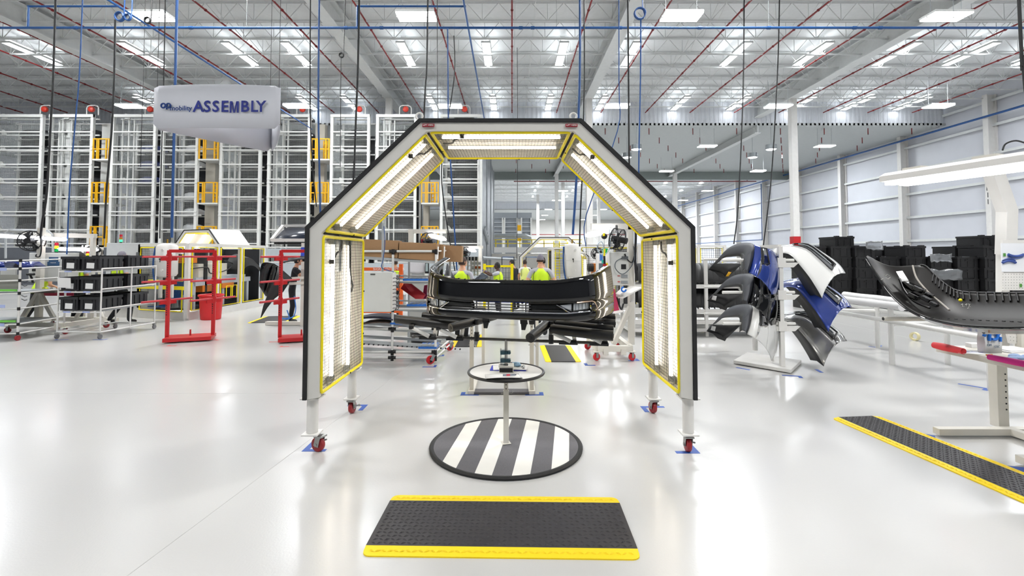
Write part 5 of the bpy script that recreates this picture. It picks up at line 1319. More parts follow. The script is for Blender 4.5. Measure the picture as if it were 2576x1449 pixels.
q = at(123, 647, 10.67); MB().b2((q.x, 10.67, 1.52), (q.x+.2, 10.68, 1.62)).b2((q.x-.03, 10.67, 1.43), (q.x+.23, 10.68, 1.52)).build('blue_plate', mat('blue_nameplate', '2c5078', .5), cb, smooth=False)
text('MADE IN', .03, (q.x+.1, 10.668, 1.495), facing(), paper, cb)
MB().b2((-10.98, 10.36, .93), (-10.66, 10.4, 1.37)).build('white_panel', cabinetm, t, smooth=False)
MB().b2((-11.0, 10.3, .86), (-9.75, 10.9, .90)).build('shelf', mat('dark_shelf', '4e4a46', .5), t, smooth=False)
fan(t, at(80, 606, 10.45), .215, .3)
stack_light(t, (-10.16, 10.75, 1.74), 1.0, 1)
bar_lamp(t, at(-10, 592, 10.5), at(166, 602, 10.5), .12)
MB().tube([at(14, 650, 10.9), at(14, 585, 10.9), at(24, 578, 10.9), at(120, 580, 10.9), at(132, 590, 10.9), at(133, 634, 10.9)], .02, 8).build('arched_tube', aluminium, t)
MB().tube([at(75, 690, 10.4), at(80, 700, 10.4), at(83, 712, 10.4)], .02, 8).tube([at(68, 690, 10.4), at(86, 690, 10.4)], .025, 8).build('scan_gun', black, t)
MB().tube(smooth_pts([at(102, 600, 10.3), at(104, 625, 10.3), at(100, 645, 10.3), at(90, 645, 10.3), at(92, 640, 10.3)], 4), .012, 6).build('cable', blackcable, t)
m = MB()
for k in range(6): m.tube([at(54, 707+k*9, 10.3), at(62, 711+k*9, 10.3), at(68, 709+k*9, 10.3)], .007, 5)
m.build('sensor_cable', blackcable, t)
for (px, py, r_, mt) in ((115, 728, .05, mat('gauge_yellow', 'c9d32a', .5)), (135, 728, .045, cabinetm), (126, 730, .03, galv)):
    q = at(px, py, 10.6); MB().cyl((q.x, 10.55, q.z), (q.x, 10.62, q.z), r_, 14).build('gauge', mt, t)
MB().box(at(140, 735, 10.8), (.8, .02, .16)).build('red_panel', mat('crimson_panel', 'a01238', .6), t, smooth=False)
# ================================================================ flow rack of roller shelves at the left edge
t = T('shelf_cart', 'white tube shelf cart with parts trays cut by the left edge', 'cart', at(20, 868, 9.2).xyz)
x1 = at(50, 700, 9.45).x; x0 = x1-1.5
for x, y in ((x1, 9.45), (x1+.02, 10.4), (x0, 9.45)): MB().cyl((x, y, .1), (x, y, 1.56), .018, 10).build('post', wt_, t)
for z in (1.56, 1.40, 1.17, .92, .62, .32, .14):
    MB().cyl((x0, 9.45, z-.04), (x1, 9.45, z), .014, 8).cyl((x1, 9.45, z), (x1, 10.4, z+.02), .014, 8).build('rail', wt_, t)
    MB().cyl((x1, 9.45, z-.03), (x1, 9.45, z+.03), .024, 10).build('joint', blackpl, t)
for z, mt in ((.94, 'green_strip'), (.34, 'green_strip')):
    MB().b2((x0, 9.42, z+.02), (x1-.03, 9.44, z+.06)).build('green_strip', mat('green_strip', '6fbf4a', .5), t, smooth=False); MB().b2((x0, 9.46, z-.02), (x1-.03, 10.3, z+.01)).build('tray', galv, t, smooth=False)
MB().b2((x0, 9.5, 1.0), (x1-.04, 9.52, 1.28)).build('grey_screen', mat('grey_cloth', '8a8a84', .8), t, smooth=False)
m = MB()
for k in range(3): m.b2((x1-.45, 9.43, (1.39, .67, .31)[k]-.03), (x1-.25, 9.435, (1.39, .67, .31)[k]+.03))
m.build('shelf_ticket', mat('pale_blue_ticket', 'aebbe6', .6), t, smooth=False)
MB().lathe([(.014, -.018), (.05, -.018), (.055, 0), (.05, .018), (.014, .018)], (x1, 9.45, .055), 18, Matrix.Rotation(pi/2, 3, 'Y')).build('caster', redw, t)
for k, (x, nm) in enumerate(((x1-.28, 'right'), (x1-.78, 'left'))):
    q = MB(); q.loft([[(x-.17, 9.6, 1.42), (x-.1, 9.5, 1.52), (x+.1, 9.5, 1.53), (x+.17, 9.6, 1.42)], [(x-.17, 10.1, 1.42), (x-.1, 10.0, 1.52), (x+.1, 10.0, 1.53), (x+.17, 10.1, 1.42)]])
    one(q, 'blue_part', paints['navy'], 'dark blue moulded part on the top shelf at the left edge, %s one' % nm, 'part', solid=.01)
# ================================================================ red bumper racks
def red_rack(lab, dx):
    t = T('red_rack', lab, 'rack', (-6.25+dx, 9.45, 0), 0, 'red two post racks')
    P1, P2 = Vector((-6.64+dx, 9.34, 0)), Vector((-5.93+dx, 9.62, 0)); ax = (P2-P1).normalized(); an = atan2(ax.y, ax.x); u = Vector((.29, .957, 0))
    c = (P1+P2)/2; rp = redp
    MB().box(c+Z(.06), (.79, .5, .07), an).build('base_plate', rp, t, smooth=False, bevel=.004)
    for p in (P1, P2):
        po = MB().box(p+Z(.92), (.065, .05, 1.68), an).build('post', rp, t, smooth=False, bevel=.003)
        m = MB()
        for k in range(26): m.box(p+Z(.52+k*.043)-Vector((-ax.y, ax.x, 0))*.026-ax*.014, (.018, .004, .018), an)
        m.build('slot_row', black, po, smooth=False)
        for z in (1.635, 1.17, .80):
            a = p-u*.5+Z(z); b = p+u*.5+Z(z)
            MB().cyl(a, b, .02, 12).build('arm', mat('rubbed_red_tube', 'b8353c', .5), t)
            MB().bar(p-u*.16+Z(z-.045), p+u*.16+Z(z-.045), .03, .06).box(p+Z(z-.02), (.08, .08, .13), an).build('arm_bracket', rp, t, smooth=False)
    MB().bar(P1+Z(1.745), P2+Z(1.745), .06).build('top_bar', rp, t, smooth=False)
    MB().cyl(c+Z(.1), c+Z(.18), .016, 10).cyl(c+Z(.18), c+Z(.215), .014, 10).build('peg', rp, t)
red_rack('red steel rack with empty arms in front of the red waste bin', 0)
red_rack('red steel rack with empty arms half hidden by the arch left leg', 2.17)
# ================================================================ machine cell with yellow edged guards
Q0, Q1, Q2 = Vector((-9.95, 12.95, 0)), Vector((-8.3, 12.35, 0)), Vector((-8.2, 15.9, 0))
t = T('machine_cell', 'white machine cell with yellow edged openings behind the red rack', 'machine', (Q0+Q2)/2)
MB().bar(Q0+Z(.1), Q1+Z(.1), .12, .2).bar(Q1+Z(.1), Q2+Z(.1), .12, .2).build('base', white, t, smooth=False)
MB().bar(Q0+Z(1.93), Q1+Z(1.93), .1, .08).bar(Q1+Z(1.93), Q2+Z(1.93), .1, .08).build('top_rail', white, t, smooth=False)
for p in (Q0, Q1, Q1.lerp(Q2, .33), Q1.lerp(Q2, .64), Q2): MB().box(p+Z(1.0), (.1, .1, 1.9)).build('post', white, t, smooth=False)
def loop(p, q, z0, z1, mesh=0):
    d = (q-p).normalized(); p, q = p+d*.08, q-d*.08
    MB().tube([p+Z(z0), q+Z(z0), q+Z(z1), p+Z(z1)], .018, 6, closed=True).build('yellow_trim', yellow, t)
    if mesh:
        m = MB()
        n = int((q-p).length/.05)
        for k in range(1, n): m.bar(p.lerp(q, k/n)+Z(z0), p.lerp(q, k/n)+Z(z1), .004)
        for k in range(1, int((z1-z0)/.05)): m.bar(p+Z(z0+k*.05), q+Z(z0+k*.05), .004)
        m.build('mesh_panel', wire, t, smooth=False)
off_ = Vector((-.03, -.06, 0))
loop(Q0+off_, Q1+off_, 1.0, 1.86, 1); loop(Q0+off_, Q1+off_, .22, .85)
MB().bar(Q0+off_*1.3+Z(.82), Q1+off_*1.3+Z(.82), .02, .09).build('yellow_bar', yellow, t, smooth=False)
of2 = Vector((.06, 0, 0))
for a, b in ((0, .33), (.33, .64), (.64, 1)): loop(Q1.lerp(Q2, a)+of2, Q1.lerp(Q2, b)+of2, .24, 1.86)
for k in (.42, .5): 
    p = Q1.lerp(Q2, k)+Vector((.08, 0, 0)); MB().tube([p+Z(.42), p+Vector((0, .22, .42)), p+Vector((0, .22, .78)), p+Z(.78)], .014, 6, closed=True).build('yellow_handle', yellow, t)
m = MB()
for k in range(5):
    p = Q0.lerp(Q1, .15+.17*k)+Vector((.1, .35, 0)); m.cyl(p+Z(.25), p+Z(.6+.12*(k % 2)), .08, 12)
m.build('pump', galv, t)
m = MB()
for k in range(14):
    p = Q0.lerp(Q1, .55+.025*k)+Vector((.0, .1, 0)); m.tube(smooth_pts([p+Z(1.0), p+Vector((.05, 0, .7)), p+Vector((-.2-.02*k, .05, .35)), p+Vector((-.6, .1, .3))], 4), .012, 5)
m.build('blue_tubing', bluehose, t)
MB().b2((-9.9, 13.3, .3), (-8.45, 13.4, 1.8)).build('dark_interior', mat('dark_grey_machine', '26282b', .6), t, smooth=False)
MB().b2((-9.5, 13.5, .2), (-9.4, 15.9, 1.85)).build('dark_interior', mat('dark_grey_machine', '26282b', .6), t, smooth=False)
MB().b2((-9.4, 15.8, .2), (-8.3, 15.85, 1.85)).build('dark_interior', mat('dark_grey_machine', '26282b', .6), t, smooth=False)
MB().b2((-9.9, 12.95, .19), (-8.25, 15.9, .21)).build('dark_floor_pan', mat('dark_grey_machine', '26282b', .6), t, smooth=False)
t = T('robot_fixture', 'grey and orange machine fixture inside the guarded cell', 'machine', (-8.6, 14.2, 0))
MB().b2((-9.0, 13.0, .95), (-8.5, 15.4, 1.05)).bar((-8.5, 12.9, .9), (-8.5, 15.6, .9), .1, .14).build('table', mat('pale_blue_grey', 'b9bfc6', .5), t, smooth=False)
for y in (12.9, 14.2, 15.5): MB().b2((-8.6, y-.06, .2), (-8.48, y+.06, .9)).build('table_leg', mat('pale_blue_grey', 'b9bfc6', .5), t, smooth=False)
MB().b2((-8.9, 13.1, 1.05), (-8.5, 14.4, 1.42)).b2((-8.85, 13.4, 1.4), (-8.55, 14.0, 1.55)).build('housing', mat('warm_white_machine', 'dbd7cd', .5), t, smooth=False, bevel=.01)
for b in (((-9.0, 12.8, 1.45), (-8.55, 13.1, 1.6)), ((-8.8, 14.0, .7), (-8.4, 14.6, .84)), ((-8.75, 13.2, .65), (-8.45, 13.6, .85)), ((-8.7, 13.8, 1.35), (-8.52, 14.0, 1.45))): MB().b2(*b).build('orange_block', mat('orange_paint', 'd0741c', .5), t, smooth=False)
for y in (12.95, 13.6): MB().b2((-8.8, y, 1.55), (-8.7, y+.1, 1.88)).b2((-8.66, y, 1.55), (-8.6, y+.1, 1.88)).build('profile_mast', aluminium, t, smooth=False)
MB().tube(smooth_pts([(-8.45, 12.7, 1.3), (-8.4, 13.3, 1.32), (-8.42, 13.5, 1.15), (-8.4, 14.2, 1.22), (-8.4, 14.5, 1.4), (-8.42, 14.1, 1.5)], 5), .016, 6).tube(smooth_pts([(-8.42, 13.8, 1.2), (-8.42, 13.9, .95), (-8.45, 13.85, .8)], 4), .02, 6).build('black_cable', blackcable, t)
m = MB().loft([smooth_pts([(-8.7, 14.6, 1.2), (-8.6, 14.7, 1.6), (-8.6, 15.2, 1.68), (-8.7, 15.9, 1.4)], 4), smooth_pts([(-8.3, 14.65, 1.15), (-8.22, 14.75, 1.5), (-8.22, 15.2, 1.55), (-8.3, 15.9, 1.25)], 4), smooth_pts([(-8.25, 14.65, 1.0), (-8.15, 14.8, 1.3), (-8.15, 15.3, 1.3), (-8.2, 15.9, 1.0)], 4)])
one(m, 'black_bumper', innerpl, 'black bumper held inside the right end of the machine cell', 'bumper', solid=.01)
# ================================================================ air tanks
def air_tank(c, z0, z1, r, lab, rz=0):
    t = T('air_tank', lab, 'tank', (c[0], c[1], z0), rz, 'white compressed air tanks')
    h = z1-z0; e = r*.42
    L_(MB().lathe([(.0001, 0), (r*.5, e*.1), (r*.85, e*.4), (r, e), (r, h-e), (r*.85, h-e*.4), (r*.5, h-e*.1), (.0001, h)], n=32), 'vessel', white, t)
    L_(MB().lathe([(r+.002, h*.5), (r+.006, h*.505), (r+.002, h*.51)], n=32, caps=False), 'weld_seam', white, t)
    for z in (.22, .8): L_(MB().cyl((r*.2, -r*.9, h*z), (r*.22, -r*1.05, h*z), .03, 12), 'port', white, t)
    L_(MB().cyl((-r*.05, -r*1.0, h*.52), (-r*.05, -r*1.04, h*.56), .012, 8).cyl((0, -r*1.02, h*.45), (0, -r*1.02, h*.56), .008, 6), 'valve', black, t)
    L_(MB().cyl((r*.8, 0, h*.72), (r*1.6, 0, h*.72), .03, 10).b2((r*1.5, -.05, h*.68), (r*1.62, .05, h*.76)), 'side_pipe', white, t)
    L_(MB().tube(smooth_pts([(-r*1.02, -r*.3, h*.9), (-r*1.08, -r*.5, h*.5), (-r*.95, -r*.6, h*.1), (-r*.7, -r*.7, -.1)], 4), .02, 8), 'blue_hose', bluehose, t)
    for sx in (-.6, .6): L_(MB().b2((sx*r-.03, -.03, -.5), (sx*r+.03, .03, e)), 'support', white, t, smooth=False)
    L_(MB().cyl((0, 0, h), (0, 0, h+.1), .02, 8), 'brass_fitting', mat('brass', 'b08a3a', .35, metal=.8), t)
air_tank((-8.62, 12.05), 1.10, 1.96, .235, 'white upright air tank at the left before the machine cell')
# bin
c = fl(530, 803)
t = T('waste_bin', 'red round waste bin standing before the machine cell', 'bin', (c.x, c.y, 0))
L_(MB().lathe([(.0001, 0), (.22, 0), (.235, .02), (.27, .62), (.265, .62), (.23, .04), (.0001, .03)], n=32, caps=False), 'body', mat('red_plastic', 'c8141c', .45), t)
L_(MB().lathe([(.268, .59), (.295, .595), (.3, .63), (.285, .645), (.262, .63)], n=32, caps=False), 'rim', mat('red_plastic', 'c8141c', .45), t)
# grey cabinet behind the tote rack
q0, q1 = at(268, 611, 12.9), at(372, 720, 12.9)
t = T('electrical_cabinet', 'large grey electrical cabinet behind the tote rack', 'cabinet', (q0.x, 12.9, 0))
MB().b2((q0.x, 12.9, .25), (q1.x-.0, 13.4, q0.z)).build('body', mat('steel_grey_cabinet', 'c6c9cb', .3), t, smooth=False, bevel=.01)
MB().b2((q0.x, 12.92, 0), (q1.x, 13.38, .25)).build('plinth', white, t, smooth=False)
MB().b2((q1.x-.28, 12.89, .3), (q1.x-.275, 12.9, q0.z-.05)).build('door_gap', black, t, smooth=False)
MB().b2((q1.x-.31, 12.86, q0.z-.62), (q1.x-.24, 12.9, q0.z-.25)).build('switch_handle', mat('dark_grey_handle', '55595c', .5), t, smooth=False)
MB().b2((q1.x-.4, 12.89, q0.z-.42), (q1.x-.33, 12.9, q0.z-.34)).b2((q1.x-.39, 12.89, q0.z-.5), (q1.x-.34, 12.9, q0.z-.46)).build('red_sign', redp, t, smooth=False)
stack_light(t, (at(304, 610, 13.1).x, 13.1, q0.z+.03), 1.0, 0)
# second lamp stand behind the totes
t = T('lamp_stand', 'cream lamp stand with a bar lamp and fan behind the tote rack', 'lamp stand', at(170, 860, 12.2))
xx = at(212, 600, 12.2).x
MB().b2((xx-.04, 12.18, 0), (xx+.04, 12.26, at(212, 617, 12.2).z)).build('mast', cream, t, smooth=False)
MB().b2((xx+.0, 12.18, at(212, 622, 12.2).z), (at(256, 620, 12.2).x, 12.26, at(212, 617, 12.2).z)).build('arm', cream, t, smooth=False)
MB().b2((at(250, 620, 12.2).x, 12.18, 0), (at(256, 620, 12.2).x, 12.26, at(212, 617, 12.2).z)).build('mast', cream, t, smooth=False)
bar_lamp(t, at(146, 626, 12.0), at(246, 628, 12.0), .12)
fan(t, at(236, 635, 12.1), .17, .5)
stack_light(t, at(220, 648, 12.0), .8, 1)
MB().bar((xx-.35, 12.2, .04), (xx+.9, 12.2, .04), .1, .08).build('foot', cream, t, smooth=False)
# second inspection arches
light_arch('lower light tunnel arch glowing behind the machine cell at left', (-11.28, 17.2), -.42, .26, False, 1.16)
# canopy with dark screens
t = T('inspection_canopy', 'white framed canopy with tilted dark panels left of the arch', 'canopy', at(740, 605, 11.5))
f0, f1, b0, b1 = at(683, 604, 11.2), at(850, 604, 11.2), at(712, 568, 12.0), at(880, 566, 12.0)
for k in (0, .52, 1): MB().bar(f0.lerp(f1, k), b0.lerp(b1, k), .06, .06).build('frame_bar', white, t, smooth=False)
MB().bar(f0, f1, .06, .07).build('front_bar', white, t, smooth=False); MB().bar(b0, b1, .06, .06).build('rear_bar', white, t, smooth=False)
for a, b in ((.04, .5), (.55, .97)):
    MB().quad(f0.lerp(f1, a)+Z(.01), f0.lerp(f1, b)+Z(.01), b0.lerp(b1, b)-Z(.06), b0.lerp(b1, a)-Z(.06)).build('dark_panel', mat('dark_screen', '1a2233', .25), t, solid=.02)
MB().bar(f0+Vector((.05, .05, -.07)), f1+Vector((0, .05, -.07)), .06, .05).build('black_valance', black, t, smooth=False)
MB().b2((f1.x-.1, 11.2, 0), (f1.x, 11.3, f1.z)).b2((b1.x-.1, 12.0, 0), (b1.x, 12.1, b1.z)).build('post', white, t, smooth=False)
q0, q1 = at(757, 622, 11.25), at(800, 644, 11.25)
s = MB().b2((q0.x, 11.25, q1.z), (q1.x, 11.27, q0.z)).build('station_sign', mat('station_blue', '3a55d0', .5), t, smooth=False)
text('05', .2, ((q0.x+.2), 11.245, (q0.z+q1.z)/2-.03), facing(), paper, s)
MB().b2((q0.x+.03, 11.2, q0.z), (q0.x+.1, 11.25, q0.z+.1)).build('sign_hook', white, s, smooth=False)
# work stand under the canopy with black bumper parts
t = T('bumper_stand', 'cream stand with padded arms under the dark canopy', 'stand', at(760, 800, 11.3), 0, 'bumper stands')
x = at(762, 700, 11.4).x
MB().b2((x-.05, 11.4, 0), (x+.05, 11.5, 1.5)).build('post', cream, t, smooth=False)
MB().bar((x-.9, 11.5, .05), (x+.6, 11.5, .05), .1, .08).build('foot', cream, t, smooth=False)
MB().bar((x-.5, 11.3, .98), (x+.3, 11.4, 1.03), .06).bar((x-.5, 11.3, 1.1), (x+.3, 11.4, 1.15), .06).build('arm', cream, t, smooth=False)
one(MB().loft([[at(655+k*3, 800-k*2, 10.9) for k in range(2)], [at(662, 770, 10.9), at(672, 775, 10.95)], [at(675, 735, 10.95), at(690, 752, 11.0)], [at(690, 705, 11.0), at(712, 735, 11.1)], [at(700, 670, 11.1), at(735, 700, 11.2)]]), 'bumper_skin', innerpl, 'black bumper end hanging down from the stand beside the right red rack', 'bumper', solid=.01)
one(MB().loft([smooth_pts([at(652, 720, 11.2), at(656, 670, 11.2), at(668, 660, 11.2), at(690, 664, 11.25)], 4), smooth_pts([at(668, 745, 11.3), at(678, 680, 11.3), at(690, 668, 11.3), at(700, 670, 11.35)], 4), smooth_pts([at(690, 752, 11.5), at(700, 700, 11.5), at(705, 680, 11.5), at(712, 676, 11.5)], 4)]), 'bumper_skin', gloss, 'glossy black bumper standing upright behind the right red rack', 'bumper', solid=.01)
one(MB().loft([smooth_pts([at(708, 657, 11.1), at(730, 648, 11.0), at(752, 645, 11.0), at(776, 646, 11.0), at(800, 650, 11.0)], 3), smooth_pts([at(708, 662, 11.0), at(735, 656, 10.85), at(752, 652, 10.85), at(776, 652, 10.85), at(800, 656, 10.85)], 3)]), 'bumper_skin', mat('dark_grey_skin', '35373d', .35), 'dark grey bumper lying across the top of the stand under the canopy', 'bumper', solid=.02)
m = MB().tube(smooth_pts([at(722, 780, 11.2), at(728, 800, 11.2), at(722, 803, 11.0), at(712, 801, 11.0)], 4), .012, 6).tube(smooth_pts([at(740, 745, 11.1), at(744, 775, 11.1), at(738, 796, 11.0), at(720, 801, 10.9), at(705, 800, 10.9)], 5), .012, 6)
one(m, 'air_hose', mat('bright_blue_hose', '2a6fc4', .45), 'blue air hose looping down to the floor beside the right red rack', 'hose')
# ================================================================ stand for bumpers behind the turntable
p, q = fl(1186, 990), fl(1338, 990)
t = T('bumper_stand', 'cream adjustable two post stand with black pads behind the turntable', 'stand', (p+q)/2, 0, 'bumper stands')
MB().b2((p.x+.03, p.y-.05, .002), (q.x-.03, p.y+.1, .03)).build('grip_mat', asph, t, smooth=False)
for a, nm in ((p, 0), (q, 1)):
    MB().b2((a.x-.04, a.y-.05, 0), (a.x+.04, a.y+.75, .045)).build('foot', cream, t, smooth=False, bevel=.004)
    MB().b2((a.x-.025, a.y-.0, .045), (a.x+.025, a.y+.05, .62)).build('post', cream, t, smooth=False, bevel=.003)
    i = MB().b2((a.x-.02, a.y+.005, .60), (a.x+.02, a.y+.045, .84)).build('inner_post', cream, t, smooth=False)
    m = MB()
    for k in range(5): m.cyl((a.x, a.y+.0045, .64+k*.04), (a.x, a.y+.002, .64+k*.04), .006, 8)
    m.build('pin_hole', black, i)
    MB().cyl((a.x-.04, a.y+.02, .58), (a.x+.04, a.y+.02, .58), .005, 6).tube([(a.x+.04, a.y+.02, .58), (a.x+.05, a.y, .56)], .004, 6).build('locking_pin', steel, t)
    MB().prism([(a.x-.03, .83), (a.x+.03, .83), (a.x+.045, .95), (a.x-.045, .95)], a.y-.01, a.y+.06).build('pad', black, t, smooth=False)
    MB().b2((a.x+.08, a.y+.68, .045), (a.x+.12, a.y+.72, .9)).build('rear_post', cream, t, smooth=False)
MB().bar((p.x, p.y+.7, .06), (q.x+.1, p.y+.7, .06), .05).build('cross_bar', cream, t, smooth=False)
# ================================================================ flow rack with long cardboard boxes
FY = 7.55; k = FY/FPX
def fz(py): return CAMH-(py-640)*k
def fxx(px): return (px-1288)*k
t = T('flow_rack', 'white tube flow rack with long cardboard boxes left of the bumper', 'rack', (fxx(1040), FY, 0))
xl, xm, xr = fxx(905)-.4, fxx(989), fxx(1097)
zs = dict(top=fz(632), b1=fz(660), s1=fz(706), s2=fz(776), s3=fz(826), s4=fz(883), bot=fz(897))
for x, y, z1 in ((xm, FY, zs['top']), (xr, FY, zs['top']), (xl, FY, zs['top']), (xr+.1, FY+.95, zs['top']+.05), (xm+.05, FY+.95, 1.6), (xl, FY+.95, 1.6)):
    MB().cyl((x, y, .1), (x, y, z1), .019, 10).build('post', wt_ if y < FY+.5 else aluminium, t)
jm = []
for nm in ('top', 's1', 's2', 's3', 's4', 'bot'):
    z = zs[nm]
    MB().cyl((xl, FY-.0, z), (xr, FY, z), .019, 10).build('rail', wt_, t)
    MB().cyl((xl, FY+.95, z+.05), (xr+.1, FY+.95, z+.02), .014, 8).build('rear_rail', aluminium, t)
    MB().cyl((xr, FY, z), (xr+.1, FY+.95, z+.02), .014, 8).build('end_rail', wt_, t)
    m = MB()
    for x in (xm, xr): m.cyl((x-.06, FY, z), (x+.06 if x == xm else x+.01, FY, z), .024, 10).cyl((x, FY, z-.05), (x, FY, z+.03), .025, 10)
    m.build('joint', blackpl, t)
for nm, dz in (('b1', 0), ('s1', -.05), ('s2', -.05), ('s3', -.06), ('s4', .08), ('s4', -.03)):
    z = zs[nm]+dz
    for y in (FY+.04, FY+.5): MB().bar((xl, y, z+.10), (xr+.02, y, z), .04, .045).build('roller_track', aluminium, t, smooth=False)
m = MB()
for kk in range(26): m.cyl((xl+.1+kk*.075, FY+.02, zs['s4']+.135-.004*kk), (xl+.1+kk*.075, FY+.05, zs['s4']+.135-.004*kk), .012, 8)
m.build('roller_row', black, t)
bl = mat('blue_roller_track', '1660b8', .45)
for (a, b, nm, dz) in ((1015, 1092, 's1', .0), (1025, 1092, 's2', .04), (984, 1032, 's3', .07), (1055, 1100, 's4', .05)):
    o = MB().b2((fxx(a), FY-.02, zs[nm]+dz), (fxx(b), FY+.35, zs[nm]+dz+.03)).build('blue_track', bl, t, smooth=False)
    m = MB(); n = int((b-a)/11)
    for kk in range(n): x = fxx(a+5+kk*11); m.bar((x, FY-.01, zs[nm]+dz+.034), (x+.06, FY+.3, zs[nm]+dz+.034), .02, .012)
    m.build('track_roller', galv, o, smooth=False)
for x, y in ((xr-.06, FY-.1), (xl+.2, FY+.5), (xr+.1, FY+.95)):
    o = MB().lathe([(.015, -.018), (.05, -.018), (.066, -.008), (.066, .008), (.05, .018), (.015, .018)], (x, y, .066), 22, Matrix.Rotation(.5, 3, 'Z') @ Matrix.Rotation(pi/2, 3, 'X')).build('caster', mat('bright_red_wheel', 'c81e28', .4), t)
    MB().bar((x+.02, y-.03, .06), (x+.06, y-.02, .15), .045, .006, up=(0, 1, 0)).build('fork', galv, o, smooth=False)
    MB().cyl((x, y-.022, .066), (x, y+.022, .066), .042, 14).build('hub', black, o)
cb_ = None
for i, (a, b, y, z0, lab) in enumerate(((880, 1001, FY+.02, 1.625, 'long cardboard box on the flow rack, front left one'), (1002, 1098, FY+.02, 1.575, 'long cardboard box on the flow rack, front right one'), (905, 1108, FY+.30, 1.58, 'long cardboard box on the flow rack, directly behind the front ones'), (1040, 1152, FY+.62, 1.55, 'long cardboard box on the flow rack, rearmost at right'))):
    x0, x1 = fxx(a), fxx(b)
    bt = T('cardboard_box', lab, 'box', ((x0+x1)/2, y, z0), 0, 'cardboard boxes on the flow rack')
    tl = .045
    L_(MB().box((0, .125, .15), (x1-x0-.006, .25, .275), 0, 0, tl), 'carton', card, bt, smooth=False, bevel=.004)
    L_(MB().box((0, .12, .289), (x1-x0-.02, .05, .002), 0, 0, tl), 'packing_tape', mat('brown_tape', 'b08f62', .4), bt, smooth=False)
    if i in (1, 2): L_(MB().box(((x1-x0)/2+.002, .12, .13), (.003, .12, .2), 0, 0, tl).box(((x1-x0)/2-.06, -.002, .0), (.0001, .0001, .0001)), 'paper_label', paper, bt, smooth=False)
# electrical box fixed beside the rack
a, b = at(920, 685, 7.1), at(988, 785, 7.1)
t = T('electrical_box', 'white electrical box between the arch left leg and the flow rack', 'electrical box', (b.x, 7.1, b.z))
MB().b2((a.x-.25, 7.1, b.z), (b.x-.03, 7.38, a.z)).build('body', cabinetm, t, smooth=False, bevel=.006)
MB().b2((b.x-.03, 7.12, b.z+.02), (b.x-.015, 7.36, a.z-.02)).build('door_edge', white, t, smooth=False)
MB().b2((a.x+.07, 7.095, a.z-.04), (a.x+.14, 7.1, a.z-.02)).build('nameplate', mat('dark_nameplate', '4a4a48', .5), t, smooth=False)
m = MB()
for kk in range(9): z = b.z+.05+kk*.055; m.tube(smooth_pts([(b.x-.015, 7.15, z), (b.x+.03, 7.14, z+.005), (b.x+.06, 7.16, z-.02), (b.x+.075, 7.2, z+.05)], 3), .005, 5)
m.build('cable_gland', black, t)
MB().cyl((a.x+.22, 7.2, a.z), (a.x+.22, 7.2, 2.15), .018, 10).build('conduit', aluminium, t)
MB().tube(smooth_pts([(a.x+.24, 7.18, 2.1), (a.x+.26, 7.17, 1.85), (a.x+.235, 7.17, 1.6), (a.x+.22, 7.17, 1.48), (a.x+.4, 7.17, 1.42)], 5), .006, 6).build('blue_tube', bluehose, t)
for x in (a.x-.2,): MB().b2((x-.02, 7.3, 0), (x+.02, 7.34, b.z)).build('support', aluminium, t, smooth=False)
# folded boards on the rack
def board(pts, th, mt, lab):
    P0 = [at(*p) for p in pts]; n = Vector((0, th, 0))
    m = MB(); kN = len(P0); m._add(P0+[p+n for p in P0], [tuple(range(kN)), tuple(range(2*kN-1, kN-1, -1))]+[(i, (i+1) % kN, (i+1) % kN+kN, i+kN) for i in range(kN)])
    one(m, 'red_board', mt, lab, 'board', 'red boards on the flow rack', smooth=False)
board([(1008, 726, 7.75), (1016, 713, 7.85), (1034, 714, 7.85), (1070, 742, 7.75), (1064, 752, 7.72), (1045, 752, 7.72)], .05, mat('dark_red_board', '960e18', .6), 'dark red folded board leaning on the blue rollers of the flow rack')
board([(1062, 752, 7.9), (1067, 718, 7.9), (1086, 718, 7.9), (1088, 752, 7.9)], .25, mat('crimson_board', '8e0c3c', .6), 'crimson board box on the flow rack just left of the bumper')
# dark cushions and brown sheets low on the rack
for (px, py, s, mt, lab) in ((950, 800, (.3, .25, .04), mat('dark_blue_mottled', '2a2e40', .6, var=.5, scale=30), 'dark mottled sheet on the lower shelf left of the flow rack'), (965, 811, (.28, .2, .03), mat('brown_mottled', '5a4840', .6, var=.5, scale=30), 'brown mottled sheet on the lower shelf left of the flow rack')):
    c = at(px, py, FY+.2); one(MB().loft([[(c.x+s[0]*(i/4-1)+0, c.y+s[1]*j, c.z+s[2]*(1-(i/4-1)**2)) for i in range(9)] for j in (-1, 0, 1)]), 'folded_sheet', mt, lab, 'sheet', solid=.02)
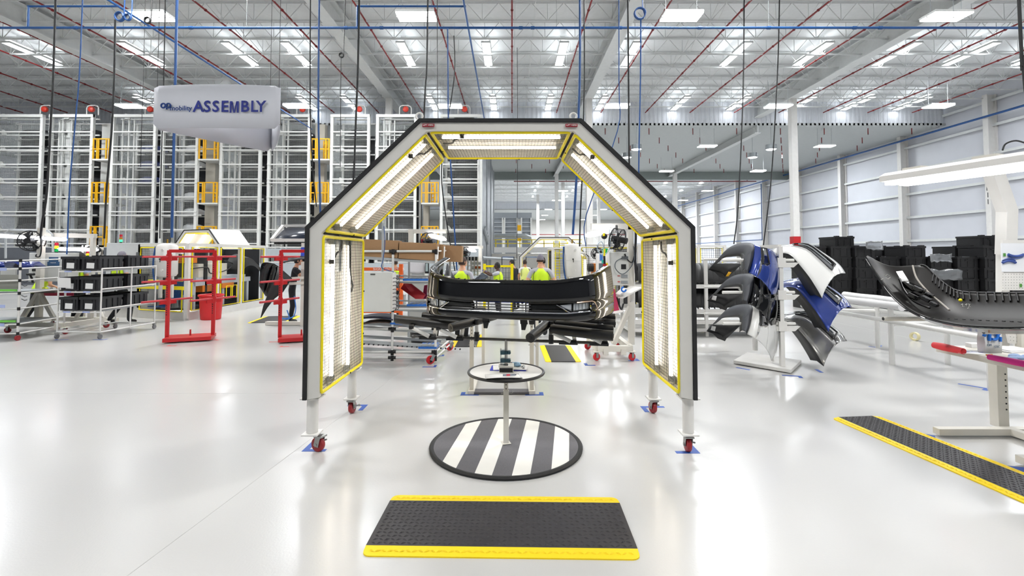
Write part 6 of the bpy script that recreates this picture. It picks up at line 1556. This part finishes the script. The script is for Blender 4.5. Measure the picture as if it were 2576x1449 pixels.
# ================================================================ white machine with cloth, orange rack behind
t = T('small_cabinet', 'grey small cabinet draped with a white cloth behind the flow rack', 'cabinet', at(1048, 720, 9.2))
a, b = at(1030, 658, 9.2), at(1068, 740, 9.2)
MB().b2((a.x, 9.2, 0), (b.x, 9.5, a.z)).build('body', cabinetm, t, smooth=False)
MB().b2((a.x+.05, 9.19, at(0, 702, 9.2).z), (b.x-.03, 9.2, at(0, 682, 9.2).z)).build('front_panel', aluminium, t, smooth=False)
m = MB(); rows = []
for j in range(6): rows.append([(a.x-.01+(b.x-a.x+.02)*i/8, 9.18-.01*sin(i*2+j), a.z+.01-j*.042-.03*sin(i*pi/8)*(j/5)) for i in range(9)])
m.loft(rows); m.build('white_cloth', mat('white_cloth', 'ededf2', .9), t, solid=.003)
a, b = at(1069, 660, 9.1), at(1076, 688, 9.1)
MB().b2((a.x, 9.1, b.z), (b.x+.02, 9.13, a.z)).build('monitor', blackpl, t, smooth=False); MB().b2((a.x+.012, 9.094, b.z+.04), (b.x+.005, 9.1, a.z-.02)).build('screen', mat('dim_screen', 'b4c6c8', .3), t, smooth=False)
orange = mat('orange_rack_paint', 'e8641e', .5)
t = T('basket_rack', 'orange framed rack of wire baskets behind the flow rack', 'rack', at(960, 740, 11))
a, b = at(915, 673, 11), at(1012, 681, 11)
MB().b2((a.x-.6, 11, b.z), (b.x, 11.05, a.z)).build('beam', orange, t, smooth=False)
text('BASKET ENTERPRISES', .075, at(978, 677, 10.985), facing(), paper, t, 'beam_lettering')
for x in (b.x-.03, a.x-.57): MB().b2((x-.04, 10.98, 0), (x+.04, 11.06, a.z+.08)).build('upright', orange, t, smooth=False)
for z in (.35, .85): MB().b2((a.x-.6, 11, z), (b.x, 11.05, z+.06)).build('beam', orange, t, smooth=False)
m = MB(); 
for z0 in (.41, .91):
    for i in range(26): x = a.x-.55+i*.06; m.b2((x, 11.06, z0), (x+.008, 11.07, z0+.36))
    for i in range(6): m.b2((a.x-.55, 11.06, z0+i*.07), (b.x-.05, 11.07, z0+i*.07+.008))
m.build('wire_basket', galv, t, smooth=False)
MB().b2((a.x-.5, 11.1, .42), (b.x-.1, 11.8, .7)).b2((a.x-.5, 11.1, .92), (b.x-.1, 11.8, 1.2)).build('grey_parts', mat('mid_grey_parts', '8f949a', .6), t, smooth=False)
# ================================================================ lamp masts seen through the arch
def lamp_mast(lab, pts, Y, fanpos, lamp0, lamp1, mastx, rf=.17):
    a, b = at(*pts[0], Y), at(*pts[1], Y)
    t = T('lamp_stand', lab, 'lamp stand', (at(mastx, 640, Y).x, Y, 0), 0, 'lamp stands with fans')
    MB().bar(a, b, .09, .09).build('arm', cream, t, smooth=False)
    x = at(mastx, 640, Y).x; MB().b2((x-.05, Y-.05, 0), (x+.05, Y+.05, a.z+.04)).build('mast', cream, t, smooth=False)
    MB().box((x, Y, .05), (.6, .5, .1)).build('foot', cream, t, smooth=False)
    bar_lamp(t, at(*lamp0, Y-.3), at(*lamp1, Y-.1), .16)
    if fanpos: fan(t, at(*fanpos, Y-.12), rf, .9)
    return t
o = lamp_mast('cream lamp stand with a fan above the cardboard boxes', ((1028, 582), (1122, 582)), 10.3, (1079, 606), (1120, 602), (1080, 590), 1034)
MB().cyl(at(1062, 602, 10.2), at(1062, 612, 10.2), .035, 12).build('red_light', reds, o)
o = lamp_mast('far cream lamp stand with a fan right of the brown haired worker', ((1160, 622), (1215, 622)), 15, (1170, 634), (1196, 632), (1178, 626), 1208, .16)
stack_light(o, at(1166, 648, 14.9), 1.0, 2)
# pipe racks between
t = T('flow_rack', 'white tube flow rack behind the brown haired worker', 'rack', (-.9, 12, 0))
for px in (1150, 1185, 1211):
    a = at(px, 655, 12); MB().cyl((a.x, 12, 0), (a.x, 12, a.z), .02, 8).build('post', wt_, t)
for py in (658, 668, 680, 692): a, b = at(1120, py-1, 12), at(1212, py, 12); MB().cyl(a, b, .02, 8).build('rail', wt_, t)
MB().b2((at(1185, 0, 12.1).x, 12.1, 1.25), (at(1214, 0, 12.1).x, 12.3, 1.5)).build('grey_bin', galv, t, smooth=False)
MB().b2((at(1195, 0, 12.1).x, 12.05, 1.33), (at(1213, 0, 12.1).x, 12.1, 1.4)).build('orange_rail', mat('rust_orange', 'b4561e', .5), t, smooth=False)
m = MB()
for i in range(5): x = at(1170+i*8, 0, 12).x; m.b2((x, 11.95, 1.15), (x+.03, 12, 1.62))
m.build('tool_row', steel, t, smooth=False)
# yellow framed basket
a, b = at(1219, 667, 14), at(1288, 720, 14)
t = T('yellow_gate', 'yellow framed grey mesh gate beside the worker with the raised arm', 'gate', (a.x, 14, 0))
for x in (a.x, b.x): MB().b2((x-.04, 13.96, 0), (x+.04, 14.04, a.z+.04)).build('post', yellow, t, smooth=False)
MB().b2((a.x, 13.98, a.z-.06), (b.x, 14.02, a.z)).build('top_rail', yellow, t, smooth=False)
m = MB()
for i in range(1, 9): x = a.x+(b.x-a.x)*i/9; m.b2((x-.008, 13.99, .3), (x+.008, 14.0, a.z-.05))
for i in range(8): m.b2((a.x, 13.99, .3+i*.14), (b.x, 14.0, .31+i*.14))
m.build('mesh_panel', mat('grey_wire', '5c6068', .5), t, smooth=False)
MB().b2((a.x+.05, 14.1, .3), (b.x-.05, 14.2, a.z-.1)).build('pale_backing', mat('pale_grey_board', 'b9bcc2', .6), t, smooth=False)
# bumper ends near the workers
one(MB().loft([[at(1112, 700, 9), at(1120, 690, 9), at(1124, 664, 9)], [at(1128, 704, 9), at(1130, 690, 8.95), at(1126, 664, 9)], [at(1150, 706, 9), at(1140, 692, 9), at(1127, 664, 9)]]), 'bumper_skin', greypl, 'dark grey bumper end standing left of the brown haired worker', 'bumper', solid=.01)
one(MB().loft([smooth_pts([at(1190, 706, 9), at(1205, 692, 8.95), at(1214, 685, 9)], 3), smooth_pts([at(1200, 708, 9), at(1216, 694, 8.95), at(1222, 690, 9)], 3), smooth_pts([at(1216, 708, 9), at(1224, 700, 9), at(1228, 696, 9)], 3)]), 'bumper_skin', mat('dark_chrome_part', '5a626e', .2, metal=.5), 'shiny dark bumper piece right of the brown haired worker', 'bumper', solid=.01)
# ================================================================ third arch and the right hand tank and cell
light_arch('low light tunnel arch standing far back behind the man in the grey cap', (1.98, 22.6), 0, .335, False)
air_tank((1.50, 12.0), 1.10, 1.957, .215, 'white upright air tank seen through the arch behind the bumper')
fence('guard_fence', 'yellow edged mesh guard fence right of the white tank inside the arch', [(1.78, 12.9), (3.35, 12.7), (3.4, 16)], .25, 1.92, .05, .09)
fence('guard_fence', 'yellow edged dark guard fence left of the white tank inside the arch', [(1.18, 15.6), (1.22, 14.4), (1.75, 14.3)], .25, 1.86, .05, .08)
t = T('orange_machine', 'orange machine behind the mesh fence right of the white tank', 'machine', (2.6, 14, 0))
MB().b2((2.35, 13.9, .6), (2.75, 14.4, 1.42)).build('orange_body', mat('orange_paint', 'd0741c', .5), t, smooth=False, bevel=.02)
MB().b2((2.2, 13.95, 0), (2.95, 14.5, .6)).build('plinth', mat('dark_grey_machine', '3a3c40', .6), t, smooth=False)
MB().cyl((2.2, 14, 1.3), (2.35, 14, 1.3), .12, 14).build('dark_motor', black, t)
MB().b2((3.0, 13.2, .3), (3.3, 13.6, 1.5)).build('dark_column', mat('dark_grey_machine', '3a3c40', .6), t, smooth=False)
o = T('wall_fan', 'black round fan hung on the fence behind the coiled grey hose', 'fan', at(1503, 640, 12.3))
fan(o, at(1503, 638, 12.3), .145, .15, 0, 'cage')
MB().bar(at(1503, 625, 12.4), at(1503, 618, 12.6), .04).build('bracket', black, o, smooth=False)
# ================================================================ wheeled control cart at the right of the arch
t = T('control_cart', 'wheeled cream control cart with cabinet, lamp and fan right of the bumper', 'cart', (1.65, 8.15, 0), 0, 'wheeled control carts')
G = base_frame(t, 1.62, 8.15, .52, .9, 0, mat('bright_red_wheel', 'c81e28', .4), .06)
xx = at(1586, 640, 8.0).x
MB().b2((xx-.045, 7.96, .2), (xx+.045, 8.04, 2.2)).build('mast', cream, t, smooth=False)
MB().b2((xx-.30, 8.36, .2), (xx-.22, 8.44, 1.2)).build('mast', cream, t, smooth=False)
MB().bar((xx-.02, 7.98, .82), (xx-.32, 7.9, .22), .065).bar((xx-.26, 8.38, .8), (xx-.42, 7.9, .22), .06).build('brace', cream, t, smooth=False)
a, b = at(1533, 634, 7.9), at(1582, 718, 7.9)
cb = MB().b2((a.x, 7.9, b.z), (b.x, 8.15, a.z)).build('cabinet', cabinetm, t, smooth=False, bevel=.005)
MB().b2((a.x-.02, 7.88, b.z), (a.x+.0, 8.1, a.z+.03)).build('side_door', white, cb, smooth=False)
MB().b2((a.x+.19, 7.892, a.z-.28), (a.x+.27, 7.9, a.z-.2)).build('black_vent', black, cb, smooth=False)
MB().b2((a.x+.19, 7.885, a.z-.42), (a.x+.29, 7.9, a.z-.37)).b2((a.x+.19, 7.885, a.z-.51), (a.x+.29, 7.9, a.z-.47)).build('socket', galv, cb, smooth=False)
MB().b2((a.x+.13, 7.893, a.z-.395), (a.x+.17, 7.9, a.z-.385)).b2((a.x+.13, 7.893, a.z-.49), (a.x+.17, 7.9, a.z-.48)).build('red_mark', redp, cb, smooth=False)
MB().b2((a.x+.2, 7.87, a.z-.12), (a.x+.3, 7.9, a.z-.07)).build('junction_box', mat('dark_grey_handle', '55595c', .5), cb, smooth=False)
MB().tube(smooth_pts([(a.x+.2, 7.88, a.z-.1), (a.x+.1, 7.87, a.z-.16), (a.x+.09, 7.86, a.z-.27), (a.x+.2, 7.86, a.z-.36), (a.x+.33, 7.86, a.z-.26), (a.x+.4, 7.87, a.z-.1), (a.x+.39, 7.88, a.z+.1)], 6), .007, 6).build('grey_cable', mat('slate_cable', '4a545a', .5), t)
MB().tube(smooth_pts([(xx+.06, 7.93, 2.3), (xx+.07, 7.92, 2.0), (xx+.06, 7.91, 1.8), (xx+.05, 7.9, 1.62), (xx+.06, 7.9, 1.4), (xx+.08, 7.9, 1.25)], 4), .02, 8).tube(smooth_pts([(xx+.06, 7.92, 1.7), (xx-.0, 7.9, 1.55), (xx-.08, 7.89, 1.6), (xx-.12, 7.89, 1.69)], 4), .012, 6).build('black_cable', blackcable, t)
# left panel of the cabinet with screen and red switch
p0, p1 = at(1528, 637, 7.85), at(1534, 676, 7.85)
sp_ = MB().b2((a.x-.19, 7.95, b.z+.15), (a.x-.02, 8.1, a.z-.02)).build('operator_panel', white, t, smooth=False)
MB().b2((a.x-.165, 7.945, b.z+.2), (a.x-.09, 7.95, b.z+.36)).build('screen', mat('grey_screen', '5c6a70', .3), sp_, smooth=False)
MB().b2((a.x-.15, 7.945, a.z-.14), (a.x-.1, 7.95, a.z-.03)).build('blue_notice', mat('notice_blue', '3a6fb8', .5), sp_, smooth=False)
MB().cyl((a.x-.07, 7.95, a.z-.22), (a.x-.07, 7.91, a.z-.22), .032, 14).b2((a.x-.085, 7.91, a.z-.29), (a.x-.06, 7.93, a.z-.22)).build('red_switch', redp, sp_)
MB().b2((a.x-.05, 7.94, a.z-.26), (a.x-.015, 7.95, a.z-.18)).build('yellow_plate', yellow, sp_, smooth=False)
MB().cyl((a.x-.05, 8.0, a.z-.03), (a.x-.05, 8.0, a.z+.06), .045, 14).build('green_lamp', greens, sp_)
# head beam, lamp, fan, hung tool
a1, b1 = at(1487, 570, 8.0), at(1600, 570, 8.0)
MB().bar(a1, b1, .08, .1).build('head_beam', cream, t, smooth=False)
MB().bar(at(1545, 577, 8.0), at(1605, 577, 8.0), .06, .06).build('head_beam', white, t, smooth=False)
bar_lamp(t, at(1476, 592, 7.7), at(1538, 577, 7.9), .2)
fan(t, at(1553, 602, 7.75), .17, 1.0, .2)
MB().tube([at(1551, 568, 7.9), at(1552, 582, 7.8), at(1556, 590, 7.75)], .02, 6).build('fan_bracket', black, t)
MB().tube([at(1533, 577, 7.7)]+smooth_pts([at(1533, 590, 7.7), at(1535, 610, 7.7), at(1532, 628, 7.7), at(1520, 642, 7.7), at(1508, 636, 7.7), at(1502, 622, 7.7), at(1508, 609, 7.7), at(1515, 610, 7.7), at(1518, 622, 7.7), at(1518, 640, 7.7)], 5), .008, 6).build('coiled_hose', mat('pale_grey_hose', 'a9b8c2', .4), t)
MB().cyl(at(1521, 626, 7.7), at(1520, 644, 7.7), .016, 10).build('yellow_grip', yellow, t); MB().cyl(at(1520, 644, 7.7), at(1521, 664, 7.7), .018, 10).build('black_tool', black, t); MB().cyl(at(1516, 654, 7.7), at(1516, 662, 7.7), .017, 10).build('teal_grip', mat('teal_grip', '1fae9a', .5), t)
MB().ball(at(1520, 594, 7.7), .05, 12, 8).build('hose_balancer', black, t); MB().box(at(1519, 590, 7.66), (.03, .03, .05)).build('balancer_label', yellow, t, smooth=False)
MB().cyl(at(1520, 580, 7.7), at(1520, 626, 7.7), .003, 5).build('balancer_cord', black, t)
# slanted desk with sign
MB().bar(at(1552, 748, 7.6), at(1602, 722, 7.75), .3, .02).build('slanted_desk', white, t, smooth=False)
MB().bar(at(1590, 735, 7.8), at(1590, 760, 7.8), .05).build('desk_post', white, t, smooth=False)
o = MB().bar(at(1554, 742, 7.55), at(1572, 726, 7.6), .14, .03).build('scanner', white, t, smooth=False, bevel=.006)
MB().tube([at(1569+5.5*cos(k*pi/8), 728+5.5*sin(k*pi/8), 7.44) for k in range(13)], .014, 6).build('blue_ring', mat('logo_blue', '1568c2', .5), o)
MB().tube(smooth_pts([at(1552, 748, 7.6), at(1557, 765, 7.6), at(1563, 778, 7.65), at(1568, 765, 7.8)], 4), .015, 6).build('desk_cable', blackcable, t)
board([(1537, 784, 7.5), (1541, 728, 7.6), (1546, 727, 7.6), (1558, 780, 7.5)], .2, mat('crimson_cloth', 'a8284e', .7), 'crimson wedge board standing right of the front bumper end')
one(MB().bar(at(1538, 787, 7.45), at(1561, 781, 7.5), .22, .015), 'white_shelf', white, 'thin white shelf under the crimson wedge right of the bumper', 'shelf', smooth=False)
o = T('black_tub', 'black tub on the floor behind the flow rack', 'tub', at(1068, 868, 9.0).xyz)
c = fl(1068, 866); MB().lathe([(.0001, 0), (.24, 0), (.27, .28), (.25, .28), (.22, .02), (.0001, .02)], (c.x, c.y, 0), 24).build('body', black, o)
# ================================================================ far background beyond the racks
crw = mat('cream_partition', 'dddad2', .6)
struct(MB().b2((-3.4, 41.8, 0), (6.5, 42, 1.75)), 'wall_partition', crw, smooth=False)
t = T('mezzanine', 'far white mezzanine with yellow railing seen through the arch', 'mezzanine', (1, 58, 0))
MB().b2((-3.5, 58, 1.9), (8.5, 62, 2.55)).build('deck_edge', white, t, smooth=False)
m = MB()
for z in (2.95, 3.4): m.b2((-3.4, 57.95, z), (8.4, 58, z+.09))
for i in range(9): x = -3.4+i*1.45; m.b2((x-.05, 57.95, 2.55), (x+.05, 58, 3.48))
m.build('railing', mat('bright_railing_yellow', 'ecd21c', .5), t, smooth=False)
for x in (-3.2, .6, 4.6, 8.2): MB().b2((x-.12, 58.2, 0), (x+.12, 58.4, 1.9)).build('post', white, t, smooth=False)
MB().b2((-3.4, 58.1, 1.55), (7.5, 58.3, 1.62)).build('red_pipe', redpipe, t, smooth=False)
m = MB(); m.tube([(-3.2, 59, 3.95), (1.6, 59, 3.95), (2.1, 59.3, 3.8), (2.2, 60, 3.4)], .28, 14); m.build('duct', galv, t)
t = T('storage_rack', 'far grey storage tower with yellow platforms behind the mezzanine', 'storage rack', (0, 66, 0), 0)
for i, (x0, x1) in enumerate(((-2.9, -1.3), (-1.0, .7), (1.3, 2.6))):
    MB().b2((x0, 66, 0), (x1, 67, 6.6)).build('mesh_tower', mat('hazy_grey_rack', '84898f', .6), t, smooth=False)
    m = MB()
    for z in (3.6, 4.2, 4.8, 5.4, 6.0): m.b2((x0, 65.9, z), (x1, 66, z+.12))
    m.build('shelf_beam', mat('pale_beam', 'b4b8bc', .5), t, smooth=False)
    for x in (x0, x1): MB().b2((x-.08, 65.85, 0), (x+.08, 66, 6.7)).build('post', rackw, t, smooth=False)
MB().b2((.75, 65.8, 3.5), (1.25, 65.9, 4.3)).b2((.75, 65.8, 4.9), (1.25, 65.9, 5.7)).build('yellow_platform', safety, t, smooth=False)
MB().b2((-3, 65.9, 6.6), (2.7, 67, 7.4)).build('grey_hood', mat('mid_grey_hood', '8d9297', .6), t, smooth=False)
t = T('caged_ladder', 'yellow caged ladder beside the far arch', 'ladder', (3.2, 34, 0))
m = MB()
for x in (2.95, 3.35, 3.9): m.b2((x-.03, 34, 0), (x+.03, 34.06, 2.6))
for kk in range(12): m.b2((2.95, 34, .2+kk*.2), (3.35, 34.05, .24+kk*.2))
for kk in range(4): m.b2((2.95, 34, 1.4+kk*.3), (3.9, 34.05, 1.45+kk*.3))
m.build('ladder', yellow, t, smooth=False)
m = MB()
for (x0, x1) in ((9.5, 16), (16, 22.5)): m.bar((x0, 100, .5), (x1, 100, 6.5), .25).bar((x0, 100, 6.5), (x1, 100, .5), .25)
o = struct(m, 'wall_bracing', white, smooth=False)
for (x, lab) in ((-.2, 'black goal post frame before the far cream partition, left one'), (1.0, 'black goal post frame before the far cream partition, right one')):
    t = T('goal_post', lab, 'frame', (x, 24, 0), 0, 'black goal posts')
    for dx in (-.3, .3): MB().b2((x+dx-.02, 24, 0), (x+dx+.02, 24.05, 1.56)).build('post', black, t, smooth=False)
    MB().b2((x-.3, 24, .95), (x+.3, 24.05, 1.0)).build('bar', black, t, smooth=False); MB().b2((x-.3, 24, 1.53), (x+.3, 24.05, 1.56)).build('blue_top', bluepipe, t, smooth=False)
# ================================================================ people
SKIN = {'light': mat('light_skin', 'd8a384', .55), 'dark': mat('dark_skin', '4a2e22', .5), 'tan': mat('tan_skin', 'c08a66', .55)}
shirt_g = mat('grey_t_shirt', 'b9bac4', .85); shirt_w = mat('white_shirt', 'e4e4e6', .85); shirt_b = mat('black_shirt', '1c1d22', .85); trou = mat('black_trousers', '1a1b20', .85); shoe = mat('black_shoe', '121214', .5)
hairb = mat('brown_hair', '33221a', .7); hairk = mat('black_hair', '141212', .7); capg = mat('grey_cap', '77747e', .8); glovep = mat('purple_glove', '4a3a8e', .5)
def person(lab, loc, rz, H, skin='light', hair=hairb, cap=None, vest=hivis, shirt=shirt_g, armL=None, armR=None, lean=0, legs=None, gloves=None, turn=0):
    """facing +y in its own axes; arms as (elbow, wrist) offsets from the shoulder"""
    s = H/1.75
    t = T('person', lab, 'person', (loc[0], loc[1], 0), rz, 'workers')
    armL = armL or ((-.06, .02, -.28), (-.04, .2, -.40)); armR = armR or ((.06, .02, -.28), (.04, .2, -.40))
    legs = legs or (((0, .01), (0, -.03)), ((0, .01), (0, -.03)))
    ld = lambda z: lean*max(0, z-.9)
    V = {}; R = {}; Ed = []; Rg = {}
    def add(n, p, r, reg, par=None):
        V[n] = Vector(p); R[n] = r if isinstance(r, tuple) else (r, r); Rg[n] = reg
        if par: Ed.append((par, n))
    add('pelvis', (0, ld(.93), .93), (.155, .11), 'T'); add('waist', (0, ld(1.08), 1.08), (.145, .10), 'S', 'pelvis'); add('chest', (0, ld(1.28)+.005, 1.28), (.175, .115), 'S', 'waist'); add('upper', (0, ld(1.40), 1.41), (.13, .09), 'S', 'chest'); add('neck', (0, ld(1.5)+.01, 1.50), .058, 'K', 'upper'); add('skull', (0, ld(1.6)+.02, 1.58), .062, 'K', 'neck')
    for sx, nm, arm in ((-1, 'L', armL), (1, 'R', armR)):
        sh = Vector((sx*.185, ld(1.41), 1.405)); add('sh'+nm, sh, .062, 'S', 'upper')
        e = sh+Vector(arm[0]); w = sh+Vector(arm[1]); add('ua'+nm, sh.lerp(e, .6), .052, 'S', 'sh'+nm); add('el'+nm, e, .042, 'K', 'ua'+nm); add('fa'+nm, e.lerp(w, .45), .042, 'K', 'el'+nm); add('wr'+nm, w, .029, 'K', 'fa'+nm)
        hp = Vector((sx*.095, ld(.9), .88)); (kx, ky), (ax, ay) = legs[0 if sx < 0 else 1]
        add('hip'+nm, hp, .095, 'T', 'pelvis'); add('kn'+nm, hp+Vector((kx, ky+.02, -.40)), .065, 'T', 'hip'+nm); add('an'+nm, hp+Vector((ax, ay, -.79)), .052, 'T', 'kn'+nm); add('toe'+nm, hp+Vector((ax, ay+.17, -.835)), .042, 'F', 'an'+nm)
    names = list(V); ix = {n: i for i, n in enumerate(names)}
    me = bpy.data.meshes.new('b'); me.from_pydata([V[n]*s for n in names], [(ix[a], ix[b]) for a, b in Ed], [])
    ob = bpy.data.objects.new('b', me); COL.objects.link(ob)
    sk = ob.modifiers.new('skin', 'SKIN'); sk.branch_smoothing = .6
    for n in names: d = me.skin_vertices[0].data[ix[n]]; d.radius = (R[n][0]*s, R[n][1]*s); d.use_root = (n == 'pelvis')
    ss = ob.modifiers.new('sub', 'SUBSURF'); ss.levels = 2; ss.render_levels = 2
    dg = bpy.context.evaluated_depsgraph_get(); em = bpy.data.meshes.new_from_object(ob.evaluated_get(dg)); bpy.data.objects.remove(ob)
    m = MB(); m.v = [tuple(v.co) for v in em.vertices]; m.f = [tuple(p.vertices) for p in em.polygons]
    regi = {'K': 0, 'S': 1, 'T': 2, 'F': 3}; segs = [(V[a]*s, V[b]*s, Rg[b] if b[:2] != 'sh' else 'S') for a, b in Ed]
    for p in em.polygons:
        c = p.center; best = (9, 'S')
        for a, b, rg in segs:
            d = b-a; f = max(0, min(1, (c-a).dot(d)/max(1e-9, d.length_squared))); q = (a+d*f-c).length
            if q < best[0]: best = (q, rg)
        m.mi.append(regi[best[1]])
    # head with face
    hc = Vector((0, ld(1.64)+.035, 1.64))*s; m.cur = 0
    Hm = Matrix.Rotation(turn, 3, 'Z')
    rows = []
    for i in range(13):
        a = pi*i/12; z = -cos(a); rr = sin(a)
        ring = []
        for j in range(20):
            b = 2*pi*j/20; x = .074*rr*cos(b)*(1-.18*max(0, -z)); y = .094*rr*sin(b)
            if sin(b) > .6 and -.5 < z < -.1: y += .004
            v = Vector((x, y+(.012 if z < -.3 and sin(b) > 0 else 0), .115*z)); ring.append(hc+(Hm @ v)*s)
        rows.append(ring)
    m.loft(rows, closed=True)
    f = lambda x, y, z: hc+(Hm @ Vector((x, y, z)))*s
    m.ball(f(0, .1, -.015), (.014*s, .02*s, .024*s), 8, 6)
    for sx in (-1, 1): m.ball(f(sx*.076, -.005, -.005), (.01*s, .02*s, .03*s), 8, 6); m.ball(f(sx*.03, .088, -.002-.05), (.012*s, .006*s, .004*s), 6, 5)
    m.cur = 4
    for sx in (-1, 1): m.ball(f(sx*.03, .086, .015), (.011*s, .008*s, .006*s), 8, 6)
    # hands
    for nm, sx in (('L', -1), ('R', 1)):
        m.cur = 0 if not gloves else 5
        d = (V['wr'+nm]-V['fa'+nm]).normalized(); w = V['wr'+nm]*s; side = d.cross(Vector((0, 0, 1))).normalized() if abs(d.z) < .95 else Vector((0, 1, 0)); nrm = side.cross(d)
        pc = w+d*.05*s; Mx = Matrix((side, nrm, d)).transposed() @ Matrix.Diagonal(Vector((.042, .016, .055))*s); m.lathe([(max(1e-6, sin(pi*i/6)), -cos(pi*i/6)) for i in range(7)], pc, 12, Mx)
        for k in range(4):
            b = pc+d*.045*s+side*(k-1.5)*.019*s; L1 = (.036, .042, .04, .03)[k]*s
            m.tube([b, b+d*L1-nrm*.008*s*sx, b+d*L1*1.5-nrm*.03*s*sx], [.0095*s, .009*s, .007*s], 6)
        b = pc-side*.036*s*sx-d*.02*s; m.tube([b, b+d*.03*s-side*.03*s*sx, b+d*.06*s-side*.032*s*sx], [.012*s, .011*s, .008*s], 6)
    m.build('body', [SKIN[skin], shirt, trou, shoe, mat('dark_eye', '15110f', .4), gloves or SKIN[skin]], t, world=False, ang=80)
    # hair or cap
    m = MB(); rows = []
    for i in range(8):
        a = pi*(.0+.56*i/7)
        rows.append([f(.081*sin(a)*cos(b), (.101*sin(a)*sin(b))*(1 if sin(b) < 0 else .96)-.004, .125*cos(a)*(1) if sin(b) < .35 else .125*cos(min(a, pi*.36))) for b in [2*pi*j/20 for j in range(20)]])
    if not cap:
        rows.append([f(.074*cos(b), .09*sin(b)-.006, -.055 if sin(b) < .2 else .03) for b in [2*pi*j/20 for j in range(20)]])
        m.loft(rows, closed=True).build('hair', hair, t, world=False)
    else:
        m.loft(rows[:8], closed=True); m.build('cap', cap, t, world=False)
        MB().loft([[f(.07*cos(b), .09*sin(b)+.0, .03) for b in [pi*j/10 for j in range(11)]], [f(.07*cos(b), .09+.085*sin(b), .015) for b in [pi*j/10 for j in range(11)]]]).build('cap_peak', cap, t, world=False, solid=.004)
        MB().loft([[f(.078*cos(b), .097*sin(b)-.004, z) for b in [pi+pi*j/10 for j in range(11)]] for z in (.0, -.045)]).build('hair', hair, t, world=False, solid=.006)
    if vest:
        m = MB(); rows = []
        for z, rx, ry in ((.92, .185, .14), (1.05, .178, .135), (1.2, .195, .148), (1.32, .198, .148), (1.40, .16, .118), (1.455, .10, .085)):
            rows.append([Vector((rx*cos(b), ld(z)+ry*sin(b), z+(.0 if abs(cos(b)) < .7 or z < 1.3 else -.03)))*s for b in [2*pi*j/24 for j in range(24)]])
        m.loft(rows, closed=True).build('vest', vest, t, world=False, solid=.004)
        for sx in (-1, 1): MB().tube([Vector((sx*(.17 if z < 1.38 else .12), ld(z)+yy, z))*s for z, yy in ((1.10, -.075), (1.2, -.10), (1.32, -.10), (1.42, -.05))], .006*s, 5).build('vest_binding', mat('dark_binding', '3a3d40', .7), t, world=False)
    return t
person('worker with short brown hair in a yellow vest seen from behind, left of centre', (-.98, 9.5), -.25, 1.63, hair=hairb, turn=-.5)
person('worker in a grey cap and yellow vest seen from behind, right of centre', (.585, 9.9), .08, 1.675, cap=capg, armL=((-.12, .02, -.26), (-.08, .22, -.36)), armR=((.14, .03, -.25), (.20, .22, -.36)))
person('bearded worker with purple gloves reaching up to the left in a yellow vest', (-.37, 13.0), 1.35, 1.46, skin='dark', hair=hairk, armR=((.05, .2, -.1), (.0, .43, .04)), armL=((.02, .22, -.06), (.04, .45, .06)), gloves=glovep)
person('worker in a yellow vest mostly hidden behind the man in the grey cap', (.74, 11.6), .3, 1.62, hair=hairk)
person('worker in a pale yellow vest standing beside the far low arch post', (.44, 16.2), .2, 1.5, hair=hairb, vest=mat('pale_hi_vis', 'e6f08a', .7), shirt=shirt_w, skin='tan')
person('dark haired worker in black bending left of the far low arch post', (.12, 14.5), .9, 1.52, hair=hairk, vest=None, shirt=shirt_b, lean=.2, skin='tan')
person('worker in a grey cap standing behind the tote rack', (-9.5, 11.7), -.4, 1.75, cap=capg, legs=(((-.06, .12), (-.12, -.1)), ((.06, .15), (.14, .1))))
person('dark haired worker in a yellow vest behind the left end of the tote rack', (-10.32, 11.5), -.2, 1.72, hair=hairk, skin='tan')
person('worker in a yellow vest stooping behind the wheeled cart at far left', (-11.15, 11.3), -.7, 1.5, hair=hairk, lean=.5, legs=(((-.02, -.05), (-.1, -.2)), ((.02, .1), (.1, .05))))
person('worker with bare arm and purple glove working behind the right red rack', (-5.35, 11.75), -1.2, 1.62, hair=hairk, vest=None, shirt=shirt_b, skin='light', gloves=glovep, lean=.15, armR=((.1, .18, -.18), (.02, .34, .02)), armL=((-.1, .2, -.15), (0, .38, .0)))
person('worker in a yellow vest far behind the orange basket rack', (-3.2, 13.2), .2, 1.56, hair=hairb, skin='tan')
person('worker in a yellow vest behind the flow rack beside the dark bumper end', (-1.85, 12.4), .1, 1.46, hair=hairk)
